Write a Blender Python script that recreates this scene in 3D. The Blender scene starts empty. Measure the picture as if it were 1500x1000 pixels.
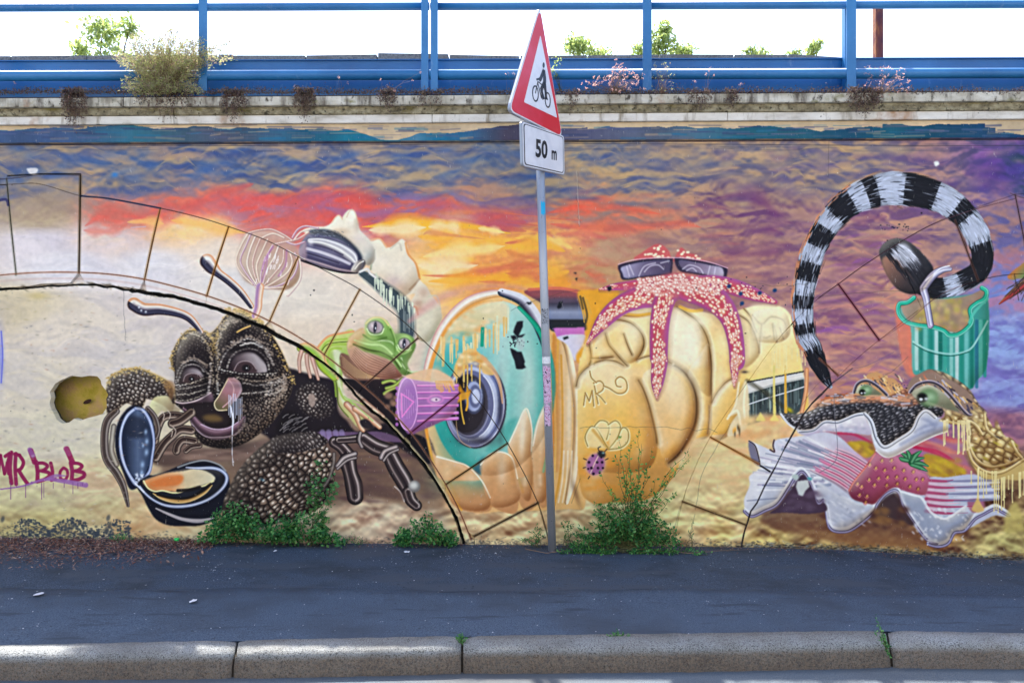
import bpy, bmesh, math, random, time
import numpy as np
from mathutils import Vector, Matrix
from mathutils.geometry import tessellate_polygon
rad = math.radians
scn = bpy.context.scene
# ---------------------------------------------------------------- camera, sky, sun, exposure
FPX = 1104.0                                   # focal length in photo pixels (1500 wide)
EYE = 1.55
cam = bpy.data.cameras.new('camera'); cam.lens = FPX/1500*36; cam.sensor_width = 36
cam.clip_start = .05; cam.clip_end = 2000
co = bpy.data.objects.new('camera', cam); scn.collection.objects.link(co)
co.location = (0, 0, EYE); co.rotation_euler = (rad(90), 0, 0); scn.camera = co
SUNV = Vector((.80, -2.115, -3.78)).normalized()   # direction the light travels: from behind the wall, a little from the left
ELEV = math.asin(-SUNV.z); AZ = math.atan2(-SUNV.x, -SUNV.y)      # azimuth of the sun from +Y, clockwise
world = bpy.data.worlds.new('World'); scn.world = world; world.use_nodes = True
wn = world.node_tree; bg = wn.nodes['Background']
sky = wn.nodes.new('ShaderNodeTexSky'); sky.sky_type = 'NISHITA'; sky.sun_disc = False
sky.sun_elevation = ELEV; sky.sun_rotation = AZ; sky.air_density = 1.0; sky.dust_density = 2.0; sky.ozone_density = 1.5
wn.links.new(sky.outputs[0], bg.inputs[0]); bg.inputs[1].default_value = .15
sl = bpy.data.lights.new('sun', 'SUN'); sl.energy = 4.0; sl.angle = rad(.5); sl.color = (1, .95, .87)
so = bpy.data.objects.new('sun', sl); scn.collection.objects.link(so)
so.rotation_euler = SUNV.to_track_quat('-Z', 'Y').to_euler(); so.location = (0, 20, 20)
scn.view_settings.view_transform = 'Standard'; scn.view_settings.look = 'None'
scn.view_settings.exposure = 1.85; scn.view_settings.gamma = 1.0; scn.view_settings.use_curve_mapping = False
try:
    scn.cycles.max_bounces = 8; scn.cycles.diffuse_bounces = 4; scn.cycles.use_denoising = True
except Exception: pass
# ---------------------------------------------------------------- mural painter (numpy spray-can)
import numpy as np, math
PX0, PY0, PX1, PY1, PS = -250.0, 172.0, 1750.0, 840.0, 1.45      # wall region in wall units, texels per unit
PW, PH = int((PX1-PX0)*PS), int((PY1-PY0)*PS)
CAN = np.zeros((PH, PW, 3), np.float32)
rg = np.random.RandomState(7)
def zc(x0, y0, s):
    return lambda *p: [(x0+a/s, y0+b/s) for a, b in p]
def spl(pts, n=10, closed=False):
    p = np.array(pts, float); m = len(p)
    if m < 3: return p
    out = []; K = m if closed else m-1
    t = np.linspace(0, 1, n, endpoint=False)[:, None]
    for i in range(K):
        if closed: a, b, c, d = p[i-1], p[i], p[(i+1) % m], p[(i+2) % m]
        else: a, b, c, d = p[max(i-1, 0)], p[i], p[i+1], p[min(i+2, m-1)]
        out.append(.5*(2*b+(c-a)*t+(2*a-5*b+4*c-d)*t*t+(3*b-a-3*c+d)*t**3))
    if not closed: out.append(p[-1:])
    return np.concatenate(out)
def bbox(x0, y0, x1, y1):
    a = max(0, int((x0-PX0)*PS)); b = min(PW, int((x1-PX0)*PS)+2)
    c = max(0, int((y0-PY0)*PS)); d = min(PH, int((y1-PY0)*PS)+2)
    if b <= a or d <= c: return None
    X = (np.arange(a, b)+.5)/PS+PX0; Y = (np.arange(c, d)+.5)/PS+PY0
    return a, b, c, d, X[None, :].astype(np.float32), Y[:, None].astype(np.float32)
def comp(a, b, c, d, m, col):
    s = CAN[c:d, a:b]
    s += m[..., None]*(np.asarray(col, np.float32)-s)
def boxb(m, r):
    r = int(r)
    if r < 1: return m
    for ax in (0, 1):
        pad = [(0, 0), (0, 0)]; pad[ax] = (r+1, r)
        c = np.cumsum(np.pad(m, pad, mode='edge'), axis=ax)
        n = m.shape[ax]
        m = (np.take(c, np.arange(2*r+1, 2*r+1+n), ax)-np.take(c, np.arange(0, n), ax))/(2*r+1)
    return m
def blur(m, r):
    r = max(1, r*PS*.6)
    return boxb(boxb(m, round(r)), round(r))
def pmask(pts, soft=.7, smooth=True, pad=None):
    P = spl(pts, 8, True) if smooth else np.array(pts, float)
    pad = soft*3+3
    bb = bbox(P[:, 0].min()-pad, P[:, 1].min()-pad, P[:, 0].max()+pad, P[:, 1].max()+pad)
    if bb is None: return None
    a, b, c, d, X, Y = bb
    ins = np.zeros((d-c, b-a), bool)
    Q = np.roll(P, -1, 0)
    yy = Y[:, 0]
    for (x1, y1), (x2, y2) in zip(P, Q):
        if y1 == y2: continue
        lo, hi = (y1, y2) if y1 < y2 else (y2, y1)
        r0, r1 = np.searchsorted(yy, lo), np.searchsorted(yy, hi)
        if r1 <= r0: continue
        xi = x1+(yy[r0:r1]-y1)*(x2-x1)/(y2-y1)
        ins[r0:r1] ^= X < xi[:, None]
    m = ins.astype(np.float32)
    if soft > 0: m = blur(m, soft)
    return a, b, c, d, X, Y, m
def poly(pts, col, soft=.7, al=1., smooth=True):
    r = pmask(pts, soft, smooth)
    if r is None: return
    a, b, c, d, X, Y, m = r
    if callable(col): col = col(X, Y)
    comp(a, b, c, d, m*al, col)
def grad(p0, c0, p1, c1, *more):
    st = [(p0, c0), (p1, c1)]
    v = np.subtract(p1, p0); L = float(v@v)
    ts = [0, 1]; cs = [c0, c1]
    for t, c_ in more: ts.append(t); cs.append(c_)
    o = np.argsort(ts); ts = np.array(ts)[o]; cs = np.array(cs, float)[o]
    def f(X, Y):
        t = ((X-p0[0])*v[0]+(Y-p0[1])*v[1])/L
        return np.stack([np.interp(t, ts, cs[:, k]) for k in range(3)], -1)
    return f
def tube(pts, w, prof, soft=.15, al=1., n=8, smooth=True, closed=False):
    """stroke of half width w (scalar or one per point); prof = colour or stops [(u,col)] or f(u,t); u<0 left of the path"""
    p = np.array(pts, float)
    w = np.array([w]*len(p) if np.isscalar(w) else w, float)
    q = np.column_stack([p, w])
    if smooth and len(p) > 2:
        P = spl(q, n, closed)
        if closed: P = np.vstack([P, P[:1]])
    else: P = q
    Pw = np.maximum(P[:, 2], .25)
    pad = Pw.max()+2
    bb = bbox(P[:, 0].min()-pad, P[:, 1].min()-pad, P[:, 0].max()+pad, P[:, 1].max()+pad)
    if bb is None: return
    a, b, c, d, X, Y = bb
    D = np.full((d-c, b-a), 9., np.float32); U = np.zeros_like(D); T = np.zeros_like(D)
    seg = np.hypot(*(P[1:, :2]-P[:-1, :2]).T); cum = np.concatenate([[0], np.cumsum(seg)]); L = cum[-1]+1e-6
    for i in range(len(P)-1):
        x1, y1 = P[i, :2]; x2, y2 = P[i+1, :2]; w1, w2 = Pw[i], Pw[i+1]
        pd = max(w1, w2)*1.3+1.5
        i0 = max(0, int((min(x1, x2)-pd-PX0)*PS)-a); i1 = min(b-a, int((max(x1, x2)+pd-PX0)*PS)+2-a)
        j0 = max(0, int((min(y1, y2)-pd-PY0)*PS)-c); j1 = min(d-c, int((max(y1, y2)+pd-PY0)*PS)+2-c)
        if i1 <= i0 or j1 <= j0: continue
        xx = X[:, i0:i1]-x1; yy = Y[j0:j1]-y1
        vx, vy = x2-x1, y2-y1; l2 = vx*vx+vy*vy+1e-9
        t = np.clip((xx*vx+yy*vy)/l2, 0, 1)
        dx = xx-t*vx; dy = yy-t*vy
        ww = w1+(w2-w1)*t
        dd = np.sqrt(dx*dx+dy*dy)
        dn = dd/ww
        sub = D[j0:j1, i0:i1]; k = dn < sub
        sub[k] = dn[k]
        sg = np.where(vx*yy-vy*xx > 0, 1., -1.)
        U[j0:j1, i0:i1][k] = (dn*sg)[k]
        T[j0:j1, i0:i1][k] = ((cum[i]+t*seg[i])/L)[k]
    wm = float(Pw.mean())
    s = max(soft, .55/(wm*PS))
    m = np.clip((1+s*.5-D)/s, 0, 1)
    if callable(prof): col = prof(U, T)
    elif isinstance(prof, list):
        us = [x_[0] for x_ in prof]; cs = np.array([x_[1] for x_ in prof], float)
        col = np.stack([np.interp(U, us, cs[:, k_]) for k_ in range(3)], -1)
    else: col = prof
    if wm*PS < .5: al = al*wm*PS*2
    comp(a, b, c, d, m*al, col)
def line(pts, w, col, al=1., soft=.5, smooth=True): tube(pts, w, col, soft, al, 6, smooth)
def dab(x, y, rx, ry, ang, col, al=1., hard=1.):
    r = max(rx, ry)*(2.2 if hard < 1.5 else 1.4)
    bb = bbox(x-r, y-r, x+r, y+r)
    if bb is None: return
    a, b, c, d, X, Y = bb
    ca, sa = math.cos(ang), math.sin(ang)
    u = ((X-x)*ca+(Y-y)*sa)/rx; v = (-(X-x)*sa+(Y-y)*ca)/ry
    q = u*u+v*v
    comp(a, b, c, d, np.exp(-q**hard)*al, col)
def noise(fx, fy, seed, H=None, W=None, X=None, Y=None):
    """value noise on the whole canvas; fx,fy = cell size in units"""
    r = np.random.RandomState(seed)
    if X is None:
        X = (np.arange(PW)/PS)[None, :]; Y = (np.arange(PH)/PS)[:, None]
    g = r.rand(64, 64).astype(np.float32)
    x = X/fx; y = Y/fy
    xi = np.floor(x).astype(int); yi = np.floor(y).astype(int)
    u = x-xi; v = y-yi; u = u*u*(3-2*u); v = v*v*(3-2*v)
    x0 = xi % 64; x1 = (xi+1) % 64; y0 = yi % 64; y1 = (yi+1) % 64
    return ((g[y0, x0]*(1-u)+g[y0, x1]*u)*(1-v)+(g[y1, x0]*(1-u)+g[y1, x1]*u)*v).astype(np.float32)
def fbm(fx, fy, seed, octv=4, X=None, Y=None, rough=.5):
    s = 0; a = 1.; t = 0
    for k in range(octv):
        s = s+a*noise(fx/2**k, fy/2**k, seed+k, X=X, Y=Y); t += a; a *= rough
    return s/t
def inpoly(P, x, y):
    P = np.asarray(P); Q = np.roll(P, -1, 0); r = False
    for (x1, y1), (x2, y2) in zip(P, Q):
        if (y1 > y) != (y2 > y) and x < x1+(y-y1)*(x2-x1)/(y2-y1): r = not r
    return r
def scales(pts, sz, base, hi, dark, ang=0., asp=1.3, jit=.35, al=.9, hisz=.33, prob=1., szf=None):
    """pebbled skin: rounded cells, each dark rimmed with a light spot"""
    r = pmask(pts, 1.2)
    if r is None: return
    a, b, c, d, X, Y, m = r
    comp(a, b, c, d, m, dark)
    P = spl(pts, 5, True)
    x0, y0 = P.min(0); x1, y1 = P.max(0)
    y = y0; row = 0
    while y < y1:
        k = sz if szf is None else szf(0, y)
        x = x0+(row % 2)*k*asp*.5
        while x < x1:
            px, py = x+rg.uniform(-jit, jit)*k, y+rg.uniform(-jit, jit)*k
            if rg.rand() < prob and inpoly(P, px, py):
                q = rg.uniform(.75, 1.25); A = ang(px, py) if callable(ang) else ang
                A += rg.uniform(-.3, .3)
                bs = np.array(base)*rg.uniform(.7, 1.25)
                dab(px, py, k*.5*asp*q, k*.42*q, A, bs, .75*al, 2.)
                h = rg.uniform(.35, 1)
                dab(px-k*.1, py-k*.12, k*hisz*asp*q, k*hisz*.75*q, A, hi, al*h, 1.)
            x += k*asp
        y += k*.85; row += 1
def drips(x0, x1, yf, n, l0, l1, w, col, al=.9):
    for i in range(n):
        x = rg.uniform(x0, x1); y = yf(x) if callable(yf) else yf
        l = rg.uniform(l0, l1)
        line([(x, y), (x+rg.uniform(-.5, .5), y+l*.5), (x, y+l)], [w*1.3, w*.7, w*.9], col, al)
        dab(x, y+l, w*1.3, w*1.8, 0, col, al, 2)
def hairs(path, hw, colf, n=600, ln=16, w=.8, al=.8):
    """fur along a path: colf(t, rnd) -> colour"""
    q = spl(np.column_stack([np.array(path, float), np.array(hw, float)]), 12)
    seg = np.hypot(*(q[1:, :2]-q[:-1, :2]).T); cum = np.concatenate([[0], np.cumsum(seg)]); L = cum[-1]
    f = lambda s: np.array([np.interp(s, cum, q[:, k]) for k in range(3)])
    for i in range(n):
        t = rg.rand(); u = rg.uniform(-1, 1); l = ln*rg.uniform(.5, 1.2)
        s0 = t*L; pp = []
        for k in (0, .5, 1):
            s = min(L, max(0, s0+(k-.5)*l)); a = f(s); b = f(min(L, s+1)); c = f(max(0, s-1))
            v = b[:2]-c[:2]; v /= (np.hypot(*v)+1e-6)
            o = a[2]*(u*(1+.10*k))
            pp.append((a[0]-v[1]*o, a[1]+v[0]*o))
        line(pp, [w*.4, w, w*.3], colf(t, rg.rand(), u), al*rg.uniform(.5, 1))
PJ = np.random.RandomState(3).rand(4, 64, 64).astype(np.float32)
def pebble(pts, sz, dark, mid, hi, ang=0., asp=1.3, base=.5, lights=(), al=1., soft=1., hs=.045, warp=0.):
    """cobbled skin: jittered cells, dark between, each with its own soft light; lights = (x, y, r, amount)"""
    r = pmask(pts, soft)
    if r is None: return
    a, b, c, d, X, Y, m = r
    X = X+np.zeros_like(Y); Y = Y+np.zeros_like(X)
    if warp: X = X+np.sin(Y/17.+1)*warp; Y = Y+np.sin(X/23.)*warp
    ca, sa = math.cos(ang), math.sin(ang)
    u = (X*ca+Y*sa)/(sz*asp); v = (-X*sa+Y*ca)/sz
    iu = np.floor(u).astype(int); iv = np.floor(v).astype(int)
    F1 = np.full(u.shape, 9., np.float32); F2 = F1.copy(); DX = F1*0; DY = F1*0; Q = F1*0
    for di in (-1, 0, 1):
        for dj in (-1, 0, 1):
            p, q = (iu+di) % 64, (iv+dj) % 64
            cx = iu+di+.15+.7*PJ[0][p, q]; cy = iv+dj+.15+.7*PJ[1][p, q]
            dx, dy = u-cx, v-cy; dd = np.sqrt(dx*dx+dy*dy)
            nn = dd < F1
            F2 = np.where(nn, F1, np.minimum(F2, dd)); DX = np.where(nn, dx, DX); DY = np.where(nn, dy, DY); Q = np.where(nn, PJ[2][p, q], Q); F1 = np.where(nn, dd, F1)
    e = np.clip((F2-F1)/.5, 0, 1)**.8
    f = base+0*X
    for x, y, rr, am in lights: f = f+am*np.exp(-((X-x)**2+(Y-y)**2)/(rr*rr))
    f = np.clip(f, 0, 1.6)*(.65+.7*Q)
    h = np.exp(-((DX+.08)**2+(DY+.12)**2)/hs)*np.clip(f*1.1, 0, 1)
    col = np.array(dark)+(e*np.clip(f, 0, 1.2))[..., None]*(np.array(mid)-np.array(dark, float))
    col = col+(h*e)[..., None]*(np.array(hi)-col)
    comp(a, b, c, d, m*al, col)

def billow(X, Y, sx, sy, seed):
    """smooth rounded lumps: soft minimum distance to jittered cell centres"""
    u = X/sx; v = Y/sy; iu = np.floor(u).astype(int); iv = np.floor(v).astype(int); acc = 0
    for di in (-1, 0, 1):
        for dj in (-1, 0, 1):
            p, q = (iu+di+seed*7) % 64, (iv+dj+seed*13) % 64
            dx = u-(iu+di+PJ[0][p, q]); dy = v-(iv+dj+PJ[1][p, q])
            acc = acc+np.exp(-(dx*dx+dy*dy)*9.)
    return np.sqrt(np.clip(np.log1p(acc*4)/1.6, 0, 2))

def emb(pts, r, amt, lx=-.5, ly=-.85, dk=1., tint=(1, .96, .88), smooth=True):
    """airbrushed roundness of a painted form: lighter on the side towards the painted sun, deeper on the other"""
    q = pmask(pts, .6, smooth)
    if q is None: return
    a, b, c, d, X, Y, m = q
    h = blur(np.pad(m, 0), r); gy, gx = np.gradient(h)
    sh = -(gx*lx+gy*ly)
    mx = np.percentile(np.abs(sh), 99)+1e-6
    sh = np.clip(sh/mx, -1, 1)*m
    S = CAN[c:d, a:b]
    up = np.clip(sh, 0, 1)[..., None]; dn = np.clip(-sh, 0, 1)[..., None]
    S += up*amt*(np.array((252., 248., 236.))-S)*np.array(tint)
    S *= 1-dn*amt*.75*dk*np.array((.7, .95, 1.2))
# ---- background sky, anchors: x, y, light colour, dark colour
ANC = [
(20,220,(150,135,120),(60,85,150)),(150,235,(170,145,125),(75,95,150)),(300,230,(165,142,130),(62,88,155)),(500,225,(168,150,138),(55,80,160)),
(700,225,(160,150,140),(65,98,165)),(900,230,(188,162,125),(92,113,150)),(1080,230,(182,157,125),(82,110,152)),(1250,230,(182,150,112),(75,98,152)),
(1350,232,(165,120,130),(88,72,150)),(1430,230,(125,85,165),(66,58,150)),(1500,245,(70,70,150),(15,62,112)),(1600,300,(150,120,140),(90,80,150)),
(60,285,(172,150,126),(160,140,126)),(20,270,(150,135,120),(80,95,145)),(200,265,(165,145,128),(72,90,145)),(400,262,(185,162,130),(60,82,150)),(600,258,(185,160,128),(66,88,152)),
(800,275,(180,155,122),(88,100,142)),(950,268,(184,158,120),(92,104,140)),(1100,290,(170,135,118),(112,62,110)),(1400,275,(172,132,140),(98,80,150)),(1250,262,(182,150,112),(80,100,150)),
(60,318,(190,170,140),(175,152,132)),(170,315,(228,120,105),(190,132,118)),(250,302,(226,115,98),(182,122,125)),(380,300,(228,95,90),(190,112,128)),
(500,302,(224,95,92),(168,110,155)),(620,302,(212,105,98),(150,115,158)),(740,292,(175,140,128),(128,108,145)),(740,320,(200,100,98),(170,100,130)),(860,302,(228,112,88),(168,132,120)),(950,312,(222,120,95),(162,132,118)),
(1080,320,(175,128,118),(122,66,122)),(1180,330,(170,120,128),(116,72,124)),(420,335,(224,118,105),(195,120,135)),(560,320,(226,105,95),(190,110,125)),
(60,352,(230,222,228),(218,210,222)),(150,350,(238,215,200),(228,212,218)),(270,332,(255,215,150),(246,212,185)),(330,372,(244,228,212),(238,220,205)),
(650,330,(255,205,95),(250,222,165)),(700,362,(255,188,78),(242,172,112)),(780,352,(252,196,90),(214,118,100)),(830,350,(244,176,110),(208,120,108)),
(900,362,(192,152,122),(206,128,110)),(1000,362,(192,140,122),(156,112,122)),(1100,368,(186,122,112),(124,68,116)),(1300,325,(205,145,130),(128,84,132)),(1470,330,(165,125,125),(105,98,150)),
(100,385,(234,230,236),(216,212,224)),(220,390,(236,232,236),(218,214,224)),(330,410,(236,230,226),(222,216,218)),(450,432,(242,232,218),(228,218,208)),(530,430,(244,230,212),(226,214,204)),
(640,400,(255,206,120),(252,224,172)),(730,392,(255,190,88),(226,128,90)),(760,420,(255,185,72),(232,135,80)),(830,425,(250,176,76),(222,138,92)),(880,410,(196,158,112),(216,122,92)),(1100,410,(200,135,122),(152,98,124)),
(1230,432,(190,130,132),(150,95,132)),(1325,420,(220,155,128),(162,100,122)),(1480,400,(170,120,140),(118,125,190)),(1470,430,(170,130,170),(125,140,205)),
(1250,500,(210,132,128),(168,92,142)),(1290,560,(218,140,112),(162,108,172)),(1220,560,(220,140,112),(186,118,150)),(1470,500,(150,172,228),(118,120,195)),(1480,580,(146,160,220),(118,114,192)),(1470,618,(182,122,140),(128,88,120)),
(1490,700,(165,135,90),(110,80,60)),(1120,620,(242,216,160),(226,165,115)),(1150,560,(245,235,190),(225,190,120)),(1040,700,(230,222,165),(232,190,140)),(1000,750,(228,222,162),(226,188,135)),(1060,772,(222,208,135),(202,150,98)),
(1150,785,(220,195,120),(150,100,66)),(1250,770,(200,165,95),(98,56,56)),(1250,805,(215,195,120),(165,120,70)),(1380,790,(180,140,90),(88,50,50)),(1470,800,(196,188,120),(120,92,66)),(1600,780,(200,180,120),(150,110,80)),
(900,772,(236,222,170),(198,158,112)),(760,770,(236,224,172),(182,128,92)),(650,775,(232,220,178),(186,140,105)),(560,772,(228,218,190),(196,150,125)),(480,765,(225,215,185),(190,150,120)),
(560,700,(128,100,84),(86,64,60)),(520,680,(118,92,80),(80,62,62)),(610,730,(165,135,108),(118,92,78)),(590,680,(150,115,90),(98,76,70)),
(250,785,(214,204,165),(196,156,118)),(20,450,(222,208,178),(198,186,170)),(100,480,(230,218,202),(208,200,202)),(180,520,(228,218,206),(206,200,206)),(30,560,(226,216,196),(205,198,200)),
(100,640,(226,220,196),(208,200,196)),(60,720,(214,210,165),(208,192,168)),(150,700,(220,212,170),(222,184,155)),(60,770,(208,200,140),(176,156,116)),(180,770,(218,205,150),(200,150,110)),(150,770,(205,195,150),(190,160,130)),
(250,470,(226,216,206),(210,200,205)),(450,500,(235,220,200),(224,205,190)),(560,520,(235,215,195),(225,200,185)),(-180,300,(170,150,130),(90,100,150)),(-180,500,(222,210,190),(200,190,190)),(-180,760,(205,195,150),(180,150,120)),(1700,500,(150,160,210),(120,110,180)),(1700,760,(190,170,110),(120,80,60)),
(1200,230,(180,152,118),(78,102,152)),(1150,260,(178,148,118),(92,96,136))]
lw, lh = PW//10+2, PH//10+2
lx = (np.arange(lw)*10/PS+PX0)[None, :]; ly = (np.arange(lh)*10/PS+PY0)[:, None]
num = np.zeros((lh, lw, 6)); den = np.zeros((lh, lw, 1))
for x_, y_, A_, B_ in ANC:
    w_ = 1/(((lx-x_)/1.)**2+((ly-y_)*2.3)**2+350)**2.2
    num += w_[..., None]*np.array(A_+B_); den += w_[..., None]
low = (num/den).astype(np.float32)
xx = np.arange(PW)/10; yy = np.arange(PH)/10
xi = xx.astype(int); yi = yy.astype(int); u_ = (xx-xi)[None, :, None].astype(np.float32); v_ = (yy-yi)[:, None, None].astype(np.float32)
lowc = low[:, xi]*(1-u_)+low[:, xi+1]*u_
AB = lowc[yi]*(1-v_)+lowc[yi+1]*v_
GX = (np.arange(PW)/PS+PX0)[None, :].astype(np.float32); GY = (np.arange(PH)/PS+PY0)[:, None].astype(np.float32)
wx = (fbm(80, 40, 11, 2)-.5)*46; wy = (fbm(60, 30, 21, 2)-.5)*34
q1 = fbm(58, 27, 31, 4, X=GX+wx+500, Y=GY+wy+300, rough=.45)
q1b = fbm(58, 27, 31, 4, X=GX+wx+500, Y=GY+wy+305, rough=.45)
k = np.clip((q1-.5)*3.2+.56+(q1-q1b)*7, 0, 1)
X2 = (GX+wx*.6)[::2, ::2]; Y2 = (GY+wy*.5)[::2, ::2]
hb = .6*billow(X2, Y2, 38, 24, 1)+.35*billow(X2+99, Y2+31, 19, 12, 2)+.2*billow(X2+9, Y2+77, 9, 5, 3)
em = np.zeros_like(hb); em[2:-2] = (hb[4:]-hb[:-4])*3.4
em = np.repeat(np.repeat(boxb(em, 1), 2, 0), 2, 1)[:PH, :PW]
if em.shape != k.shape: em = np.pad(em, ((0, k.shape[0]-em.shape[0]), (0, k.shape[1]-em.shape[1])), mode='edge')
sm_ = 1-.75*np.clip((GY-322)/16, 0, 1)*np.clip((690-GY)/30, 0, 1)*np.clip((640-GX)/40, 0, 1)
em = em*sm_; k = np.clip(.62*k+.19+em*.55, 0, 1); EMB = em
low_ = np.clip((GY-335)/30, 0, 1)*np.clip((1180-GX)/80, 0, 1)
k = k*(1-.38*low_)+.36*low_
lum_ = AB[..., 3:].mean(-1, keepdims=True); bl_ = np.clip((292-GY)/20, 0, 1)[..., None]
AB[..., 3:] += bl_*(.46*(lum_-AB[..., 3:])+4); AB[..., :3] += bl_*np.array((6, 4, 0))
rt_ = np.clip((GX-860)/120, 0, 1)[..., None]*np.clip((600-GY)/40, 0, 1)[..., None]*np.clip((1440-GX)/30, 0, 1)[..., None]
AB[..., :3] += rt_*.45*(np.array((186, 152, 128))-AB[..., :3]); AB[..., 3:] += rt_*.45*(np.array((116, 92, 112))-AB[..., 3:])
CAN[:] = AB[..., :3]*k[..., None]+AB[..., 3:]*(1-k[..., None])
fin = (fbm(26, 7, 41, 3, X=GX+wx*1.2+400, Y=GY+wy*1.3+200)-.5)*18
CAN += fin[..., None]
del wx, wy, q1, q1b, X2, Y2, hb
# ---- long sky strokes put in by hand
def streak(pts, w, col, al=.55, soft=1.4):
    w = list(w) if not np.isscalar(w) else [w]*len(pts)
    P_ = spl(np.column_stack([np.array(pts, float), w]), 6); t_ = np.linspace(0, 1, len(P_))
    env = np.clip(np.minimum(t_, 1-t_)*4, .05, 1)**.7
    wob = 1+.35*np.sin(t_*rg.uniform(9, 16)+rg.rand()*6)
    tube(P_[:, :2], P_[:, 2]*env*wob*1.15, col, soft, al, smooth=False)
R6 = zc(370, 240, 3.75); R7 = zc(740, 240, 3.75); R5 = zc(0, 240, 3.75); R8 = zc(1100, 240, 3.75); S4 = zc(1100, 0, 3.75)
F = zc(500, 300, 5); E = zc(280, 300, 5); A = zc(180, 420, 5); B = zc(140, 580, 5); C = zc(380, 440, 5); D = zc(400, 580, 5)
G = zc(600, 400, 5); H = zc(600, 580, 5); I = zc(840, 340, 5); J = zc(840, 500, 4.16667); K = zc(1080, 520, 5); L = zc(1230, 520, 5.5556)
M = zc(1080, 620, 5); N = zc(1260, 640, 5.554); R1 = zc(0, 480, 3.75); R4 = zc(1100, 480, 3.75); T2 = zc(370, 0, 3.75)
# puffs
for k_ in range(260):
    x = rg.uniform(-245, 1740); y = rg.uniform(208, 300); r_ = rg.uniform(9, 22)
    if 285 < y and x < 800: continue
    sh_ = (70,84,136) if x < 1050 else ((104,84,130) if x < 1330 else (86,62,140))
    lt_ = (196,170,134) if x < 1330 else (172,130,150)
    dab(x+2, y+r_*.33, r_, r_*.34, rg.uniform(-.25,.12), sh_, rg.uniform(.2,.5)); dab(x, y-r_*.12, r_*.85, r_*.3, rg.uniform(-.25,.12), lt_, rg.uniform(.25,.6))
# blue/yellow cloud crests
for k_ in range(60):
    x = rg.uniform(-240, 1330); y = rg.uniform(212, 284)
    w_ = rg.uniform(22, 60); a_ = rg.uniform(.3, .75); h_ = rg.uniform(3, 8)
    cr = [(x-w_, y+rg.uniform(-3, 5)), (x-w_*.4, y-h_), (x+w_*.1, y-h_*.3), (x+w_*.5, y-h_*1.1), (x+w_, y+rg.uniform(-2, 5))]
    streak([(a, b+h_*1.1) for a, b in cr], [1, 5, 6, 5, 1], (58, 78, 145) if x < 1000 else (95, 88, 140), a_*.6, 1.5)
    streak(cr, [.6, 2.6, 3, 2.6, .6], (200, 170, 125), a_*.75, 1.2)
for k_ in range(60):
    x = rg.uniform(-200, 800); y = rg.uniform(215, 270)
    dab(x, y, rg.uniform(10, 26), rg.uniform(4, 8), rg.uniform(-.3, .2), (56, 100, 170), .35)
# reds
for p_, w_, c_ in [(R5((470,340),(600,270),(760,290),(900,300),(1000,320)), 9, (232,98,88)), (R5((990,250),(1200,170),(1390,110)), [5,8,4], (235,92,85)), (R5((1010,270),(1250,230),(1500,170)), 8, (228,100,100)),
    (R5((460,365),(600,370),(700,330)), 5, (226,110,95)), (R5((860,220),(1000,235),(1150,200)), 5, (214,100,95)),
    (R6((0,190),(250,200),(500,170),(700,215)), 9, (228,88,84)), (R6((350,300),(520,240),(650,200)), 8, (235,92,78)), (R6((900,220),(1100,235),(1300,290),(1500,320)), 9, (214,92,96)),
    (R6((100,330),(300,300),(450,290)), 10, (222,95,92)), (R6((620,250),(800,290),(1000,300),(1300,340),(1500,370)), 7, (200,90,100)),
    (R6((400,240),(640,280),(820,230)), 4, (150,110,165)), (R6((100,230),(300,250)), 5, (180,110,150)), (R6((700,300),(900,310)), 3, (225,120,90)),
    (R7((230,270),(400,240),(600,240),(850,275)), [4,6,6,2], (240,92,72)), (R7((250,330),(450,350),(700,350),(950,325),(1080,350)), [4,7,7,5,2], (236,100,80)), (R7((280,390),(420,380),(560,410)), 4, (222,110,100)),
    (R7((440,590),(500,620),(560,650)), [2,5,2], (232,100,78)), (R7((250,300),(420,310)), 5, (225,100,85)), (R7((0,270),(180,290)), 7, (226,108,86)), (R7((0,320),(190,340)), 8, (205,95,95))]:
    streak(p_, w_, c_, .55, 1.3)
# purples on the right
for p_, w_ in [(R7((1160,190),(1300,165),(1420,210),(1500,290)), [2,6,8,5]), (R7((1100,355),(1250,340),(1400,350),(1500,370)), [2,5,4,3]), (R7((1180,480),(1300,500),(1500,480)), [2,6,4]), (R7((1000,240),(1120,230),(1240,260)), [1,4,1]),
    (R8((0,190),(60,210),(140,280),(230,330)), [5,7,8,3]), (R8((0,370),(80,350),(180,390)), 5), (R8((0,450),(120,460),(230,440)), [3,7,2]), (R8((520,300),(640,300),(750,290)), [2,7,3]), (R8((560,420),(660,440),(760,430)), [2,6,2]),
    (R8((400,640),(520,560),(620,530),(760,560)), [4,9,9,3]), (R8((360,720),(500,760),(640,720),(760,640)), [4,9,8,2]), (R8((380,820),(600,830),(780,800)), [3,8,3]), (R8((1280,120),(1380,80),(1460,60)), [9,14,10]), (R8((1180,60),(1260,30),(1400,20)), [6,12,14])]:
    streak(p_, w_, (112, 58, 112) if p_[0][1] > 295 or p_[0][0] < 1200 else (84, 54, 136), .42, 1.4)
for k_ in range(60):
    x, y = rg.uniform(1190, 1330), rg.uniform(330, 580)
    w_ = rg.uniform(12, 38)
    streak([(x-w_, y+3), (x, y-4), (x+w_, y+3)], [.5, 2.6, .5], (226, 155, 128) if rg.rand() < .6 else (150, 92, 160), rg.uniform(.3, .7), 1.2)
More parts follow.
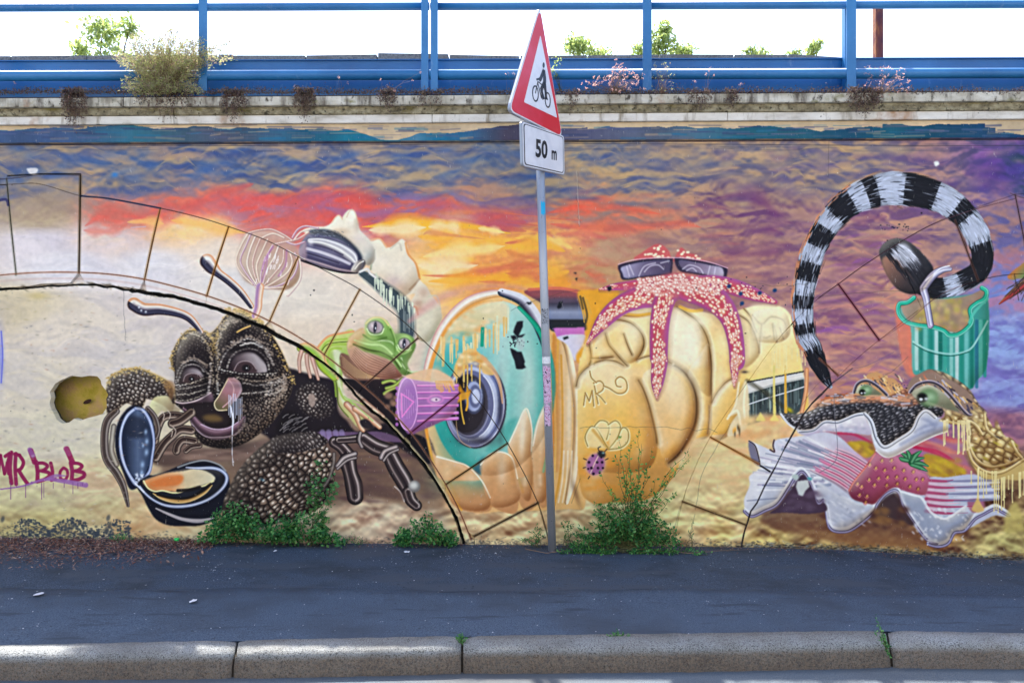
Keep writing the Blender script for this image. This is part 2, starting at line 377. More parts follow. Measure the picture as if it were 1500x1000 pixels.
for k_ in range(170):
    x = rg.uniform(1090, 1345); y = rg.uniform(300, 580); r_ = rg.uniform(9, 20)
    dab(x+2, y+r_*.3, r_*1.2, r_*.26, rg.uniform(-.2,.2), (120,78,118), rg.uniform(.15,.4)); dab(x, y-r_*.1, r_*1.1, r_*.22, rg.uniform(-.2,.2), (208,160,136) if y > 380 else (186,150,128), rg.uniform(.25,.55))
for k_ in range(110):
    x = rg.uniform(640, 1100); y = rg.uniform(285, 420); r_ = rg.uniform(8, 20)
    dab(x, y, r_*1.3, r_*.2, rg.uniform(-.12,.12), [(190,160,130),(232,120,92),(204,110,104),(176,140,128)][rg.randint(4)] if x > 850 else (236,150,90), rg.uniform(.1,.35))
for k_ in range(40):
    x, y = rg.uniform(1440, 1700), rg.uniform(440, 600)
    w_ = rg.uniform(12, 30)
    streak([(x-w_, y+4), (x, y-3), (x+w_, y+2)], [.5, 4, .5], (165, 185, 238) if rg.rand() < .6 else (112, 108, 188), rg.uniform(.3, .6), 1.4)
# orange glow
for p_, w_, c_, a_ in [(F((150,160),(400,150),(600,140),(900,155),(1240,210)), [3,9,8,6,2.5], (255,190,60), .9), (F((200,185),(400,180),(620,165)), [3,8,5], (255,228,180), .9), (F((640,160),(760,160),(860,165)), 6, (255,225,175), .8), (F((1000,170),(1100,185),(1200,205)), [2,4,2], (255,225,160), .8),
    (F((560,230),(700,240),(860,220)), [2,8,2], (255,182,60), .7), (F((600,220),(640,200),(750,215),(1050,250)), [1,3,3,2], (222,140,100), .6), (F((1270,240),(1400,255),(1500,265)), [2,6,6], (255,205,110), .9),
    (F((900,300),(1100,290),(1350,290),(1500,320)), [2,9,9,6], (255,190,75), .7), (F((600,380),(800,340),(1000,330),(1200,300)), [3,8,8,2], (255,225,150), .8), (F((1200,330),(1300,370),(1480,400)), [2,3,2], (225,130,80), .6), (F((1200,280),(1350,270),(1480,300)), [2,4,3], (214,105,90), .7),
    (F((560,440),(760,470),(1000,440)), [3,14,3], (255,228,180), .8), (F((590,515),(800,520),(1000,500),(1200,460),(1450,450)), [1,3,4,7,5], (226,120,85), .8), (F((640,560),(900,550),(1200,540),(1480,580)), [5,9,7,7], (255,178,55), .75), (F((1000,560),(1250,570),(1480,560)), [1,3,2], (222,115,80), .6), (F((1200,500),(1350,510),(1480,530)), [2,7,5], (222,110,85), .6),
    (R7((240,410),(300,430),(370,465)), [5,5,1.5], (255,210,120), .9), (R7((0,460),(190,440),(330,480)), [4,8,3], (255,190,70), .8), (R7((230,560),(280,600),(350,590)), [6,8,3], (255,190,70), .8), (R7((0,560),(100,545),(190,560)), [2,4,3], (222,120,80), .6), (R7((230,640),(300,650),(360,660)), [5,7,4], (250,165,60), .8), (R7((0,660),(120,650),(200,680)), 6, (255,190,70), .7),
    (R5((700,320),(820,315),(900,330)), [2,5,4], (255,205,120), .7), (R5((940,310),(1080,325),(1250,360),(1350,380)), [3,7,6,3], (255,196,110), .8), (R5((720,350),(800,345)), [3,5], (200,200,225), .6),
    (F((120,330),(220,340),(240,260)), 6, (230,150,120), .3)]:
    streak(p_, w_, c_, a_, 1.1)
# pale haze right of the red band, left ring whites
for k_ in range(70):
    x, y = rg.uniform(-240, 330), rg.uniform(345, 405)
    streak([(x-30, y-4), (x+30, y+4)], [.5, .5], (205, 205, 222), rg.uniform(.1, .35), 1)
for k_ in range(60):
    x, y = rg.uniform(330, 560), rg.uniform(390, 480)
    streak([(x-22, y), (x+22, y+1)], [.5, .8], (222, 208, 195), rg.uniform(.15, .5), 1)
dab(168, 256, 5, 4, 0, (50, 130, 215), .7)
# ---- soft clouds along the ground
def cloudlet(x, y, r, lt, dk, al=.7):
    dab(x+r*.3, y+r*.35, r*1.2, r*.7, 0, dk, al*.6)
    dab(x-r*.1, y-r*.1, r*.9, r*.5, rg.uniform(-.3, .3), lt, al)
for k_ in range(120):
    x, y = rg.uniform(650, 1100), rg.uniform(722, 800)
    if x > 850 and rg.rand() < .5: y = rg.uniform(660, 800)
    if 850 < x < 985 and y < 740: continue
    cloudlet(x, y, rg.uniform(6, 15), (240, 228, 180), (205, 160, 118), .5)
for k_ in range(90):
    x, y = rg.uniform(1020, 1165), rg.uniform(600, 760)
    if y < 640-(x-1040)*.2: continue
    dab(x, y, rg.uniform(8, 18), rg.uniform(3, 6), -.15, [(242, 226, 165), (238, 190, 140), (225, 215, 150)][rg.randint(3)], .5)
for k_ in range(80):
    x, y = rg.uniform(380, 650), rg.uniform(728, 790)
    cloudlet(x, y, rg.uniform(6, 16), (236, 228, 200), (206, 165, 140), .5)
for k_ in range(90):
    x, y = rg.uniform(1090, 1560), rg.uniform(765, 815)
    dab(x, y, rg.uniform(8, 16), rg.uniform(4, 7), .5, (222, 205, 135) if rg.rand() < (y-750)/70 else (95, 58, 52), .5)
for k_ in range(60):
    x, y = rg.uniform(150, 420), rg.uniform(735, 795)
    cloudlet(x, y, rg.uniform(6, 14), (235, 222, 180), (205, 150, 105), .4)

g_ = np.clip((GY-690)/50, 0, 1)*np.clip((GX-380)/60, 0, 1)
CAN += (EMB*34*g_)[..., None]*np.array((1, 1, .8))
g_ = np.clip((GY-420)/30, 0, 1)*np.clip((330-GX)/60, 0, 1)
CAN += (np.clip(EMB, -1.2, 1.2)*12*g_)[..., None]
# ================= figures, left to right =================
INK = (40, 34, 42); WHT = (240, 238, 240); CRM = (245, 232, 200)
BONE = [(-1, (235, 150, 90)), (-.75, (215, 170, 140)), (-.5, (245, 238, 230)), (-.15, (160, 150, 160)), (.1, (55, 52, 72)), (.55, (70, 70, 92)), (.8, (35, 30, 45)), (1, (150, 120, 110))]
STEEL = [(-1, (30, 24, 28)), (-.7, (70, 60, 60)), (-.45, (205, 190, 188)), (-.3, (90, 76, 78)), (0, (48, 38, 42)), (.3, (60, 50, 52)), (.5, (150, 132, 130)), (.62, (70, 58, 58)), (1, (28, 22, 26))]
# brown floor under the bug
poly([(235,690),(250,668),(330,655),(420,640),(500,650),(600,640),(640,690),(655,735),(620,745),(540,728),(480,740),(320,720),(240,705)], grad((0,650),(98,78,72),(0,735),(128,102,84)), 6, .75)
for k_ in range(70):
    x, y = rg.uniform(470, 640), rg.uniform(650, 735)
    dab(x, y, rg.uniform(8, 22), rg.uniform(2, 5), .05, [(90,64,70),(150,118,92),(120,92,82)][rg.randint(3)], .5)
poly(B((430,350),(640,300),(800,380),(1000,380),(1250,320),(1230,400),(1100,450),(900,480),(700,500),(430,500)), grad((230,640),(78,60,56),(360,670),(138,112,102)), 4, .9)
for k_ in range(30):
    dab(rg.uniform(240,370), rg.uniform(648,672), rg.uniform(8,20), 2.5, 0, [(160,132,118),(90,70,66)][rg.randint(2)], .5)
# dark mass: shoulders and shadow
poly(C((150,520),(240,500),(300,520),(440,555),(560,600),(575,800),(640,880),(720,960),(900,900),(1010,860),(1120,990),(1200,1180),(900,1010),(600,1000),(300,1000),(150,1050),(60,1000),(0,900)), (32, 26, 33), 2.5, .97)
poly(C((640,570),(1010,580),(1020,640),(1005,860),(1100,1000),(960,900),(820,760),(640,600)), (34, 27, 32), 1.5)
poly(D((560,0),(840,180),(1000,260),(1085,290),(1125,330),(1152,480),(1100,460),(940,250),(830,190),(700,90)), (26, 22, 28), 1)
poly(D((330,260),(620,262),(800,262),(960,330),(800,330),(600,310),(350,310)), (120, 92, 128), 1.5, .8)
for x_ in (360, 405, 455, 500): tube(D((x_, 262), (x_+12, 320)), 4, (165, 150, 205), .6, .55)
# head
HEAD = [(283,484),(270,488),(256,508),(250,528),(256,545),(257,565),(251,584),(262,596),(276,610),(285,636),(300,651),(330,656),(362,646),(394,622),(416,594),(427,566),(422,540),(410,512),(394,486),(376,466),(352,456),(332,462),(320,478),(308,489),(298,486)]
poly([(x, y-2) for x, y in HEAD], (205, 172, 110), 2, .9)
poly(HEAD, (34, 28, 31), 1.2)
pebble(HEAD, 4.4, (24, 19, 21), (100, 86, 78), (206, 190, 176), .5, 1.25, .30, [(400,600,26,.5),(300,496,16,.35),(270,520,12,.3),(412,556,18,.9),(352,636,22,.35),(385,500,20,.4),(268,575,14,.4),(318,560,8,.5)])
poly([(258,520),(275,498),(296,500),(306,540),(312,590),(300,600),(268,590),(258,560)], (36, 29, 33), 4, .6)
poly([(322,500),(345,480),(380,490),(408,530),(412,560),(380,575),(330,570),(318,540)], (34, 28, 32), 6, .55)
# golden rims
def rim(pts, n, r, col=(222, 186, 112), s=3.):
    q = spl(pts, 14)
    for i in range(n):
        x, y = q[rg.randint(len(q))]
        dab(x+rg.normal()*s, y+rg.normal()*s, r*rg.uniform(.6, 1.3), r*.6, rg.uniform(-.6, .6), np.array(col)*rg.uniform(.75, 1.1), .8, 1.5)
rim([(252,545),(251,525),(262,500),(278,485),(298,484),(312,494),(322,486),(330,466),(350,456),(376,466),(392,484),(404,508),(416,532),(424,548),(432,560)], 190, 1.8, s=2)
rim([(316,490),(312,505),(316,520)], 60, 1.8, (170,140,84), 4)
rim(A((760,165),(850,170),(940,210),(1015,270)), 90, 2, (232,200,130), 2.)
line(A((835,330),(880,305),(930,285)), 1.3, (225,170,100))
for pts in (A((700,500),(690,420),(720,330),(760,270)), A((640,520),(620,430),(560,360),(500,345)), A((660,700),(655,600),(648,500)), A((690,700),(690,600),(700,480))):
    q = spl(pts, 10)
    for x, y in q: dab(x+rg.normal()*1.2, y+rg.normal()*1, 1.6, 1.1, 0, (165,150,132), .8, 2)
# eyes
def lid(pts, n, col=(205,198,192), r=1.3):
    q = spl(pts, 20); idx = np.linspace(0, len(q)-1, n).astype(int)
    for i in idx: dab(q[i][0]+rg.normal()*.5, q[i][1]+rg.normal()*.5, r*1.4, r*.8, 0, col, rg.uniform(.5, 1), 2)
for e in (0, 1):
    if e == 0:
        W_ = A((395,705),(405,650),(435,605),(480,583),(535,590),(590,640),(575,665),(480,705)); g = grad(A((530,600))[0], (168,158,164), A((430,700))[0], (40,30,36), (.45, (92,80,86)))
        ir = A((440,690),(455,650),(500,632),(550,640),(570,665),(480,700)); pu = A((500,674))[0]; pr = 4.6
        li = [A((385,700),(400,620),(440,560),(500,535),(560,560),(600,610),(640,650)), A((400,690),(440,590),(500,568),(560,580),(590,620))]
        lo = A((390,718),(480,710),(560,680),(640,655))
    else:
        W_ = A((762,600),(790,545),(840,495),(900,474),(965,485),(1030,540),(1058,615),(1000,628),(900,628),(800,615)); g = grad(A((960,500))[0], (176,166,170), A((800,600))[0], (46,34,40), (.5, (104,90,96)))
        ir = A((810,615),(840,560),(890,542),(940,555),(975,600),(970,628),(880,628)); pu = A((902,594))[0]; pr = 6.6
        li = [A((700,600),(740,500),(820,420),(900,380),(980,400),(1050,460),(1090,540)), A((760,590),(800,500),(890,455),(980,465),(1050,530),(1070,600))]
        lo = A((720,605),(850,632),(1000,640),(1120,630))
    poly(W_, g, .7); poly(ir, (66, 48, 52), 1.2, .9)
    tube(ir[:5], .8, (190,170,175), .6, .6); dab(pu[0], pu[1], pr, pr*.85, 0, (25,20,25), 1, 3); dab(pu[0]+.5, pu[1], 1.2, 1.2, 0, (250,250,255), 1, 2)
    tube([(x, y+1.5) for x, y in li[1]], 3.2, (30,24,28), .8, .7)
    for q in li: tube(q, 2.2, [(-1,(30,24,26)),(0,(120,110,108)),(1,(30,24,26))], .8, .9); lid(q, 22)
    q_ = lo+[(x, y+7) for x, y in lo[::-1]]; poly(q_, (34,27,30), .8, .95)
    tube([(x, y+3.2) for x, y in li[1][1:-1]], 3.4, (40,30,36), 1.2, .55)
    tube(lo, 1.8, (30,24,27)); lid(lo, 22, (225,218,210)); lid([(x, y+3.5) for x, y in lo], 16, (120,112,108), 1.1)
lid(A((790,400),(900,410),(1000,420),(1060,500),(1100,570)), 30, (160,150,145), 1.6); lid(A((860,430),(940,410),(1010,440)), 20, (215,210,205), 1.5)
for q in (A((830,660),(950,690),(1080,680),(1130,660)), A((880,700),(980,720),(1100,700),(1180,690)), A((870,780),(1000,770),(1100,750),(1190,700)), A((1040,790),(1130,770),(1180,730))): tube(q, 1.6, (90,80,78), .8, .6); lid(q, 26, (200,192,184), 1.2)
for k_ in range(110):
    x, y = A((rg.uniform(1040,1200), rg.uniform(640,800)))[0]
    dab(x, y, 1.5, 1.1, 0, (205,196,188), rg.uniform(.3,.9), 2)
for q in (A((385,750),(480,740),(560,720),(640,700)), A((395,790),(500,780),(600,750)), A((380,830),(470,830),(560,800),(640,770))): lid(q, 26, (170,160,150), 1.2)
lid(A((640,560),(640,640),(630,720),(620,780)), 20, (215,205,200), 1.5); lid(A((690,700),(690,750),(700,790)), 10, (200,195,190), 1.4)
# cheek fold, nose
poly(A((400,860),(470,850),(560,815),(640,775),(660,810),(655,870),(600,900),(480,890)), grad(A((560,800))[0],(116,92,104),A((560,880))[0],(40,30,35)), 1)
line(A((360,830),(430,850),(540,830),(640,775)), 1.1, (215,195,200), .9)
# mouth
poly(B((660,60),(700,110),(760,200),(850,236),(980,226),(1050,180),(1080,60),(900,40)), (38, 29, 32), 1.5)
poly(B((780,150),(830,132),(890,138),(930,170),(880,188),(810,180)), (122, 96, 56), 3, .8)
tube(B((640,90),(700,150),(770,230),(860,275),(960,265),(1040,225),(1085,160)), [2,5,7,8,8,7,3], [(-1,(60,42,50)),(-.5,(150,118,135)),(0,(96,70,84)),(.5,(58,42,50)),(1,(120,100,112))], .3)
line(B((770,205),(860,240),(960,235),(1040,190)), .9, (205,180,205), .9)
line(B((700,200),(790,288),(900,300),(1010,285),(1060,240)), .9, (170,150,160), .8)
poly(A((770,668),(735,735),(700,800),(668,852),(672,885),(700,905),(760,898),(810,840),(855,770),(860,720),(840,690),(810,668)), grad(A((820,690))[0],(190,150,160),A((700,880))[0],(104,96,66),(.45,(170,120,128))), .7)
line(A((770,670),(735,735),(700,800),(668,852),(690,900),(760,900)), .9, (225,205,170), .95); line(A((770,672),(810,740),(790,820),(730,880)), 1, (215,170,175), .9)
line(A((810,668),(850,700),(862,760),(820,830)), 1.6, (205,175,185), .8)
for i in range(9):
    x = 773+i*12
    line(A((x, 800+rg.uniform(-20, 20)), (x, 900+rg.uniform(0, 90))), .6, (215,222,250), .85)
line(B((985,70),(1005,170),(1000,240),(998,400),(1006,510)), [1.2,1.6,1,.6,.4], (225,228,248), .95); dab(341, 676, 1.2, 1.6, 0, (235,235,250), .9)
lid(B((1080,60),(1090,150),(1060,240),(1000,290)), 14, (120,110,105))
# chin bumps
for k_ in range(170):
    x, y = B((rg.uniform(1040,1370), rg.uniform(60,340)))[0]
    if inpoly(HEAD, x, y): dab(x, y, 2., 1.5, -.8, (128,112,102), rg.uniform(.3, .8), 1.5)
# antennae
tube(A((78,128),(150,165),(270,165),(400,190),(475,222),(525,270),(570,328)), [10,9.5,8,6.5,6,5,3.5], BONE, .12)
for x_, y_ in ((115,150),(132,172),(165,182)): dab(*A((x_,y_))[0], 1.6, 1.6, 0, (235,240,250), .9)
dab(*A((100,120))[0], 5, 3, 0, (250,240,228), .7)
tube(E((118,415),(150,455),(200,500),(280,560),(365,640),(440,740)), [11,10,6.5,6,5.5,4], BONE, .12)
dab(*E((120,390))[0], 7, 4, .5, (250,245,242), .9)
# left arm, scaled
ARM = [(154,590),(155,570),(162,552),(180,543),(202,540),(226,549),(246,560),(255,578),(252,602),(236,592),(215,584),(205,600),(186,590),(172,600),(160,614)]
poly([(x, y-2) for x, y in ARM], (210,180,110), 2)
pebble(ARM, 5.8, (34,27,27), (112,100,94), (226,220,214), .3, 1.15, .45, [(200,572,22,.8),(170,590,14,.5)])
rim([(158,560),(172,546),(202,541),(228,551),(250,566)], 110, 1.7, (212,178,104), 2.2)
poly(A((210,830),(250,800),(330,800),(370,860),(420,900),(360,930),(280,910),(230,960),(190,900)), grad((225,585),(228,228,180),(250,605),(170,155,130)), 1.6)
poly(A((290,700),(360,690),(380,760),(350,830),(330,790)), (150,110,70), 2, .7)
# hand bones left
for q, w_ in ((B((650,150),(560,140),(490,160),(450,240),(430,330)), 6), (B((700,250),(620,245),(560,290),(500,350),(440,450)), 6.5), (B((720,330),(640,320),(600,360),(590,400)), 6), (B((760,360),(700,370),(660,400)), 4), (B((700,120),(620,180),(560,200)), 7)):
    tube(q, w_, [(-1,(30,22,22)),(-.5,(185,165,150)),(-.2,(80,62,56)),(.4,(48,36,34)),(.7,(128,108,96)),(1,(30,22,22))], .15)
for x_, y_ in ((545,120),(500,125),(560,250),(585,240)): line(B((x_-20,y_-15),(x_,y_+10),(x_-8,y_+45)), .8, (200,185,172), .8)
# mussel shell, upper half
for q, w_ in ((B((150,110),(90,170),(65,260),(65,400),(90,480),(150,560),(200,660),(235,800)), [5,6,6,6,6,6,5,2.5]), (B((380,90),(430,150),(455,240),(440,300)), 4)):
    tube(q, w_, [(-1,(60,50,48)),(-.4,(165,155,150)),(-.1,(70,58,56)),(.5,(90,76,70)),(.75,(150,135,125)),(1,(50,42,40))], .15)
tube(B((130,220),(120,300),(115,400),(150,500)), 4, [(-1,(60,50,48)),(0,(190,185,175)),(1,(60,50,48))], .3, .8)
poly(B((230,90),(290,65),(350,90),(410,150),(430,250),(430,380),(410,500),(370,600),(330,650),(250,680),(200,560),(150,430),(140,300),(165,180)), (24, 28, 48), .9)
poly(B((290,100),(340,120),(390,200),(412,310),(408,440),(380,530),(340,600),(290,600),(240,540),(205,430),(195,300),(215,180),(250,120)), grad(B((220,300))[0],(34,44,68),B((410,300))[0],(44,58,88),(.45,(88,106,140))), 1)
poly(B((250,150),(340,160),(390,230),(350,300),(250,300),(215,250)), (30,36,54), 4, .7)
for x_, y_, r_ in ((365,260,4),(372,330,4.5),(370,410,5),(345,360,3),(340,500,5),(335,560,4)): dab(*B((x_,y_))[0], r_*.6, r_, .1, (170,200,240), .8)
tube(B((290,88),(230,140),(190,230),(178,330),(190,440),(225,540),(280,630),(310,650)), [2.4,2.6,2.2,2.4,2.6,2.4,3,3], [(-1,(110,128,175)),(0,(215,225,250)),(1,(90,105,150))], .4)
tube(B((290,88),(340,100),(385,160),(412,240),(424,340),(410,450),(395,540),(360,600)), [2.4,2.6,2.6,2.4,2,2,2.4,3], [(-1,(100,116,160)),(0,(200,212,245)),(1,(90,105,150))], .4)
for k_ in range(14): dab(*B((rg.uniform(290,380), rg.uniform(570,640)))[0], 1.6, 3, rg.uniform(-1,1), (220,230,250), .8, 1.5)
# mussel, lower half
poly(B((300,650),(340,730),(390,830),(440,900),(520,940),(620,950),(760,945),(860,905),(950,800),(985,680),(960,570),(900,500),(800,470),(680,480),(560,530),(440,580),(380,580)), (22, 24, 38), .9)
poly(B((340,620),(420,580),(560,545),(700,520),(820,530),(930,560),(945,640),(850,740),(700,790),(560,800),(440,770),(370,710)), (34, 36, 46), 1)
poly(B((345,625),(420,590),(520,560),(640,545),(720,530),(800,545),(868,585),(862,620),(780,650),(680,670),(620,695),(540,695),(480,690),(420,690),(380,665)), grad(B((380,620))[0],(215,140,82),B((840,580))[0],(222,215,185),(.35,(232,165,110)),(.6,(225,205,165))), 1)
poly(B((400,630),(500,590),(620,575),(640,610),(600,650),(480,660),(420,660)), (226,128,66), 2.5, .9)
line(B((350,620),(380,670),(430,695),(490,690),(560,705),(620,700),(690,670),(790,655),(860,620)), 1.3, (245,225,170), .95)
tube(B((420,710),(480,740),(560,760),(640,765),(720,745),(800,700),(850,650)), [1,3,4,3.5,3,2.5,1], [(-1,(24,18,14)),(0,(196,150,90)),(1,(240,220,165))], .4)
line(B((600,690),(680,685),(760,665)), 2.4, (30,26,26), .9); line(B((450,720),(560,745),(700,735),(840,640)), 1.6, (28,22,20), .8)
tube(B((320,660),(370,720),(440,770),(520,800),(620,806),(730,790),(840,745),(930,670),(960,600),(930,550),(860,525),(740,525),(660,520)), [2,2,2,2.4,2.8,2.4,2.4,2.6,2.8,2.8,2.6,2,1], [(-1,(90,105,150)),(0,(215,224,248)),(1,(70,82,120))], .4)
tube(B((440,820),(540,865),(640,900),(760,912),(860,890)), [1,2,2.5,3,1], (205,198,205), .9, .85); line(B((600,520),(700,485),(800,470),(900,500),(950,545)), 1.3, (160,165,170), .8)
line(B((290,640),(350,700)), 1.4, (225,232,250), .9)
# tail mass with big pebbles
MASS = [(352,684),(372,662),(398,642),(426,634),(452,634),(474,648),(488,672),(489,702),(476,734),(452,752),(414,764),(370,772),(330,765),(326,738),(336,712),(344,696)]
pebble(MASS, 7.4, (28,22,23), (134,112,98), (240,232,224), -.7, 1.45, .44, [(474,680,26,.9),(440,660,24,.5),(410,735,30,.55),(380,700,22,.25)], warp=3)
pebble(D((0,290),(250,250),(330,270),(400,340),(250,400),(100,420),(0,400)), 5, (28,22,25), (96,84,84), (205,198,196), .9, 1.5, .35, [(455,640,16,.7)])
pebble(C((290,640),(370,600),(470,620),(520,700),(540,800),(480,860),(380,850),(310,800),(265,720)), 5.2, (30,24,27), (108,95,90), (228,220,214), .6, 1.1, .42, [(456,586,14,.8)], soft=3)
poly(C((355,700),(390,680),(410,720),(400,770),(370,770)), (170,150,140), 1.5, .9)
poly(D((60,130),(140,110),(230,200),(260,260),(120,280),(20,260)), (27,22,25), 3, .7)
for k_ in range(26):
    x, y = D((rg.uniform(60,240), rg.uniform(140,250)))[0]; line([(x-4,y+3),(x,y-.5),(x+4,y-2)], .8, (175,170,172), .7)
dab(384, 702, 4, 2, .4, (50, 120, 150), .5)
tube(D((330,700),(400,620),(440,500),(445,420)), 3, [(-1,(50,40,40)),(0,(160,150,145)),(1,(50,40,40))], .4, .8)
# jointed legs
tube(D((450,335),(500,370),(550,430)), [9,9,10], STEEL, .1); tube(D((480,320),(560,315),(650,305)), [6,6,7], STEEL, .1)
tube(D((545,475),(565,560),(590,650),(600,735)), [13,11,13,12], STEEL, .1)
tube(D((470,510),(520,450),(600,420)), 4, [(-1,(40,30,34)),(0,(210,198,196)),(1,(40,30,34))], .3); tube(D((470,530),(540,470),(605,450)), 2.4, [(-1,(40,30,34)),(0,(190,178,176)),(1,(40,30,34))], .3)
tube(D((660,310),(750,370),(850,400)), [11,12,11], STEEL, .1); tube(D((640,265),(630,320),(650,370)), 3, [(-1,(40,30,34)),(0,(190,178,176)),(1,(40,30,34))], .3)
tube(D((860,440),(900,520),(960,620),(990,690)), [12,13,13,10], STEEL, .1)
tube(D((790,450),(820,400),(900,370)), 4, [(-1,(40,30,34)),(0,(215,200,198)),(1,(40,30,34))], .3); tube(D((810,470),(850,420),(915,390)), 2.4, [(-1,(40,30,34)),(0,(190,178,176)),(1,(40,30,34))], .3)
tube(D((990,700),(1010,760),(1050,800)), [9,9,8], STEEL, .1)
dab(*D((1035,660))[0], 9, 9, 0, (120,115,115), 1, 6); dab(*D((1030,652))[0], 6.5, 6, 0, (215,214,212), 1, 1.5)
line(D((890,660),(930,700),(960,770)), 1, (210,200,198), .8)
poly(D((640,620),(700,640),(950,700),(960,760),(800,740),(660,720)), (88,66,66), 4, .5)

dab(262, 540, 7, 26, .1, (24,18,20), .35); dab(372, 566, 34, 5, .05, (22,18,20), .45); dab(300, 560, 5, 34, 0, (22,18,20), .5); dab(335, 520, 26, 5, 0, (120,110,110), .25); dab(430, 620, 22, 22, 0, (24,19,22), .5); dab(345, 652, 40, 6, 0, (22,18,20), .5)

for q, w_ in ((A((440,560),(500,520),(570,545),(610,590)), 2.6), (A((730,470),(820,400),(920,365),(1020,410),(1100,500)), 3.2), (A((1180,640),(1190,720),(1150,800),(1090,860)), 3.), (A((700,300),(760,260),(840,250)), 3.)):
    for x, y in spl(q, 16): dab(x+rg.normal()*1.6, y+rg.normal()*1.4, rg.uniform(1.2,2.6), rg.uniform(.9,1.8), rg.rand(), (168,150,136), rg.uniform(.3,.8), 1.5)
for k_ in range(60):
    x, y = rg.normal(404, 9), rg.normal(582, 16)
    if inpoly(HEAD, x, y): dab(x, y, rg.uniform(1.4,2.6), rg.uniform(1.1,2), -.7, (190,176,162), rg.uniform(.3,.8), 1.6)

emb(HEAD, 22, .30); emb(ARM, 14, .3); emb(MASS, 22, .18)
for q in ([(258,520),(268,494),(290,484),(306,500),(312,545),(300,560),(262,560)], [(316,510),(330,470),(352,458),(385,478),(408,512),(414,548),(380,560),(322,552)]): emb(q, 12, .28)
emb(B((340,620),(420,580),(560,545),(700,520),(820,530),(930,560),(945,640),(850,740),(700,790),(560,800),(440,770),(370,710)), 8, .2)
dab(*A((560,565))[0], 14, 3, .5, (24,19,22), .6); dab(*A((860,450))[0], 30, 3.6, -.15, (24,19,22), .6); dab(*A((1010,500))[0], 12, 4, .8, (24,19,22), .5)
# ---- thorny pale arm with whisk
DTEAL = (62, 78, 88)
poly(F((0,120),(20,70),(60,35),(100,60),(130,180),(210,262),(280,250),(330,310),(380,300),(440,250),(480,290),(490,360),(540,420),(570,540),(620,590),(660,660),(720,740),(735,830),(700,900),(640,1000),(560,980),(545,880),(500,740),(540,650),(450,670),(380,640),(300,560),(215,470),(240,330),(180,360),(110,330),(60,240),(0,210)), grad(F((100,300))[0], (240,232,210), F((600,900))[0], (222,214,190), (.5,(238,226,206))), 1.)
for x_, y_, r_, c_ in ((380,560,12,(205,180,185)),(300,420,10,(250,240,225)),(600,640,10,(198,160,140)),(560,720,8,(180,130,110)),(420,460,14,(246,238,222)),(650,860,12,(240,232,208)),(150,260,10,(215,205,205)),(60,130,7,(250,245,230)),(440,600,10,(225,195,175)),(560,760,6,(215,150,120))): dab(*F((x_,y_))[0], r_, r_*.8, 0, c_, .6)
for q, c_ in ((F((470,280),(490,360),(545,430),(575,540)), (232,150,80)), (F((210,262),(280,250),(330,310)), (240,190,140)), (F((240,330),(225,400),(215,470)), (150,160,130)), (F((570,545),(540,580),(500,620)), (190,165,140)), (F((500,740),(545,750),(560,800)), (205,140,110)), (F((640,670),(700,670),(725,760)), (215,205,180)), (F((360,320),(420,280),(440,330)), (205,195,175))): line(q, 1.5, c_, .7, .9)
tube(F((150,500),(230,550),(320,620),(400,690),(460,760),(480,860),(480,940)), [5,8,10,12,12,12,12], lambda U, T: np.where((np.abs(U) < .8)[..., None], np.array(DTEAL), np.array((105,118,120)))*1., .5, .95)
for k_ in range(34):
    x, y = F((rg.uniform(230,560), 0))[0]; y = 400+ (x-545)*.8+rg.uniform(-4, 10)
    l = rg.uniform(8, 26); line([(x,y),(x,y+l)], [1.2,.7,.8][:2], (222,232,210), .8)
for k_ in range(16):
    x = rg.uniform(590, 608); line([(x, 445+rg.uniform(0,20)), (x, 478+rg.uniform(0,10))], .5, (150,162,160), .7)
# fleshy white joint round the handle, with two thorns
JT = E((820,185),(900,160),(980,158),(1030,130),(1055,95),(1082,78),(1108,105),(1118,150),(1140,90),(1158,50),(1182,38),(1206,70),(1222,140),(1240,190),(1300,250),(1340,320),(1345,400),(1310,440),(1270,430),(1235,370),(1180,290),(1090,230),(960,200),(860,215))
poly(JT, grad(E((1150,60))[0], (248,240,220), E((1300,420))[0], (196,196,190), (.5,(238,228,210))), 1.1)
for x_, y_, rx_, ry_, c_ in ((1180,90,5,10,(255,250,238)),(1080,110,4,6,(250,240,220)),(1230,230,12,10,(222,206,208)),(1180,210,14,7,(250,242,226)),(1290,300,9,14,(236,226,214)),(1120,190,12,5,(216,190,160)),(1310,380,7,12,(176,186,186)),(1215,160,4,10,(214,196,180))): dab(*E((x_,y_))[0], rx_, ry_, .1, c_, .6)
line(E((1030,130),(1055,95),(1082,78),(1108,105)), 1, (240,200,160), .7); line(E((1140,90),(1158,50),(1182,38),(1206,70),(1222,140)), .9, (226,190,160), .6)
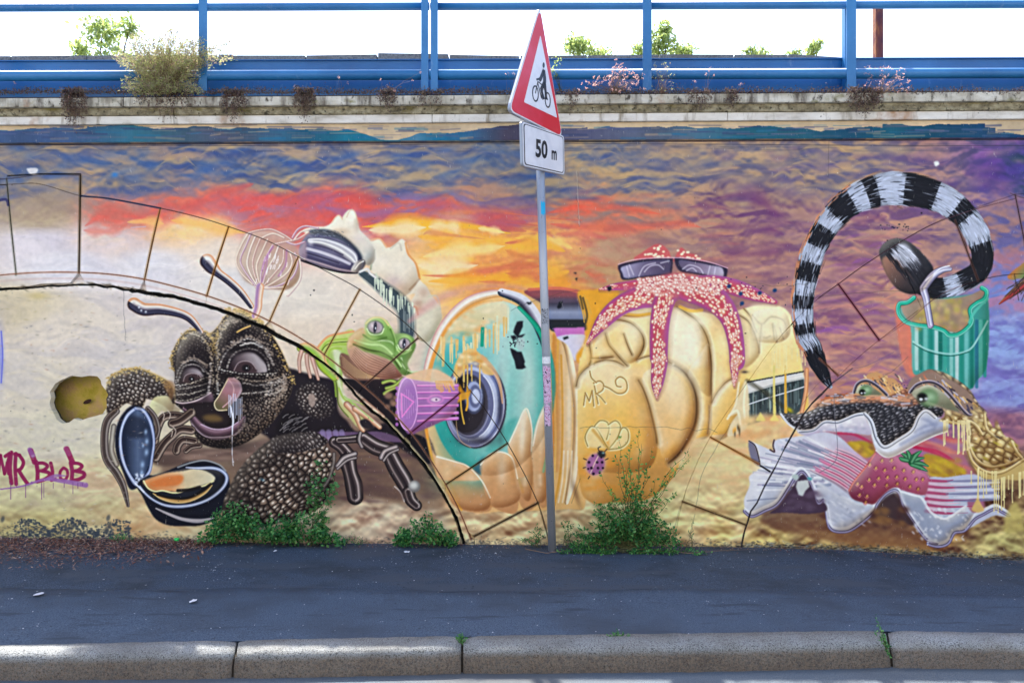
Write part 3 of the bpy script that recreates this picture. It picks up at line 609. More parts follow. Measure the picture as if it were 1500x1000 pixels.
# handle
poly(E((790,330),(810,270),(850,215),(900,190),(960,192),(1060,215),(1160,280),(1230,360),(1250,420),(1225,490),(1180,500),(1080,490),(960,455),(860,430),(800,400)), grad(E((860,260))[0], (92,90,124), E((1180,470))[0], (74,68,96), (.5, (118,114,142))), 1.1)
poly(E((870,185),(980,178),(1090,215),(1190,290),(1250,370),(1240,410),(1190,330),(1090,255),(960,222),(880,215)), (44, 54, 74), 1.8, .92)
for k_ in range(30):
    x, y = rg.uniform(860,1120), rg.uniform(185,230); line(E((x,y),(x+14,y+6)), .6, (120,130,150), .6)
tube(E((868,262),(960,268),(1080,310),(1170,370),(1200,410)), [4,6,8,9,5], [(-1,(70,70,96)),(-.55,(240,240,244)),(-.1,(176,174,186)),(.3,(250,247,244)),(1,(100,96,116))], .25)
for q, w_, c_ in ((E((850,320),(960,350),(1070,390),(1160,430)), 2.2, (222,218,230)), (E((880,290),(1000,318),(1110,365)), 1.2, (84,80,104)), (E((820,370),(950,410),(1080,450),(1180,470)), 2.4, (70,64,94)), (E((840,350),(940,378),(1080,425)), 1.2, (64,60,84)), (E((830,395),(950,430),(1080,470),(1190,488)), 1.4, (196,176,190))): line(q, w_, c_, .85, .9)
dab(*E((880,270))[0], 4, 6, .4, (235,232,240), .7); line(E((800,405),(960,460),(1100,494),(1215,498)), 1.1, (35,30,40))
poly(E((1170,480),(1205,420),(1262,400),(1275,440),(1225,495)), grad(E((1180,440))[0],(240,236,230),E((1260,460))[0],(84,78,86)), .8); line(E((1200,470),(1230,430),(1262,412)), 1, (250,248,244), .9)
line(E((1235,490),(1290,470),(1310,500),(1350,530)), 1.8, (225,222,220))
poly(E((790,320),(840,265),(846,330),(840,400),(800,385),(755,330)), (196,164,172), 2, .6)
emb(JT, 10, .35); emb(E((790,330),(810,270),(850,215),(900,190),(960,192),(1060,215),(1160,280),(1230,360),(1250,420),(1225,490),(1180,500),(1080,490),(960,455),(860,430),(800,400)), 7, .3)
# whisk balloon
poly(E((330,390),(360,290),(400,210),(500,190),(600,190),(690,230),(760,290),(800,420),(790,540),(700,620),(520,600),(400,560),(350,480)), (194,164,146), 3, .72)
emb(E((330,390),(360,290),(400,210),(500,190),(600,190),(690,230),(760,290),(800,420),(790,540),(700,620),(520,600),(400,560),(350,480)), 14, .35)
WH = [((420,205),(370,290),(330,400),(360,490),(450,580)),((440,205),(400,300),(360,400),(390,480),(470,590)),((470,230),(430,330),(410,430),(440,520),(490,600)),((510,240),(470,340),(450,430),(470,530),(500,600)),((560,250),(520,340),(480,440),(490,530),(510,600)),
 ((600,290),(560,360),(530,440),(510,520),(515,600)),((640,300),(610,380),(570,450),(540,520),(520,600)),((680,330),(670,420),(620,490),(560,560),(525,600)),((720,340),(740,420),(700,500),(600,570),(530,605)),((760,350),(780,430),(740,530),(640,590),(540,605)),((790,380),(805,470),(790,560),(720,650),(700,660)),
 ((420,205),(500,185),(590,180),(680,220),(740,260)),((520,240),(600,210),(680,240)),((740,240),(780,180),(840,155),(930,170)),((750,260),(800,200),(870,175)),((600,290),(690,270),(780,250),(860,200)),((470,600),(560,610),(680,600)),((830,270),(760,290),(700,270)),((700,330),(790,380),(830,400))]
for i, q in enumerate(WH):
    c_ = [(232,205,180),(196,150,182),(240,222,205),(210,165,150)][i % 4]
    line(E(*[(x+3, y+4) for x, y in q]), 1.3, (172,128,135), .55, .9)
    line(E(*q), 1.1, c_, .85); line(E(*[(x-2, y-2) for x, y in q]), .45, (252,240,228), .9)
for k_ in range(26):
    x, y = rg.uniform(480, 760), rg.uniform(330, 570); line(E((x,y),(x-8+rg.uniform(-4,4),y+30)), .7, (250,240,240), .8)
for q in (((560,380),(545,470),(520,560)), ((700,330),(690,440),(640,520)), ((600,310),(540,400),(520,480))): line(E(*q), 1.5, (178,110,170), .5, .9)
tube(E((505,600),(495,680),(490,750),(470,810)), [6,5.5,5.5,5], [(-1,(225,150,105)),(-.4,(252,235,215)),(0,(225,180,180)),(.5,(172,132,180)),(1,(212,180,200))], .15)
# ---- frog
GRN = (122, 162, 80); GRL = (192, 216, 152); PCH = (226, 176, 130)
def ftube(q, w, g=GRN): tube(q, w, [(-1,(232,170,110)),(-.7,g),(-.2,GRL),(.2,g),(.7,(92,130,66)),(1,(214,190,120))], .2)
poly(C((430,330),(500,262),(600,235),(690,220),(680,420),(620,470),(610,640),(640,760),(760,860),(740,940),(660,860),(590,760),(570,640),(545,540),(500,470),(445,400)), grad(C((480,300))[0],(205,216,130),C((600,700))[0],(200,196,130),(.5,(150,190,90))), 1.2)
poly(C((540,360),(600,380),(590,440),(590,560),(620,680),(700,780),(660,800),(600,740),(575,620),(560,500)), (226,232,200), 2, .85)
line(C((430,340),(500,265),(600,240),(690,225)), 1.6, (236,160,110), .8)
for q in (C((450,380),(500,300),(640,280)), C((470,420),(520,330),(640,320)), C((500,450),(520,360),(600,350)), C((520,520),(550,600),(560,700)), C((580,640),(620,720),(700,760))): line(q, 1.5, (160,196,70), .75, .9)
for q in (C((440,400),(500,320),(650,300)), C((545,540),(570,640),(580,760),(650,850))): line(q, .9, (96,120,40), .8)
tube(C((300,345),(360,350),(430,400),(470,480),(550,560)), [6,8,8,8,6], [(-1,(238,176,120)),(-.5,(214,206,140)),(0,(150,190,86)),(.6,(170,200,60)),(1,(110,120,60))], .2)
for q in (C((310,360),(290,440),(295,520)), C((345,400),(350,470),(372,560)), C((385,420),(405,490),(430,575))): tube(q, [3.5,3,2.2], [(-1,(150,100,80)),(0,(232,200,185)),(1,(170,120,100))], .3)
for q in (C((640,760),(700,830),(740,920),(760,950)), C((700,790),(790,850),(880,925)), C((760,740),(840,800),(905,850))): tube(q, [5,4.5,3.6] if len(q) == 3 else [5,4.5,4,3], [(-1,(140,92,72)),(-.2,(245,222,198)),(.4,(222,168,130)),(1,(150,100,76))], .25)
for q in (C((620,700),(720,780),(830,880)), C((650,720),(760,760),(850,820))): line(q, 1, (176,206,120), .8)
poly(C((735,880),(790,870),(840,935),(800,940),(750,920)), (48,40,44), 1)
poly(C((600,385),(700,430),(770,510),(880,560),(780,585),(690,575),(630,555),(595,480)), (128,92,78), 1.5)
poly(C((650,300),(700,330),(760,370),(880,400),(980,460),(1045,545),(1000,568),(940,578),(830,555),(730,500),(670,430),(645,360)), grad(C((700,360))[0],(196,150,124),C((980,560))[0],(150,98,84)), 1)
for i in range(17):
    f_ = i/16.; line(C((670+f_*40,430-f_*110),(800,560-f_*170),(1010-f_*20,570-f_*90)), .45, (205,165,140) if i % 2 else (112,74,64), .7)
for i in range(12):
    f_ = i/12.; line(C((600+f_*20,400+f_*150),(720,500+f_*70),(880,570)), .45, (205,170,120), .6)
poly(C((655,350),(650,300),(680,250),(740,215),(775,200),(790,150),(850,120),(915,135),(955,190),(985,240),(1060,240),(1125,270),(1145,330),(1115,400),(1085,460),(1110,520),(1165,522),(1060,545),(1010,500),(960,440),(860,400),(760,370),(700,330)), grad(C((700,200))[0],(206,206,130),C((1100,450))[0],(100,148,68),(.4,(136,178,92))), 1)
poly(C((655,350),(648,300),(680,245),(760,200),(770,260),(720,290),(700,330)), (224,170,120), 2.5, .85)
for q, c_ in ((C((700,290),(800,320),(900,330),(980,400),(1040,480)), (205,238,160)), (C((690,320),(800,360),(900,380),(980,430),(1030,500)), (70,96,40)), (C((860,290),(960,300),(1010,350)), (212,240,180)), (C((1040,420),(1060,480),(1110,520),(1160,520)), (220,240,190)), (C((930,150),(975,220),(1000,300)), (190,222,130)), (C((760,250),(830,290),(930,270)), (90,130,50)), (C((980,400),(1040,440),(1080,500)), (90,130,55)), (C((1010,360),(1050,390),(1110,360)), (200,232,150)), (C((960,210),(990,300),(990,400)), (96,140,56))): line(q, 1.4, c_, .85, .8)
for (cx, cy, rx, ry) in ((850,195,62,50),(1062,315,48,44)):
    x, y = C((cx, cy))[0]
    dab(x, y-1, rx/5+3, ry/5+3, .2, (165,205,120), .95, 4); dab(x, y, rx/5, ry/5, .2, (50,60,50), 1, 5); dab(x, y, rx/5-1.2, ry/5-1.2, .2, (205,195,196), 1, 4)
    dab(x, y, rx/5*.62, ry/5*.8, .2, (168,150,158), .9, 3); dab(x-.5, y, 2.6, ry/5*.85, .1, (42,44,60), 1, 3); dab(x+.2, y+1.4, 1., 2, 0, (245,248,255), 1, 2); dab(x-4.5, y-2, 2, 3, 0, (245,240,240), .7)
    line([(x-rx/5, y+2), (x-rx/9, y+ry/5), (x+rx/8, y+ry/5), (x+rx/5, y+2)], 1, (220,240,190), .9)
for x_, y_, rx_, ry_, c_, a_ in ((820,300,22,6,(196,222,150),.5),(940,380,14,7,(196,222,150),.5),(1090,430,6,14,(206,226,170),.5),(720,300,8,16,(206,170,120),.5),(900,270,14,4,(84,120,56),.5),(1000,260,8,10,(90,130,60),.45),(1060,400,8,8,(88,128,64),.4),(860,500,30,14,(190,140,116),.4),(980,540,16,8,(120,78,66),.5),(760,420,16,10,(212,166,138),.45)): dab(*C((x_,y_))[0], rx_, ry_, .4, c_, a_)
line(C((780,170),(830,128),(900,130),(945,180)), 1.3, (235,215,150), .8)
for q in (C((905,600),(960,585),(1010,600)), C((915,680),(960,650),(1040,620)), C((930,640),(990,620),(1050,570))): tube(q, 2.6, [(-1,(80,100,40)),(0,(190,210,110)),(1,(120,110,60))], .4)
for k_ in range(24):
    x, y = C((rg.uniform(760,1010), rg.uniform(640,880)))[0]
    if (x-380)*5 < 700+ (y-440)*5-560: continue
    dab(x, y, rg.uniform(3,7), rg.uniform(3,6), 0, (168,128,108), rg.uniform(.4,.8), 2)
# ---- grinding disc
EL = lambda cx, cy, rx, ry, n=28, a0=0, a1=6.2832, rot=0: [(cx+math.cos(t_)*rx*math.cos(rot)-math.sin(t_)*ry*math.sin(rot), cy+math.cos(t_)*rx*math.sin(rot)+math.sin(t_)*ry*math.cos(rot)) for t_ in np.linspace(a0, a1, n)]
# body of the grinder in gold
poly([(620,560),(628,520),(650,470),(690,436),(740,424),(790,440),(830,480),(842,540),(845,640),(858,735),(830,745),(740,748),(690,748),(652,700),(634,650),(622,620)], grad((630,600),(242,200,140),(850,600),(238,190,120)), 1.5)
poly(G((1050,440),(1080,470),(1110,480),(1160,540),(1190,620),(1230,760),(1245,900),(1240,1000),(1150,1400),(1000,1400),(1010,900),(1040,600)), grad((812,560),(222,150,70),(848,560),(248,232,196),(.35,(236,200,150)),(.75,(226,170,90))), 1.2)
tube([(815,480),(830,505),(838,545),(845,600),(843,660),(838,700),(830,735)], [4,5,5,5,5,6,3], [(-1,(255,248,228)),(-.2,(250,236,200)),(.5,(196,150,95)),(1,(160,120,80))], .3, .95)
for q, c_ in (([(822,520),(824,600),(822,680),(812,740)], (224,160,60)), ([(812,560),(814,640),(812,700)], (246,205,120)), ([(818,470),(816,560)], (240,180,80))): line(q, 1.6, c_, .8, .9)
# dough tongues below
TG = lambda q: poly(q, grad((0,600),(246,226,190),(0,745),(208,150,100),(.45,(232,184,130))), 1)
TG(H((150,250),(170,400),(220,450),(330,480),(430,520),(520,600),(590,740),(580,840),(380,830),(250,700),(190,540)))
TG(H((520,560),(520,500),(580,430),(660,405),(740,440),(780,560),(800,760),(760,860),(600,800),(580,700)))
TG(H((720,400),(730,340),(790,210),(830,110),(860,110),(895,240),(890,400),(905,540),(940,760),(860,840),(790,740),(760,540)))
TG(H((905,560),(895,380),(930,200),(990,60),(1010,100),(1015,500),(1030,760),(950,800)))
for q in (H((430,520),(520,600),(590,740)), H((520,500),(580,430),(660,405),(750,450),(790,600)), H((730,340),(790,210),(840,100),(870,110),(895,240),(890,400),(905,540)), H((905,360),(940,190),(1000,60)), H((200,450),(330,480),(430,520))): line(q, 1.1, (252,242,215), .9)
for q in (H((590,560),(620,650),(640,760)), H((700,480),(720,600),(740,700)), H((830,300),(840,500),(850,640)), H((960,300),(950,480),(960,640))): line(q, 3, (255,238,205), .45, 1.6)
for q in (H((560,560),(600,680),(600,800)), H((800,400),(790,560),(830,700)), H((260,520),(300,640),(360,760)), H((120,230),(150,400),(200,560),(300,720),(360,820))): line(q, 2, (216,150,70), .6, 1.4)
line(H((120,230),(150,380),(180,480),(260,640),(320,740),(380,830)), 1.8, (240,178,70), .8)
# disc
poly(EL(722,568,92,128,rot=.06), grad((650,560),(52,170,160),(805,560),(64,178,166),(.55,(190,226,218)),(.75,(150,208,200))), 1)
dab(640, 540, 16, 40, .1, (70,184,180), .75); dab(660, 500, 16, 18, 0, (120,205,205), .6); dab(655, 600, 16, 40, 0, (40,165,155), .6); dab(700, 690, 50, 22, -.2, (36,158,148), .8); dab(668, 640, 22, 40, 0, (44,160,152), .7); dab(775, 560, 12, 70, 0, (222,236,226), .6); dab(745, 600, 10, 60, .1, (90,190,180), .5); dab(690, 520, 40, 24, 0, (110,196,200), .5); dab(728, 700, 26, 18, -.3, (60,130,140), .5)
# lower tongues over the disc again
TG(H((520,560),(520,500),(580,430),(660,405),(740,440),(780,560),(800,760),(600,800))); TG(H((720,400),(730,340),(790,210),(830,110),(860,110),(895,240),(890,400),(905,540),(800,600),(760,540))); TG(H((905,560),(895,380),(930,200),(990,60),(1010,100),(1015,500)))
TG(H((150,300),(170,400),(220,450),(330,470),(430,510),(540,600),(400,620),(220,600),(180,480)))
poly(H((470,520),(540,440),(530,480),(515,580)), (72,110,130), 2, .8); poly(H((700,200),(790,160),(720,330),(640,400),(560,390)), (48,164,152), 5, .55)
for q in (H((520,500),(580,430),(660,405),(750,450),(790,600)), H((730,340),(790,210),(840,100),(870,110),(895,240),(890,400)), H((905,360),(940,190),(1000,60)), H((200,440),(330,476),(430,514),(530,620),(590,740))): line(q, 1.2, (252,244,220), .95)
for x_, y_, rx_, ry_, c_, a_ in ((765,640,5,34,(255,244,220),.7),(781,690,7,34,(214,150,86),.5),(752,690,8,26,(222,160,96),.5),(735,690,7,20,(255,242,215),.6),(722,716,12,24,(220,160,104),.45),(700,735,16,12,(212,150,100),.4),(672,716,16,14,(226,168,110),.5),(655,690,8,14,(250,226,180),.5),(690,700,14,7,(250,232,196),.5),(800,700,5,40,(216,150,80),.55),(794,640,4,30,(250,226,186),.6),(770,728,20,8,(206,146,96),.45),(660,735,14,8,(206,150,104),.5)): dab(x_, y_, rx_, ry_, .05, c_, a_)
for x_ in (826, 832, 838): line([(x_, 660), (x_-2, 700), (x_-8, 735)], 1.2, (255,246,220), .6, 1)
dab(843, 720, 4, 22, -.3, (120,84,60), .6); dab(815, 600, 5, 70, 0, (196,128,62), .45); dab(834, 600, 5, 90, 0, (255,250,235), .6)
# rim of the guard
tube([(622,600),(624,560),(632,520),(650,478),(682,444),(722,430),(752,433)], [5,6,6.5,7,7,6,4], [(-1,(214,150,150)),(-.5,(240,222,205)),(0,(252,246,236)),(.5,(232,190,140)),(1,(216,150,80))], .2)
tube([(626,640),(622,600),(626,556),(640,510),(664,470),(700,446),(735,440)], [2,3,3,3,3,3,1], (238,160,70), .9, .85)
tube([(600,470),(640,440),(690,421),(750,420),(800,430),(860,425)], [3,6,6,4,4,2], (214,150,150), 1.5, .5)
tube([(735,428),(765,440),(785,466),(798,500),(803,530)], [6,8,9,7,3], [(-1,(236,232,236)),(-.2,(222,224,236)),(.3,(120,120,140)),(.7,(48,54,70)),(1,(38,70,80))], .2)
tube(G((800,250),(870,320),(930,390),(970,470),(980,560)), [2.5,3,4,3,2], [(-1,(10,110,90)),(0,(18,178,140)),(1,(30,150,130))], .3)
line([(803,540),(806,590),(803,650),(796,690)], 1.8, (150,200,150), .8, .9); line([(806,540),(808,600),(806,660)], 1.2, (224,176,80), .8)
# dough over the disc top
poly([(640,530),(645,506),(658,480),(684,456),(722,440),(744,446),(742,472),(728,474),(716,468),(706,486),(690,488),(672,486),(656,496),(648,520)], grad((650,500),(238,190,120),(745,450),(246,226,178)), 4, .8)
for k_ in range(26): dab(rg.uniform(655,715), rg.uniform(455,500), rg.uniform(4,9), rg.uniform(3,6), 0, [(250,235,200),(232,176,104),(244,214,160)][rg.randint(3)], .6)
for k_ in range(36):
    x = rg.uniform(645, 745); y = 500-max(0, (x-690))*.75+rg.uniform(-8, 8) if x < 745 else 440
    line([(x, y), (x, y+rg.uniform(14, 42))], [1.6, .9], [(244,220,160),(226,232,200),(236,196,120)][rg.randint(3)], .85)
for x_ in (708, 706): line([(x_, 480), (x_-1, 506)], 1.6, (20,160,130), .9)
# hub rings
for rx, ry, cx, cy, c_ in ((46,64,696,592,(52,50,64)),(44,62,696,591,(128,136,178)),(38,55,692,592,(196,204,232)),(34,50,690,592,(108,112,150)),(29,45,686,592,(70,66,80)),(27,42,684,591,(48,42,48))):
    poly(EL(cx, cy, rx, ry, 22), c_, .9)
for rx, ry, cx, c_, a0, a1 in ((42,60,696,(222,228,248),-1.2,1.4),(40,57,694,(96,100,140),-1.3,1.3),(34,50,690,(226,232,250),-1.,1.2),(43,61,695,(170,178,215),1.3,3.2),(38,54,692,(150,158,200),1.2,2.8),(30,46,687,(150,150,178),.2,2.6),(37,53,691,(210,216,240),3.3,4.4)): line(EL(cx, 592, rx, ry, 16, a0, a1), 1, c_, .85)
dab(733, 600, 5, 44, 0, (40,38,50), .6); dab(700, 645, 26, 7, 0, (44,38,46), .7)
for rx, ry, cx, c_ in ((15,26,694,(70,74,100)),(12.5,22,694,(168,178,215)),(9,17,696,(104,110,148)),(6,11,697,(205,212,238))): poly(EL(cx, 580, rx, ry, 18), c_, .8)
dab(676, 610, 10, 26, 0, (34,28,32), .9)
poly([(664,548),(672,522),(690,510),(706,520),(716,532),(724,548),(708,546),(700,530),(684,534),(674,552)], (240,196,120), 1.6, .9)
for k_ in range(18): dab(rg.uniform(670,716), rg.uniform(516,540), 4, 3, 0, [(250,232,190),(228,160,80)][rg.randint(2)], .7)
for k_ in range(13):
    x = rg.uniform(668, 706); line([(x, 534), (x, 534+rg.uniform(14, 36))], .8, (236,196,110), .9)
tube([(706,522),(722,540),(732,562),(736,590)], [3,3,2.4,1], (232,180,130), .7, .75)
line([(674,570),(676,600),(680,620)], 1.2, (228,180,70), .9); line([(684,566),(685,590),(683,600)], 1.6, (232,172,50), .9); line([(671,560),(668,600),(672,640),(690,655)], .7, (205,170,120), .6)
poly([(666,574),(672,562),(680,574),(690,570),(686,582),(676,586),(668,590)], (226,160,50), .8, .9)
dab(640,545,8,10,0,(240,190,140),.7); dab(650, 555, 14, 7, .3, (246,220,190), .8)
# ---- purple carved cylinder
poly(C((1060,560),(1150,580),(1300,590),(1440,615),(1455,700),(1440,790),(1395,850),(1300,900),(1180,950),(1100,980),(1040,900),(1010,820),(1005,700),(1020,620)), grad(C((1100,560))[0],(196,132,196),C((1200,940))[0],(150,104,170)), .9)
for y0_, y1_ in ((610,600),(660,650),(705,690),(760,745),(815,800),(870,840)):
    tube(C((1160,y0_+10),(1300,(y0_+y1_)/2+14),(1450,y1_+20)), 2.6, [(-1,(150,96,160)),(-.2,(236,170,226)),(.3,(222,120,205)),(1,(140,92,160))], .3)
for i in range(7):
    y_ = 640+i*44; dab(*C((1008, y_))[0], 2.4, 3, 0, (176,110,186), 1, 3)
poly([(C((1085,755))[0][0]+math.cos(t_)*14.5, C((1085,755))[0][1]+math.sin(t_)*38) for t_ in np.linspace(0, 6.28, 20)[:-1]], (172,118,190), .6)
tube([(C((1085,755))[0][0]+math.cos(t_)*14.5, C((1085,755))[0][1]+math.sin(t_)*38) for t_ in np.linspace(0, 6.28, 24)], .9, (225,170,228), .6)
for x_ in range(1030, 1150, 16): line(C((x_,640+abs(x_-1085)*1.4),(x_+4,870-abs(x_-1085)*1.2)), .5, (212,160,218), .7)
for q in (((1040,680),(1130,740)),((1130,740),(1045,850)),((1040,680),(1045,850))): line(C(*q), 1.1, (238,140,220), .95)
dab(*C((1290,722))[0], 13, 7.5, -.1, (222,140,208), 1, 5); dab(*C((1292,722))[0], 10, 5.2, -.1, (176,116,184), 1, 4); dab(*C((1292,724))[0], 7, 3.2, 0, (238,205,232), 1, 3); dab(*C((1296,724))[0], 1.6, 1.4, 0, (80,40,90), 1, 2)
poly(C((1070,560),(1150,520),(1280,500),(1400,560),(1430,620),(1300,600),(1180,585)), (240,200,160), 1.5, .9)
for k_ in range(14): line(C((1290+k_*9,590),(1300+k_*10,610+rg.uniform(20,60))), .8, (236,170,90), .8)
# black box, purple label behind the pole
poly([(768,426),(830,424),(852,428),(866,460),(862,482),(808,484),(800,450)], grad((0,432),(150,80,86),(0,482),(44,46,54),(.25,(62,58,74)),(.5,(148,158,186)),(.68,(120,130,160)),(.74,(40,42,48))), 1.2)
dab(822, 440, 30, 5, 0, (92,84,108), .7); line([(775,424),(820,422),(850,428)], 2.2, (220,112,90), .9, .9)
poly([(810,480),(856,479),(856,491),(816,494)], (204,118,196), .6, 1, False); poly([(816,493),(856,490),(855,510),(846,520),(842,528),(832,506)], (222,218,238), .9)
poly([(846,428),(872,424),(905,420),(900,450),(872,480),(866,506),(856,520),(848,532),(844,520),(856,500),(858,470)], (240,170,50), 2, .95)
for q in (G((1240,140),(1250,200),(1270,300),(1280,360)), G((1280,160),(1320,280),(1310,360)), G((1300,190),(1335,300))): line(q, .8, (225,170,70), .9)
for q in (G((1270,180),(1300,300),(1290,360)), G((1250,170),(1270,260))): line(q, 1.6, (70,62,50), .7)
for k_ in range(14): dab(rg.uniform(846,862), rg.uniform(500,545), 2, 3, 0, (252,232,190), .7)

emb(C((655,350),(650,300),(680,250),(740,215),(775,200),(790,150),(850,120),(915,135),(955,190),(985,240),(1060,240),(1125,270),(1145,330),(1115,400),(1085,460),(1110,520),(1060,545),(1010,500),(960,440),(860,400),(760,370),(700,330)), 8, .3)
emb(C((650,300),(700,330),(760,370),(880,400),(980,460),(1045,545),(1000,568),(940,578),(830,555),(730,500),(670,430),(645,360)), 8, .3)
emb(C((1060,560),(1150,580),(1300,590),(1440,615),(1455,700),(1440,790),(1395,850),(1300,900),(1180,950),(1100,980),(1040,900),(1010,820),(1005,700),(1020,620)), 12, .3)
emb(EL(722,568,92,128,rot=.06), 16, .25)
emb(F((130,180),(210,262),(280,250),(330,310),(380,300),(440,250),(480,290),(490,360),(540,420),(570,540),(450,670),(300,560),(215,470),(240,330)), 16, .28); emb(F((560,550),(620,590),(660,660),(720,740),(735,830),(700,900),(640,1000),(560,980),(545,880),(500,740),(540,650)), 12, .25)
for q in (H((520,560),(520,500),(580,430),(660,405),(740,440),(780,560),(800,760),(600,800)), H((720,400),(730,340),(790,210),(830,110),(860,110),(895,240),(890,400),(905,540),(880,760),(800,700),(760,540)), H((905,560),(895,380),(930,200),(990,60),(1010,100),(1015,500),(1000,740),(930,760)), H((190,440),(330,480),(430,520),(520,600),(590,740),(560,830),(380,820),(250,700))): emb(q, 9, .4)
# ---- golden carved body
BOD = [(846,560),(852,520),(862,492),(880,470),(905,458),(960,448),(1010,452),(1060,462),(1088,452),(1120,446),(1150,452),(1165,480),(1176,540),(1184,580),(1180,600),(1150,600),(1120,606),(1092,622),(1064,634),(1020,642),(1000,668),(985,700),(950,730),(900,735),(865,735),(848,700)]
poly(BOD, grad((0,455),(252,238,184),(0,735),(212,150,74),(.4,(252,216,124)),(.7,(242,184,80))), 1.5)
for k_ in range(80):
    x, y = rg.uniform(855,1080), rg.uniform(470,720)
    if inpoly(BOD, x, y) and inpoly(BOD, x+14, y) and inpoly(BOD, x, y+10): dab(x, y, rg.uniform(8,22), rg.uniform(6,16), rg.rand()*3, [(250,190,90),(250,236,200),(240,180,100),(224,160,90)][rg.randint(4)], .32)
def carve(q, w=3., dk=(150,112,60), lt=(255,248,215), a=.8):
    line([(x-w*1.3, y+w*.2) for x, y in q], w*1.5, (206,146,84), a*.3, 1.9)
    line([(x+w*.8, y+w*.5) for x, y in q], w*1.1, lt, a*.85, 1.5); line(q, w*1., dk, a*.85, 1.5); line([(x-w*.25, y) for x, y in q], w*.28, np.array(dk)*.62, a*.75, 1)
def puff(pts, c=(252,240,205), a=.55): poly(pts, c, 7, a)
puff(J((60,200),(200,130),(340,150),(500,160),(650,220),(710,330),(690,450),(520,430),(400,300),(120,300)), (250,226,176), .6)
puff(J((600,60),(760,40),(810,200),(800,420),(760,560),(760,400),(700,250),(600,140)), (250,224,165), .6)
puff(J((640,240),(700,380),(680,520),(620,620),(520,640),(500,420),(560,260)), (247,208,150), .7)
puff(I((760,580),(900,620),(980,760),(1000,960),(860,980),(720,900),(700,700)), (253,246,218), .8)
puff(I((1080,600),(1200,600),(1320,640),(1330,860),(1240,980),(1160,800)), (250,232,180), .7)
puff(I((150,900),(250,820),(420,660),(520,760),(480,900),(300,940)), (252,236,190), .7)
carve(J((570,130),(640,155),(700,210),(745,300),(757,400),(745,500),(700,600),(650,680),(585,740)), 4.6, (130,95,58))
carve(J((400,235),(430,290),(460,370),(485,470),(505,560),(512,615)), 3.8)
carve(J((20,270),(40,210),(100,150),(180,115),(250,118),(310,145)), 3.2); carve(J((100,140),(110,90),(95,0)), 2.2); carve(J((110,100),(170,100),(240,92)), 2)
carve(I((235,740),(260,820),(300,870),(350,930),(395,975)), 2.4); carve(I((250,640),(330,640),(430,670),(500,740),(520,810),(500,880),(465,935)), 2.6); carve(I((370,745),(400,830),(430,895)), 2); carve(I((470,930),(560,905),(640,920),(720,960)), 1.8); carve(I((370,610),(470,615),(560,600)), 2.2, (205,140,60)); line(I((400,600),(480,606),(560,595)), 2, (245,190,70), .8)
carve(I((760,545),(830,590),(910,650),(970,740),(1005,860),(1015,990)), 3.2); line(I((780,545),(860,575),(940,570)), 2.4, (240,185,60), .8, .9)
carve(J((830,30),(845,150),(842,260),(848,370)), 2.6, (160,122,66)); carve(J((848,370),(880,310),(930,250),(975,225)), 3, (165,115,60)); carve(J((830,390),(830,480),(820,560)), 2, (170,120,70), a=.5)
carve(I((1200,600),(1280,650),(1330,740),(1360,840)), 1.8); carve(I((1250,560),(1300,620),(1340,720),(1400,770),(1440,760)), 1.6); carve(I((1380,740),(1365,800),(1360,880)), 1.6); carve(I((1460,670),(1480,720),(1490,800)), 1.6)
R8b = zc(1100, 240, 3.75)
carve(R8b((10,830),(60,880),(110,840),(180,860),(200,930)), 1.6); carve(R8b((60,880),(50,960)), 1.6); carve(R8b((120,880),(130,960)), 1.6); carve(R8b((160,900),(180,960)), 1.3)
puff(R8b((0,780),(100,770),(180,800),(210,860),(200,960),(20,960)), (250,242,205), .7)
for x_, y_, rx_, ry_, c_, a_ in ((985,560,22,44,(255,244,214),.6),(960,620,26,40,(232,176,104),.45),(1010,640,10,40,(206,146,84),.5),(900,560,30,26,(255,240,205),.5),(880,600,20,24,(240,196,128),.5),(930,580,12,40,(238,180,110),.4),(1052,560,14,60,(255,240,200),.5),(1030,520,6,40,(246,206,130),.5),(1070,600,14,26,(236,190,120),.5),(900,690,44,24,(214,150,84),.5),(965,690,26,22,(200,142,86),.5),(1010,500,14,30,(255,250,228),.6),(900,500,16,20,(250,205,120),.5),(930,484,16,12,(255,246,214),.6),(870,520,8,14,(250,200,110),.6),(1110,500,16,40,(252,244,212),.6),(1150,480,12,20,(255,248,220),.6),(1140,540,24,24,(246,226,160),.5),(1025,470,16,10,(255,246,215),.7),(948,660,5,30,(214,150,90),.4)): dab(x_, y_, rx_, ry_, .1, c_, a_)
for q, r_, a_ in ((J((20,270),(60,180),(180,118),(310,145),(370,190),(440,300),(490,470),(515,620),(470,760),(300,800),(60,760),(15,560)), 20, .42), (J((420,230),(480,160),(600,135),(700,200),(757,330),(757,480),(700,620),(600,735),(540,700),(520,600),(480,420)), 16, .5), (I((145,850),(200,740),(300,660),(430,670),(500,740),(520,810),(500,880),(420,960),(300,920),(160,950)), 12, .42), (I((760,545),(830,590),(910,650),(970,740),(1005,860),(1015,1000),(1000,1200),(850,1080),(720,960),(690,780),(710,620)), 16, .42), (J((760,100),(835,20),(845,380),(838,560),(760,580),(775,380),(700,210)), 12, .38), (J((850,370),(900,290),(985,225),(1045,250),(1030,400),(960,560),(850,600),(830,480)), 12, .42), (I((1060,560),(1200,600),(1290,660),(1350,800),(1360,900),(1240,980),(1150,700)), 12, .35), (R8b((10,830),(60,800),(150,790),(200,830),(215,930),(150,980),(20,960)), 9, .4)): emb(q, r_, a_, -.6, -.6)
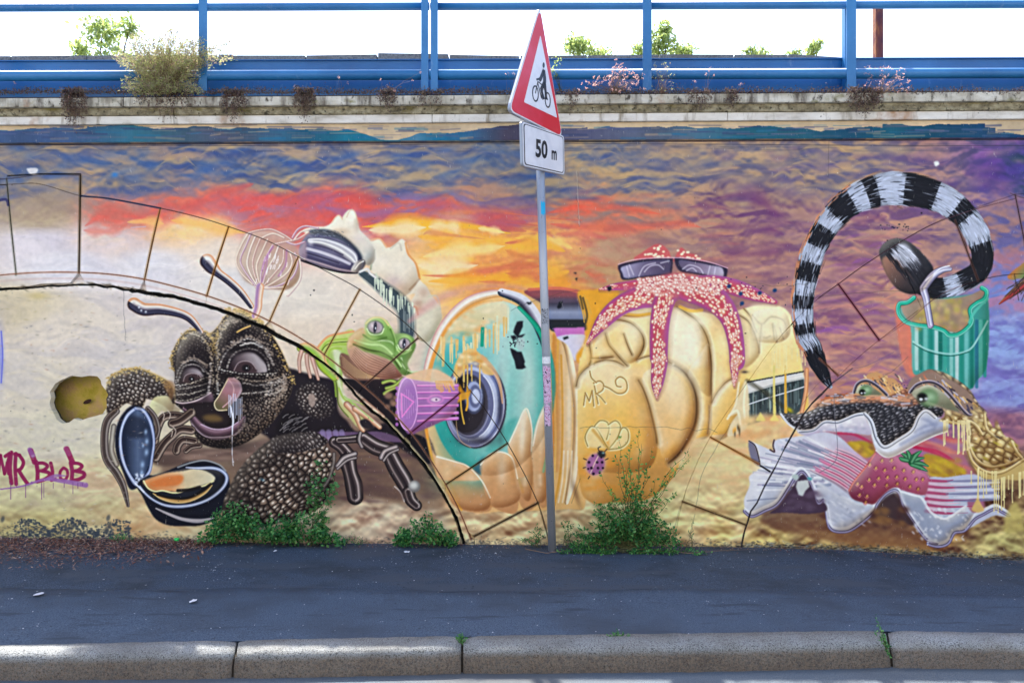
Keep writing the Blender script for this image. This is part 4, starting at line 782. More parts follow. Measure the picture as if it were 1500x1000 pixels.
# small engraved word and swirl
for q in (((62,388),(72,312)),((72,312),(96,362)),((96,362),(114,298)),((114,298),(124,392)),((124,250),(150,378)),((124,254),(160,240),(184,262),(176,296),(140,318)),((142,318),(168,340),(194,372)),((100,180),(110,220),(140,250)),((185,270),(220,285),(270,315),(310,310),(328,280),(318,235),(285,215),(258,235),(265,270),(290,275))):
    q = J(*q); line([(x+1, y+1.2) for x, y in q], 1.6, (255,244,205), .9, .9); line(q, 1., (176,132,62), .85)
# petals
for q in (((90,640),(75,580),(110,520),(150,540),(200,630),(215,650)),((130,520),(165,485),(210,495),(220,540),(205,600)),((215,510),(260,485),(290,520),(270,590),(225,650)),((270,600),(300,530),(335,545),(335,610),(290,650),(215,660))):
    q = J(*q); poly(q, (250,232,180), 2, .75); line(q, 2, (250,240,190), .8, .9); line([(x-.8, y-.8) for x, y in q], .8, (160,125,50), .8)
line(J((120,540),(170,600),(215,655)), 2.2, (205,150,60), .6, 1.2)
for k_ in range(24): dab(*J((rg.uniform(60,330), rg.uniform(690,900)))[0], 7, 4, 0, (240,160,60), .4)
# ladybird
lb = J((135,748))[0]
dab(lb[0], lb[1], 15, 18, .35, (226,190,210), .7, 3)
dab(lb[0], lb[1], 13, 16, .35, (158,96,150), 1, 5); dab(lb[0]-3, lb[1]-2, 6, 9, .3, (206,140,186), .6)
line(J((155,690),(130,740),(105,800)), .8, (235,200,190), .9)
for x_, y_, r_ in ((95,735,2.2),(118,695,2),(110,770,2.2),(150,770,2),(145,735,2),(175,735,2),(180,770,1.8),(122,805,2.2),(90,775,1.6),(160,800,1.6),(170,705,1.6)): dab(*J((x_,y_))[0], r_, r_, 0, (48,20,48), 1, 3)
dab(*J((172,685))[0], 6.5, 5, .5, (50,45,50), 1, 3); dab(*J((182,678))[0], 2, 1.6, 0, (150,190,180), .9)
for q in (((160,670),(150,650),(165,640)),((190,670),(205,655)),((80,720),(62,712)),((75,765),(60,770)),((195,720),(212,712)),((100,820),(90,835))): line(J(*q), .7, (60,45,50), .9)
# ---- window of the machine at the right end
poly(J((1055,250),(1230,212),(1400,185),(1412,230),(1412,270),(1060,320)), (226,224,220), .6, 1, False)
for k_ in range(20):
    x = 1062+k_*17.5; line(J((x, 248-(x-1060)*.19+rg.uniform(-1,1)),(x+11, 245-(x-1060)*.19)), 1, (50,48,52), .95)
poly(J((1060,315),(1220,262),(1405,222),(1420,300),(1410,400),(1350,450),(1240,450),(1130,490),(1060,510)), (66,78,80), .8, 1, False)
for k_ in range(46):
    x = rg.uniform(1064,1400); y = 315-(x-1060)*.25; line(J((x,y+rg.uniform(0,40)),(x+2,y+rg.uniform(70,170))), rg.uniform(.6,1.8), [(36,42,46),(120,140,140),(176,190,176),(44,50,50)][rg.randint(4)], .55)
line(J((1060,385),(1180,345),(1300,310),(1410,275)), .9, (240,242,245), .95); line(J((1060,316),(1240,262),(1405,225)), .8, (225,225,220), .8)
line(J((1060,240),(1200,330),(1320,430)), [3,3.4,2], (60,56,40), .55, 1.2); dab(*J((1318,415))[0], 6, 3, .6, (205,190,30), .85)
tube(J((1425,170),(1420,300),(1395,430)), 3, [(-1,(205,120,70)),(0,(240,190,140)),(1,(190,120,90))], .4)
for x_ in (1225, 1295): line(J((x_,150),(x_,300),(x_+2,430)), [1.4,1.8,2.4], (232,180,70) if x_ > 1250 else (236,220,130), .9)
drips(1128, 1180, 505, 22, 10, 45, .7, (246,232,170), .7)
poly(J((1040,250),(1060,260),(1075,400),(1060,520),(1010,560),(940,575),(960,500),(1000,440),(960,450),(985,400)), (240,222,180), 1.5, .95)
for q in (J((1050,270),(1040,380),(1050,500)), J((950,450),(1000,420),(1020,500)), J((1010,250),(990,380),(940,470))): line(q, 1.6, (255,246,214), .8, 1)
for k_ in range(9): dab(*J((rg.uniform(960,1040), rg.uniform(520,570)))[0], 1.2, 4, 0, [(70,60,50),(240,170,60)][k_ % 2], .8)
dab(*J((1045,185))[0], 5, 2, 0, (60,55,55), .8)
for k_ in range(26): dab(*J((rg.uniform(1060,1330), rg.uniform(455,600)))[0], rg.uniform(7,12), rg.uniform(4,7), -.2, [(246,224,160),(240,190,140),(232,170,110)][rg.randint(3)], .75)
for x_ in (1140, 1225): poly(J((x_-25,480),(x_-5,440),(x_,350 if x_ > 1200 else 430),(x_+8,440),(x_+30,480)), (248,226,130), 1.2, .9)
# ---- starfish
PINK = (196, 78, 104); PUR = (170, 92, 158)
def arm(q, w, n, sz):
    tube([(x+1, y+2) for x, y in q], [a+1.6 for a in w], (150,90,90), .8, .45)
    tube(q, w, [(-1,PUR),(-.6,(190,88,130)),(-.2,(205,84,100)),(.4,(200,80,96)),(.8,(186,80,130)),(1,(150,78,130))], .15)
    P_ = spl(np.column_stack([np.array(q), w]), 12); d_ = np.gradient(P_[:, :2], axis=0); d_ /= np.hypot(*d_.T)[:, None]+1e-6
    for i in range(n):
        j = int(rg.rand()**.9*(len(P_)-1)); u = rg.uniform(-.85, .85)
        x, y = P_[j, 0]-d_[j, 1]*u*P_[j, 2], P_[j, 1]+d_[j, 0]*u*P_[j, 2]
        if abs(u) > .62 and rg.rand() < .75: continue
        s_ = sz*rg.uniform(.6, 1.2)*min(1, .45+P_[j, 2]/14); an = math.atan2(d_[j, 1], d_[j, 0])
        dab(x, y, s_*1.15, s_*.8, an, (214,120,110) if rg.rand() < .6 else (225,140,96), .9, 2)
        dab(x-.2, y-.3, s_*.85, s_*.55, an, (252,238,226), .95, 2)
poly(I((450,200),(500,150),(560,110),(610,88),(660,100),(700,140),(715,180),(740,190),(760,150),(790,112),(840,150),(900,165),(935,195),(960,215),(700,215)), (206,98,100), 1.2)
for k_ in range(80):
    x, y = rg.uniform(520,930), rg.uniform(85,195)
    if (x < 700 and y > 90+abs(x-620)*.6) or (x > 755 and y > 105+abs(x-790)*.62): dab(*I((x,y))[0], 2.2, 1.8, 0, (250,232,205), .9, 2)
poly(I((330,240),(420,215),(540,195),(715,190),(728,205),(722,280),(700,310),(520,330),(370,350),(340,300)), (52,44,66), .8); poly(I((740,190),(830,195),(960,215),(1080,245),(1125,265),(1125,310),(1112,350),(1060,340),(900,310),(780,285)), (52,44,66), .8)
poly(I((350,258),(430,232),(540,212),(700,202),(708,270),(690,300),(520,320),(385,335),(360,300)), grad(I((350,250))[0],(176,172,205),I((700,300))[0],(80,70,98),(.5,(112,100,132))), .6)
poly(I((775,205),(900,220),(1000,240),(1090,262),(1085,335),(950,305),(810,275)), grad(I((780,210))[0],(98,88,118),I((1090,300))[0],(190,180,205),(.5,(136,120,148))), .6)
for q in (((520,290),(560,250),(620,240),(660,270)),((480,320),(520,250),(600,225)),((800,270),(850,240),(920,260),(950,300)),((830,280),(870,262),(900,285)),((390,250),(410,320)),((410,240),(440,310)),((1040,260),(1030,320)),((1000,250),(985,310)),((700,210),(640,225))): line(I(*q), 1.1, (215,208,228), .6, .9)
line(I((330,235),(430,205),(560,190),(720,186),(735,190)), .8, (222,180,200), .8); line(I((740,186),(850,192),(1000,220),(1130,262)), .8, (215,170,195), .8)
arm(I((760,350),(600,365),(450,385),(300,400),(190,418)), [10,8,7,5,1], 90, 2.)
arm(I((860,370),(1040,370),(1200,410),(1340,460),(1480,510)), [10,11,12,9,3], 200, 2.1)
poly(I((300,400),(460,385),(640,370),(780,400),(700,440),(560,430),(400,430)), (200,80,120), 2, .7)
arm(I((770,410),(640,450),(480,480),(340,540),(220,650),(100,815)), [15,19,16,14,11,1], 330, 2.7)
arm(I((690,430),(650,560),(630,700),(625,900))+J((525,130),(512,250),(508,345)), [16,15,14,13,12,9,1], 330, 2.6)
arm(I((830,420),(960,450),(1070,520),(1150,640),(1190,800),(1200,950))+J((985,120),(984,200),(982,270)), [17,20,18,14,12,11,8,5,1], 420, 2.7)
poly(I((600,350),(700,300),(840,300),(960,350),(980,430),(880,440),(800,420),(760,480),(680,460),(600,430)), (212,110,112), 3, .7)
for k_ in range(430):
    x, y = rg.uniform(470,1090), rg.normal(385, 46)
    if y < 300+abs(x-760)*.16 or y > 460: continue
    s_ = rg.uniform(1.6, 3.5)
    dab(*I((x,y))[0], s_*1.15, s_*.95, rg.rand(), (214,120,112), .8, 2); dab(*I((x,y))[0], s_*.85, s_*.65, rg.rand(), (252,240,232), .95, 2)
for x_, y_ in ((1225,450),(1235,520),(1475,425),(1365,445),(1140,395)): dab(*I((x_,y_))[0], 3, 3.4, rg.rand()*3, (24,60,110), .95, 2)
# ---- ringed tail
TP = R8((305,960),(285,830),(290,700),(318,560),(360,440),(430,320),(530,220),(640,165),(770,135),(920,150),(1060,195),(1165,275),(1235,375),(1270,480),(1262,570),(1215,640))
TW = [14,15,16,17,17,18,20,22,24,23,21,19,18,16,15,12]
TL = [(1217,566),(1208,552),(1198,530),(1188,506)]+TP[:]
TWL = [3,8,12,14]+TW
# stripe table along the arc length
q_ = spl(TL, 12); cum_ = np.concatenate([[0], np.cumsum(np.hypot(*np.diff(q_, axis=0).T))]); Lt = cum_[-1]
def tpos(p): return cum_[np.argmin(np.hypot(*(q_-np.array(p)).T))]/Lt
EDG = [0.0]+[tpos(p) for p in R8((330,1010),(310,935),(300,870),(297,800),(292,725),(310,640),(328,540),(372,460),(420,360),(480,300),(560,215),(640,175),(700,150),(840,140),(1010,180),(1130,240),(1190,300),(1262,440),(1250,620))]
EDG = sorted(EDG)
def stripe(t, blur_=0):
    k = sum(t > e for e in EDG); return k % 2 == 1
DK = (28, 30, 38); LG = (188, 198, 222)
tab = np.array([DK if stripe(t) else LG for t in np.linspace(0, 1, 400)], float)
hairs(TL, [w*1.12 for w in TWL], lambda t, r, u: (170,120,90) if u < 0 else (60,56,60), 260, 22, .9, .6)
tube(TL, TWL, lambda U, T: np.stack([np.interp(T*399, np.arange(400), tab[:, c_]) for c_ in range(3)], -1)*(1-.28*np.abs(U)**3)[..., None], .12, .97)
hairs(TL, [w*.98 for w in TWL], lambda t, r, u: np.array(tab[int(min(399, max(0, (t+rg.normal()*.010)*399)))])*(.75+.4*r), 1500, 17, .8, .75)
hairs(TL[4:11], [w*1.05 for w in TWL[4:11]], lambda t, r, u: (205,140,100), 150, 24, .6, .0)
for k_ in range(90):   # orange light on the outer edge, left side
    t = rg.uniform(.12, .55); i = int(t*(len(q_)-2)); d = q_[i+1]-q_[i]; d = d/np.hypot(*d); w_ = np.interp(t*19, range(20), TWL)*rg.uniform(.8, 1.12)
    x, y = q_[i][0]+d[1]*w_, q_[i][1]-d[0]*w_
    line([(x, y), (x+d[0]*9, y+d[1]*9)], .7, (214,142,104), .7)
# curl and tip
C2 = R8((1240,600),(1150,650),(1040,690),(930,660)); tabc = np.array([DK]*120+[LG]*110+[DK]*170, float)
tube(C2, [15,15,17,14], lambda U, T: np.stack([np.interp(T*399, np.arange(400), tabc[:, c_]) for c_ in range(3)], -1)*(1-.2*np.abs(U)**3)[..., None], .2)
hairs(C2, [14,14,16,13], lambda t, r, u: tabc[int(min(399, max(0, (t+rg.normal()*.03)*399)))]*(.7+.5*r), 300, 18, .8, .75)
TIP = R8((770,480),(830,540),(890,620),(930,680))
poly(R8((705,480),(740,430),(800,408),(870,430),(940,490),(1000,570),(990,640),(940,700),(880,715),(810,690),(760,630),(725,560)), (44,44,52), 1.2)
poly(R8((720,520),(790,510),(860,580),(900,660),(860,700),(800,680),(745,610)), grad(R8((740,540))[0],(170,120,100),R8((880,640))[0],(60,52,56)), 2.5, .85)
poly(R8((800,450),(850,440),(900,500),(930,560),(900,590),(850,540),(810,500)), (200,206,225), 3, .8)
hairs(R8((760,450),(850,540),(940,660)), [12,16,14], lambda t, r, u: np.array((40,40,48) if (t < .15 or t > .55 or u > .5) else (205,210,228))*(.7+.5*r), 330, 18, .8, .7)
# ---- spoon
STL = [(-1,(70,66,90)),(-.5,(170,168,200)),(-.1,(240,240,250)),(.3,(150,146,180)),(.7,(205,200,225)),(1,(66,58,86))]
# ---- fluted cup
CUPB = R8((815,760),(830,1100))+R4((880,250),(960,255),(1000,235),(1060,300),(1140,340),(1210,345),(1240,290),(1290,220),(1300,60))+R8((1300,740),(1200,760),(1000,780))
poly([(x-4, y) for x, y in R8((812,760),(815,900),(850,1100))]+R4((880,270),(930,250))+R8((880,900)), (228,130,104), 2, .8)
poly([(1319,450),(1322,470),(1334,478),(1336,520),(1340,548),(1366,545),(1390,562),(1420,570),(1432,556),(1444,540),(1449,500),(1448,440),(1440,430),(1360,440)], (62,158,150), 1.1)
for i, (x_, c_) in enumerate(((1343,(180,224,220)),(1349,(20,120,106)),(1356,(120,200,190)),(1364,(28,136,120)),(1372,(196,228,226)),(1378,(16,110,96)),(1385,(60,170,152)),(1394,(150,214,206)),(1402,(210,232,232)),(1409,(36,146,128)),(1416,(120,200,196)),(1424,(20,120,108)),(1431,(36,110,140)),(1437,(90,190,176)),(1443,(30,150,130)))):
    yb = 540 if x_ < 1380 else (566 if x_ < 1432 else 550)
    tube([(x_, 470), (x_, 520), (x_, yb)], [2.6,2.8,2.4], c_, .9, .8)
line([(1338,500),(1360,512),(1392,518),(1420,512),(1436,490),(1447,470)], 1.4, (150,214,208), .9); line([(1338,503),(1360,515),(1392,521),(1420,515)], .8, (16,96,84), .8)
poly(R8((830,770),(870,745),(960,740),(1080,740),(1200,720),(1270,690),(1285,710),(1240,770),(1200,820),(1195,880),(1150,920),(1090,920),(1040,895),(960,890),(880,870),(835,820)), (150,128,110), 1)
for k_ in range(60): dab(*R8((rg.uniform(900,1200), rg.uniform(750,900)))[0], rg.uniform(3,7), rg.uniform(3,6), 0, [(205,190,110),(176,150,80),(216,170,130),(170,160,70)][rg.randint(4)], .55)
tube(R8((895,735),(860,760),(815,770),(812,820),(850,865),(920,885),(1000,895),(1060,915),(1090,940),(1140,935),(1190,900),(1215,860),(1205,800),(1240,765),(1285,740),(1295,700),(1270,680)), 3.4, [(-1,(10,100,84)),(-.3,(60,196,166)),(.2,(36,170,142)),(.6,(150,224,208)),(1,(24,130,110))], .2)
tube(R8((1200,870),(1225,820),(1260,780),(1300,740)), 2, (90,200,180), .7, .8)
tube(R8((1095,578),(1050,582),(1000,612),(955,670),(948,690),(962,740),(975,810),(988,885)), [3,5,6,6,6,5.4,5,5], STL, .15)
line(R8((1090,560),(1040,575),(960,640)), 1, (240,240,250), .9)
# ---- orange bill at the right edge
poly([(1476,405),(1490,392),(1510,380),(1560,372),(1560,420),(1500,408),(1484,410)], grad((1480,395),(216,120,66),(1500,410),(96,140,90)), 1); tube([(1464,445),(1485,428),(1510,412),(1560,395)], [1,5,7,9], [(-1,(140,120,80)),(0,(176,60,66)),(1,(120,60,60))], .3)
for k_ in range(16): line([(1468+rg.uniform(0,30), 440-rg.uniform(0,20)), (1480+rg.uniform(0,40), 415-rg.uniform(0,15))], .7, (60,45,40), .6)
# ================= open-mouthed shell creature =================
# mouth lining
poly(K((560,560),(740,560),(960,600),(1000,700),(1500,560))+[(1395,640),(1420,680),(1440,720),(1436,760),(1380,765),(1330,745),(1280,720),(1230,700),(1180,660)], (176,110,140), 3)
for k_ in range(60):
    x, y = rg.uniform(1230,1420), rg.uniform(632,700)
    dab(x, y, rg.uniform(10,24), rg.uniform(2,4), .25, [(206,60,90),(222,120,96),(150,110,170),(235,150,110),(170,150,200)][rg.randint(5)], .55)
for q in (L((600,740),(760,790),(900,860)), N((440,80),(620,110),(760,190)), K((740,570),(860,580),(980,640))): line(q, 2, (196,40,84), .7, 1.2)
poly(M((800,150),(860,130),(940,130),(1000,180),(1000,230),(940,250),(870,210)), (180,150,46), 2); poly(N((520,140),(640,150),(760,210),(850,265),(850,300),(740,330),(600,310),(540,250)), (186,148,52), 2)
for k_ in range(40): dab(*N((rg.uniform(540,840), rg.uniform(180,310)))[0], 6, 3, .4, [(216,186,50),(150,104,56),(196,150,60)][rg.randint(3)], .6)
for k_ in range(16): dab(*M((rg.uniform(820,990), rg.uniform(140,230)))[0], 5, 3, .5, [(226,190,50),(140,96,60)][rg.randint(2)], .6)
# lower shell valve
LOW = M((80,120),(140,170),(168,200),(205,215),(255,215),(270,125),(450,100),(560,70),(740,90),(860,200),(950,290),(900,380),(820,480),(830,540),(900,575),(1000,590),(1050,540),(1120,485),(1180,480),(1280,520),(1370,545),(1410,640),(1500,660))+N((680,640),(760,600),(850,545),(960,560),(1060,545),(1150,560),(1210,620),(1200,655),(1100,640),(1000,690),(900,740),(770,790),(720,860),(640,885),(560,870),(470,780),(400,650),(330,560),(300,470),(250,450),(170,490),(110,620),(0,740))+M((1000,650),(860,770),(780,792),(690,770),(640,560),(590,570),(540,420),(470,350),(380,460),(300,590),(200,640),(110,680),(70,650),(48,560),(90,440),(85,385),(180,320),(165,290),(150,190))
POLYV = M((470,350),(380,440),(300,580),(200,640),(280,660),(640,650),(640,560),(590,570),(540,420))
poly(M((200,640),(300,560),(470,360),(540,420),(590,560),(660,640),(690,770),(860,770),(1000,650),(1060,560),(1130,500),(1180,500),(1260,660),(1340,800),(1500,870),(1500,930),(1000,900),(600,850),(200,740)), grad((0,720),(66,44,58),(0,800),(150,104,66)), 5, .8)
def SH0(X, Y):
    r_ = np.stack([np.interp((X-1095)/340+(0*Y), [0, .3, .6, 1], [226, 214, 200, 196]), np.interp((X-1095)/340+(0*Y), [0, .3, .6, 1], [228, 214, 204, 200]), np.interp((X-1095)/340+0*Y, [0, .3, .6, 1], [238, 230, 224, 222])], -1)
    return r_
poly(M((80,120),(120,150),(150,200),(170,310),(165,330),(90,385),(92,450),(50,560),(70,645),(110,680),(200,640),(300,590),(380,470),(470,350),(540,420),(590,570),(640,560),(690,770),(780,792),(860,765),(1000,650),(1060,545),(1130,490),(1180,500),(1225,600),(1330,760),(1400,850),(1500,890))+N((560,872),(640,885),(715,860),(770,790),(900,735),(1000,680),(1100,635),(1200,650),(1212,618),(1160,565),(1080,548),(1000,600),(920,610),(880,560),(900,500),(1130,500),(1100,440),(1000,330),(900,300),(700,325),(560,340))+M((1400,600),(1370,520),(1200,500),(1050,570),(900,575),(830,520),(830,440),(920,330),(960,290),(850,190),(740,90),(620,60),(470,90),(280,120),(270,205),(240,190)), SH0, .8)
for x_, y_, rx_, ry_, a_, c_, al_ in ((1120,735,26,12,-.4,(160,172,196),.6),(1150,700,30,9,-.5,(150,162,190),.5),(1130,680,22,6,-.3,(240,242,250),.6),(1170,670,34,8,.5,(188,190,212),.5),(1200,650,30,6,.3,(244,244,250),.6),(1110,715,8,20,0,(240,242,250),.7),(1235,660,26,7,.5,(190,180,206),.5)): dab(x_, y_, rx_, ry_, a_, c_, al_)
# rays
RC = K((1120,860))[0]
for k_ in range(330):
    a_ = rg.uniform(math.pi*.86, math.pi*1.28); r0 = rg.uniform(78, 150); r1 = r0+rg.uniform(30, 70)
    p0 = (RC[0]+math.cos(a_)*r0*1.1, RC[1]+math.sin(a_)*r0*.9); p1 = (RC[0]+math.cos(a_+.04)*r1*1.1, RC[1]+math.sin(a_+.04)*r1*.9)
    if inpoly(HOLEX := M((80,120),(150,190),(170,310),(90,385),(50,560),(110,680),(300,590),(470,350),(590,430),(830,480),(960,290),(740,90),(470,90),(280,120),(260,210)), *p0) and inpoly(HOLEX, *p1): line([p0, p1], rg.uniform(.9, 2.2), [(130,138,166),(246,247,252),(168,160,190),(116,128,158),(232,226,238)][rg.randint(5)], .6, .9)
dab(1258, 680, 24, 14, .7, (214,120,160), .55); dab(1240, 672, 20, 10, .7, (226,180,205), .5)
for k_ in range(13):  # pink rays left of the strawberry
    f_ = k_/12.; p0 = M((730-f_*130, 190+f_*190))[0]; p1 = M((960-f_*140, 300+f_*200))[0]; mid = ((p0[0]+p1[0])/2+1, (p0[1]+p1[1])/2-2)
    o_ = rg.uniform(0,16); p0 = (p0[0]-o_, p0[1]-o_*.55); line([p0, mid, p1], [.3, 2.2, 3], (188,44,92) if k_ % 2 else (150,120,140), .75, 1.); line([(p0[0], p0[1]-2), (mid[0], mid[1]-2), (p1[0], p1[1]-2)], [.6,1,1.2], (236,196,210), .8)
for k_ in range(10):
    p0 = M((rg.uniform(560,700), rg.uniform(250,370)))[0]; line([p0, (p0[0]+14, p0[1]+8)], 1.4, (226,130,170), .5, 1)
for k_ in range(11):  # rays right
    y_ = 345+k_*25; x1 = 860-k_*8; x0_ = 545+rg.uniform(-10,14); line(N((x0_,y_+5),(700,y_+12+k_),(x1+rg.uniform(-120,160),y_-2+k_*2)), [2.6,1.8,.2], [(178,54,98),(230,190,210)][k_ % 2], .8, 1)
for k_ in range(7):
    y_ = 345+k_*27+rg.uniform(-4,4); line(N((700+rg.uniform(0,80),y_+8),(920,y_+6),(1130,y_-4)), [.8,2,1.4], [(128,130,170),(222,224,238)][k_ % 2], .8, 1)
# fluted lip edge with shadow line and lavender rim
LIP = M((60,640),(110,672),(200,632),(290,585),(370,470),(420,390),(470,345),(515,380),(560,470),(595,575),(635,550),(655,620),(685,760),(780,785),(860,755),(990,650),(1020,590),(1080,515),(1150,480),(1195,510),(1225,600),(1300,720),(1390,840),(1470,880))+N((560,862),(640,880),(715,855),(765,770),(850,750),(930,660),(1000,620),(1100,572),(1160,600),(1210,628))
tube(LIP, 3.6, [(-1,(236,238,248)),(-.35,(196,200,222)),(0,(86,78,108)),(.3,(176,172,205)),(.7,(140,132,168)),(1,(78,62,88))], .25)
line([(x-1, y-5) for x, y in LIP], 1.2, (245,247,252), .7, 1)
for k_ in range(70):
    x, y = rg.uniform(1225,1265), rg.uniform(715,770)
    dab(x, y, rg.uniform(2,5), rg.uniform(1,3), .6, [(240,242,250),(160,168,190),(200,206,224)][rg.randint(3)], .45)
poly(N((340,440),(420,470),(500,500),(560,600),(650,640),(740,650),(800,600),(900,640),(860,700),(760,760),(700,830),(620,850),(540,800),(460,680),(400,580),(350,500)), (146,158,184), 3, .75)
for k_ in range(60): dab(*N((rg.uniform(420,880), rg.uniform(560,840)))[0], rg.uniform(1,4), rg.uniform(1,3), .8, (232,236,246), .55, 1.5)
line(N((340,440),(420,465),(500,490),(555,580),(600,625),(680,660),(740,640),(800,600),(860,560)), 1.8, (236,238,248), .9, .9)
line(M((590,430),(700,500),(830,560),(900,585),(1000,590)), 2, (240,240,250), .8, 1.2)
poly(M((600,420),(700,480),(830,560),(1000,600),(900,690),(790,760),(710,740),(670,600),(640,540),(600,520)), (186,194,214), 4, .6)
for k_ in range(36): dab(*M((rg.uniform(640,980), rg.uniform(520,740)))[0], rg.uniform(2,6), rg.uniform(1.4,3.4), .5, [(238,240,248),(150,158,182)][rg.randint(2)], .45)
# dark hollows
poly(M((470,375),(510,400),(560,500),(590,590),(640,580),(650,640),(500,660),(350,650),(240,655),(310,600),(390,490)), (72,54,74), 1.6); poly(M((1150,505),(1185,530),(1215,620),(1300,740),(1200,720),(1080,680),(980,690),(1030,610),(1080,540)), (66,50,56), 1.8, .95)
for k_ in range(24): dab(*M((rg.uniform(350,620), rg.uniform(500,640)))[0], 7, 3, 0, (98,80,104), .5)
for k_ in range(30): dab(*M((rg.uniform(1000,1240), rg.uniform(620,760)))[0], 6, 4, .5, [(140,100,60),(70,42,44)][rg.randint(2)], .6)
poly(M((85,130),(120,150),(150,220),(165,310),(110,270),(85,190)), (128,124,146), .9); line(M((85,125),(130,160),(155,240),(168,310)), .8, (70,60,72)); line(M((270,120),(262,160),(272,205),(240,190)), 1.2, (96,74,84))
poly(M((440,420),(520,410),(530,460),(500,490),(480,530),(450,520),(430,460)), (206,212,214), .6, 1, False); poly(M((400,380),(440,370),(450,400),(420,410)), (190,205,205), .6); poly(M((520,390),(550,400),(540,415),(515,405)), (90,170,180), .6)
# strawberry
STB = M((1010,215),(960,300),(900,370),(840,440),(818,500),(850,550),(930,578),(1000,588),(1050,540),(1120,480),(1180,468),(1260,500),(1370,520),(1400,450),(1390,380),(1300,330),(1200,270),(1160,235),(1080,245))
poly(STB, grad(M((840,520))[0],(128,54,78),M((1320,330))[0],(200,110,148),(.5,(176,80,116))), .9)
line(M((1010,220),(940,320),(860,420),(820,490)), 1.4, (226,110,96), .8, .9)
for x_, y_ in ((1015,325),(1080,340),(1150,325),(1220,342),(1290,352),(965,410),(1035,400),(1100,392),(1168,390),(1230,405),(1312,408),(1358,408),(910,460),(1005,448),(1095,450),(1172,440),(1265,460),(1325,478),(895,520),(950,530),(880,440),(940,575),(970,300),(1060,270),(1130,268)):
    p = M((x_, y_))[0]; dab(p[0], p[1], 3.2, 4, .5, (120,40,66), .85, 2); dab(p[0]+.4, p[1]+.2, 1.8, 2.8, .4, (226,170,110), .95, 2); line([(p[0]-3, p[1]+1), (p[0], p[1]+4), (p[0]+3, p[1]+1)], .6, (232,130,150), .7)
for q in (((1270,285),(1240,240),(1200,215)),((1270,290),(1260,230),(1240,190)),((1275,290),(1290,240),(1330,220)),((1275,290),(1320,260),(1370,250)),((1280,295),(1340,290),(1400,310)),((1280,300),(1340,320),(1390,345)),((1250,270),(1210,260),(1190,250)),((1280,280),(1310,230),(1350,200))):
    tube(M(*q), [3,3.4,1], [(-1,(20,72,44)),(0,(110,180,130)),(1,(24,86,56))], .3)
# upper lip: dark hammered skin
UP = K((320,430),(440,432),(560,400),(640,330),(760,310),(900,300),(1000,290),(1150,305),(1290,290),(1380,330),(1500,380),(1500,440),(1440,445),(1380,400),(1330,440),(1280,540),(1180,610),(1080,660),(1020,600),(980,480),(930,420),(860,430),(740,480),(640,480),(560,540),(460,550),(380,500))
WD = K((900,400),(960,410),(1010,500),(1040,620),(1090,665),(1190,610),(1290,540),(1340,440),(1390,400),(1470,450),(1530,480),(1560,520),(1520,560),(1440,590),(1330,640),(1240,690),(1130,745),(1080,738),(1020,695),(990,610),(950,480))
poly(WD, grad(K((950,450))[0],(232,236,246),K((1450,560))[0],(176,182,206),(.5,(236,238,248))), .9)
for q in (((1300,560),(1380,520),(1460,500)),((1200,650),(1330,580),(1440,540)),((1350,460),(1400,480),(1450,520))): line(K(*q), 2.4, (140,148,180), .5, 1.5)
line(K((1020,695),(1090,742),(1190,715),(1330,640),(1450,585),(1540,555)), 1.4, (245,248,252), .9)
poly(K((480,500),(640,480),(740,475),(860,430),(920,425),(960,500),(980,580),(860,570),(740,560),(600,560),(520,590),(440,560)), grad((0,610),(236,238,248),(0,640),(186,180,210)), 1.5, .92)
for k_ in range(30): dab(*K((rg.uniform(500,940), rg.uniform(470,560)))[0], rg.uniform(2,5), rg.uniform(1.5,3), 0, [(250,250,252),(176,180,205)][rg.randint(2)], .5)
poly(UP, (44, 44, 50), 1); pebble(UP, 4.6, (34,34,40), (104,102,110), (214,212,222), -.35, 1.9, .5, [(1200,610,26,.3),(1330,590,24,.3),(1300,640,16,.2),(1170,622,14,.4)], warp=4)
for k_ in range(90):
    x, y = K((rg.uniform(340,1470), rg.uniform(300,640)))[0]
    if not (inpoly(UP, x, y) and inpoly(UP, x+2, y+2) and inpoly(UP, x-3, y)): continue
    a_ = rg.uniform(0, 6.28); l_ = rg.uniform(2, 6)
    line([(x-l_*math.cos(a_), y-l_*.6*math.sin(a_)), (x+rg.uniform(-2,2), y+rg.uniform(-2,2)), (x+l_*math.cos(a_+.6), y+l_*.6*math.sin(a_+.6))], rg.uniform(.5, 1.1), [(190,188,196),(150,148,158),(30,30,36),(120,120,128)][rg.randint(4)], .8)
for q, w_ in ((K((460,548),(560,535),(640,478),(740,478),(860,430),(935,418)), 2.6), (K((935,418),(985,480),(1022,600),(1082,662),(1180,610),(1282,540),(1332,440),(1384,398),(1450,445)), 3.)):
    tube([(x, y+2) for x, y in q], w_, [(-1,(240,244,252)),(0,(206,212,228)),(.4,(90,92,108)),(1,(226,230,240))], .3)
line(K((320,430),(380,505),(460,552)), 1.6, (226,230,240), .9)
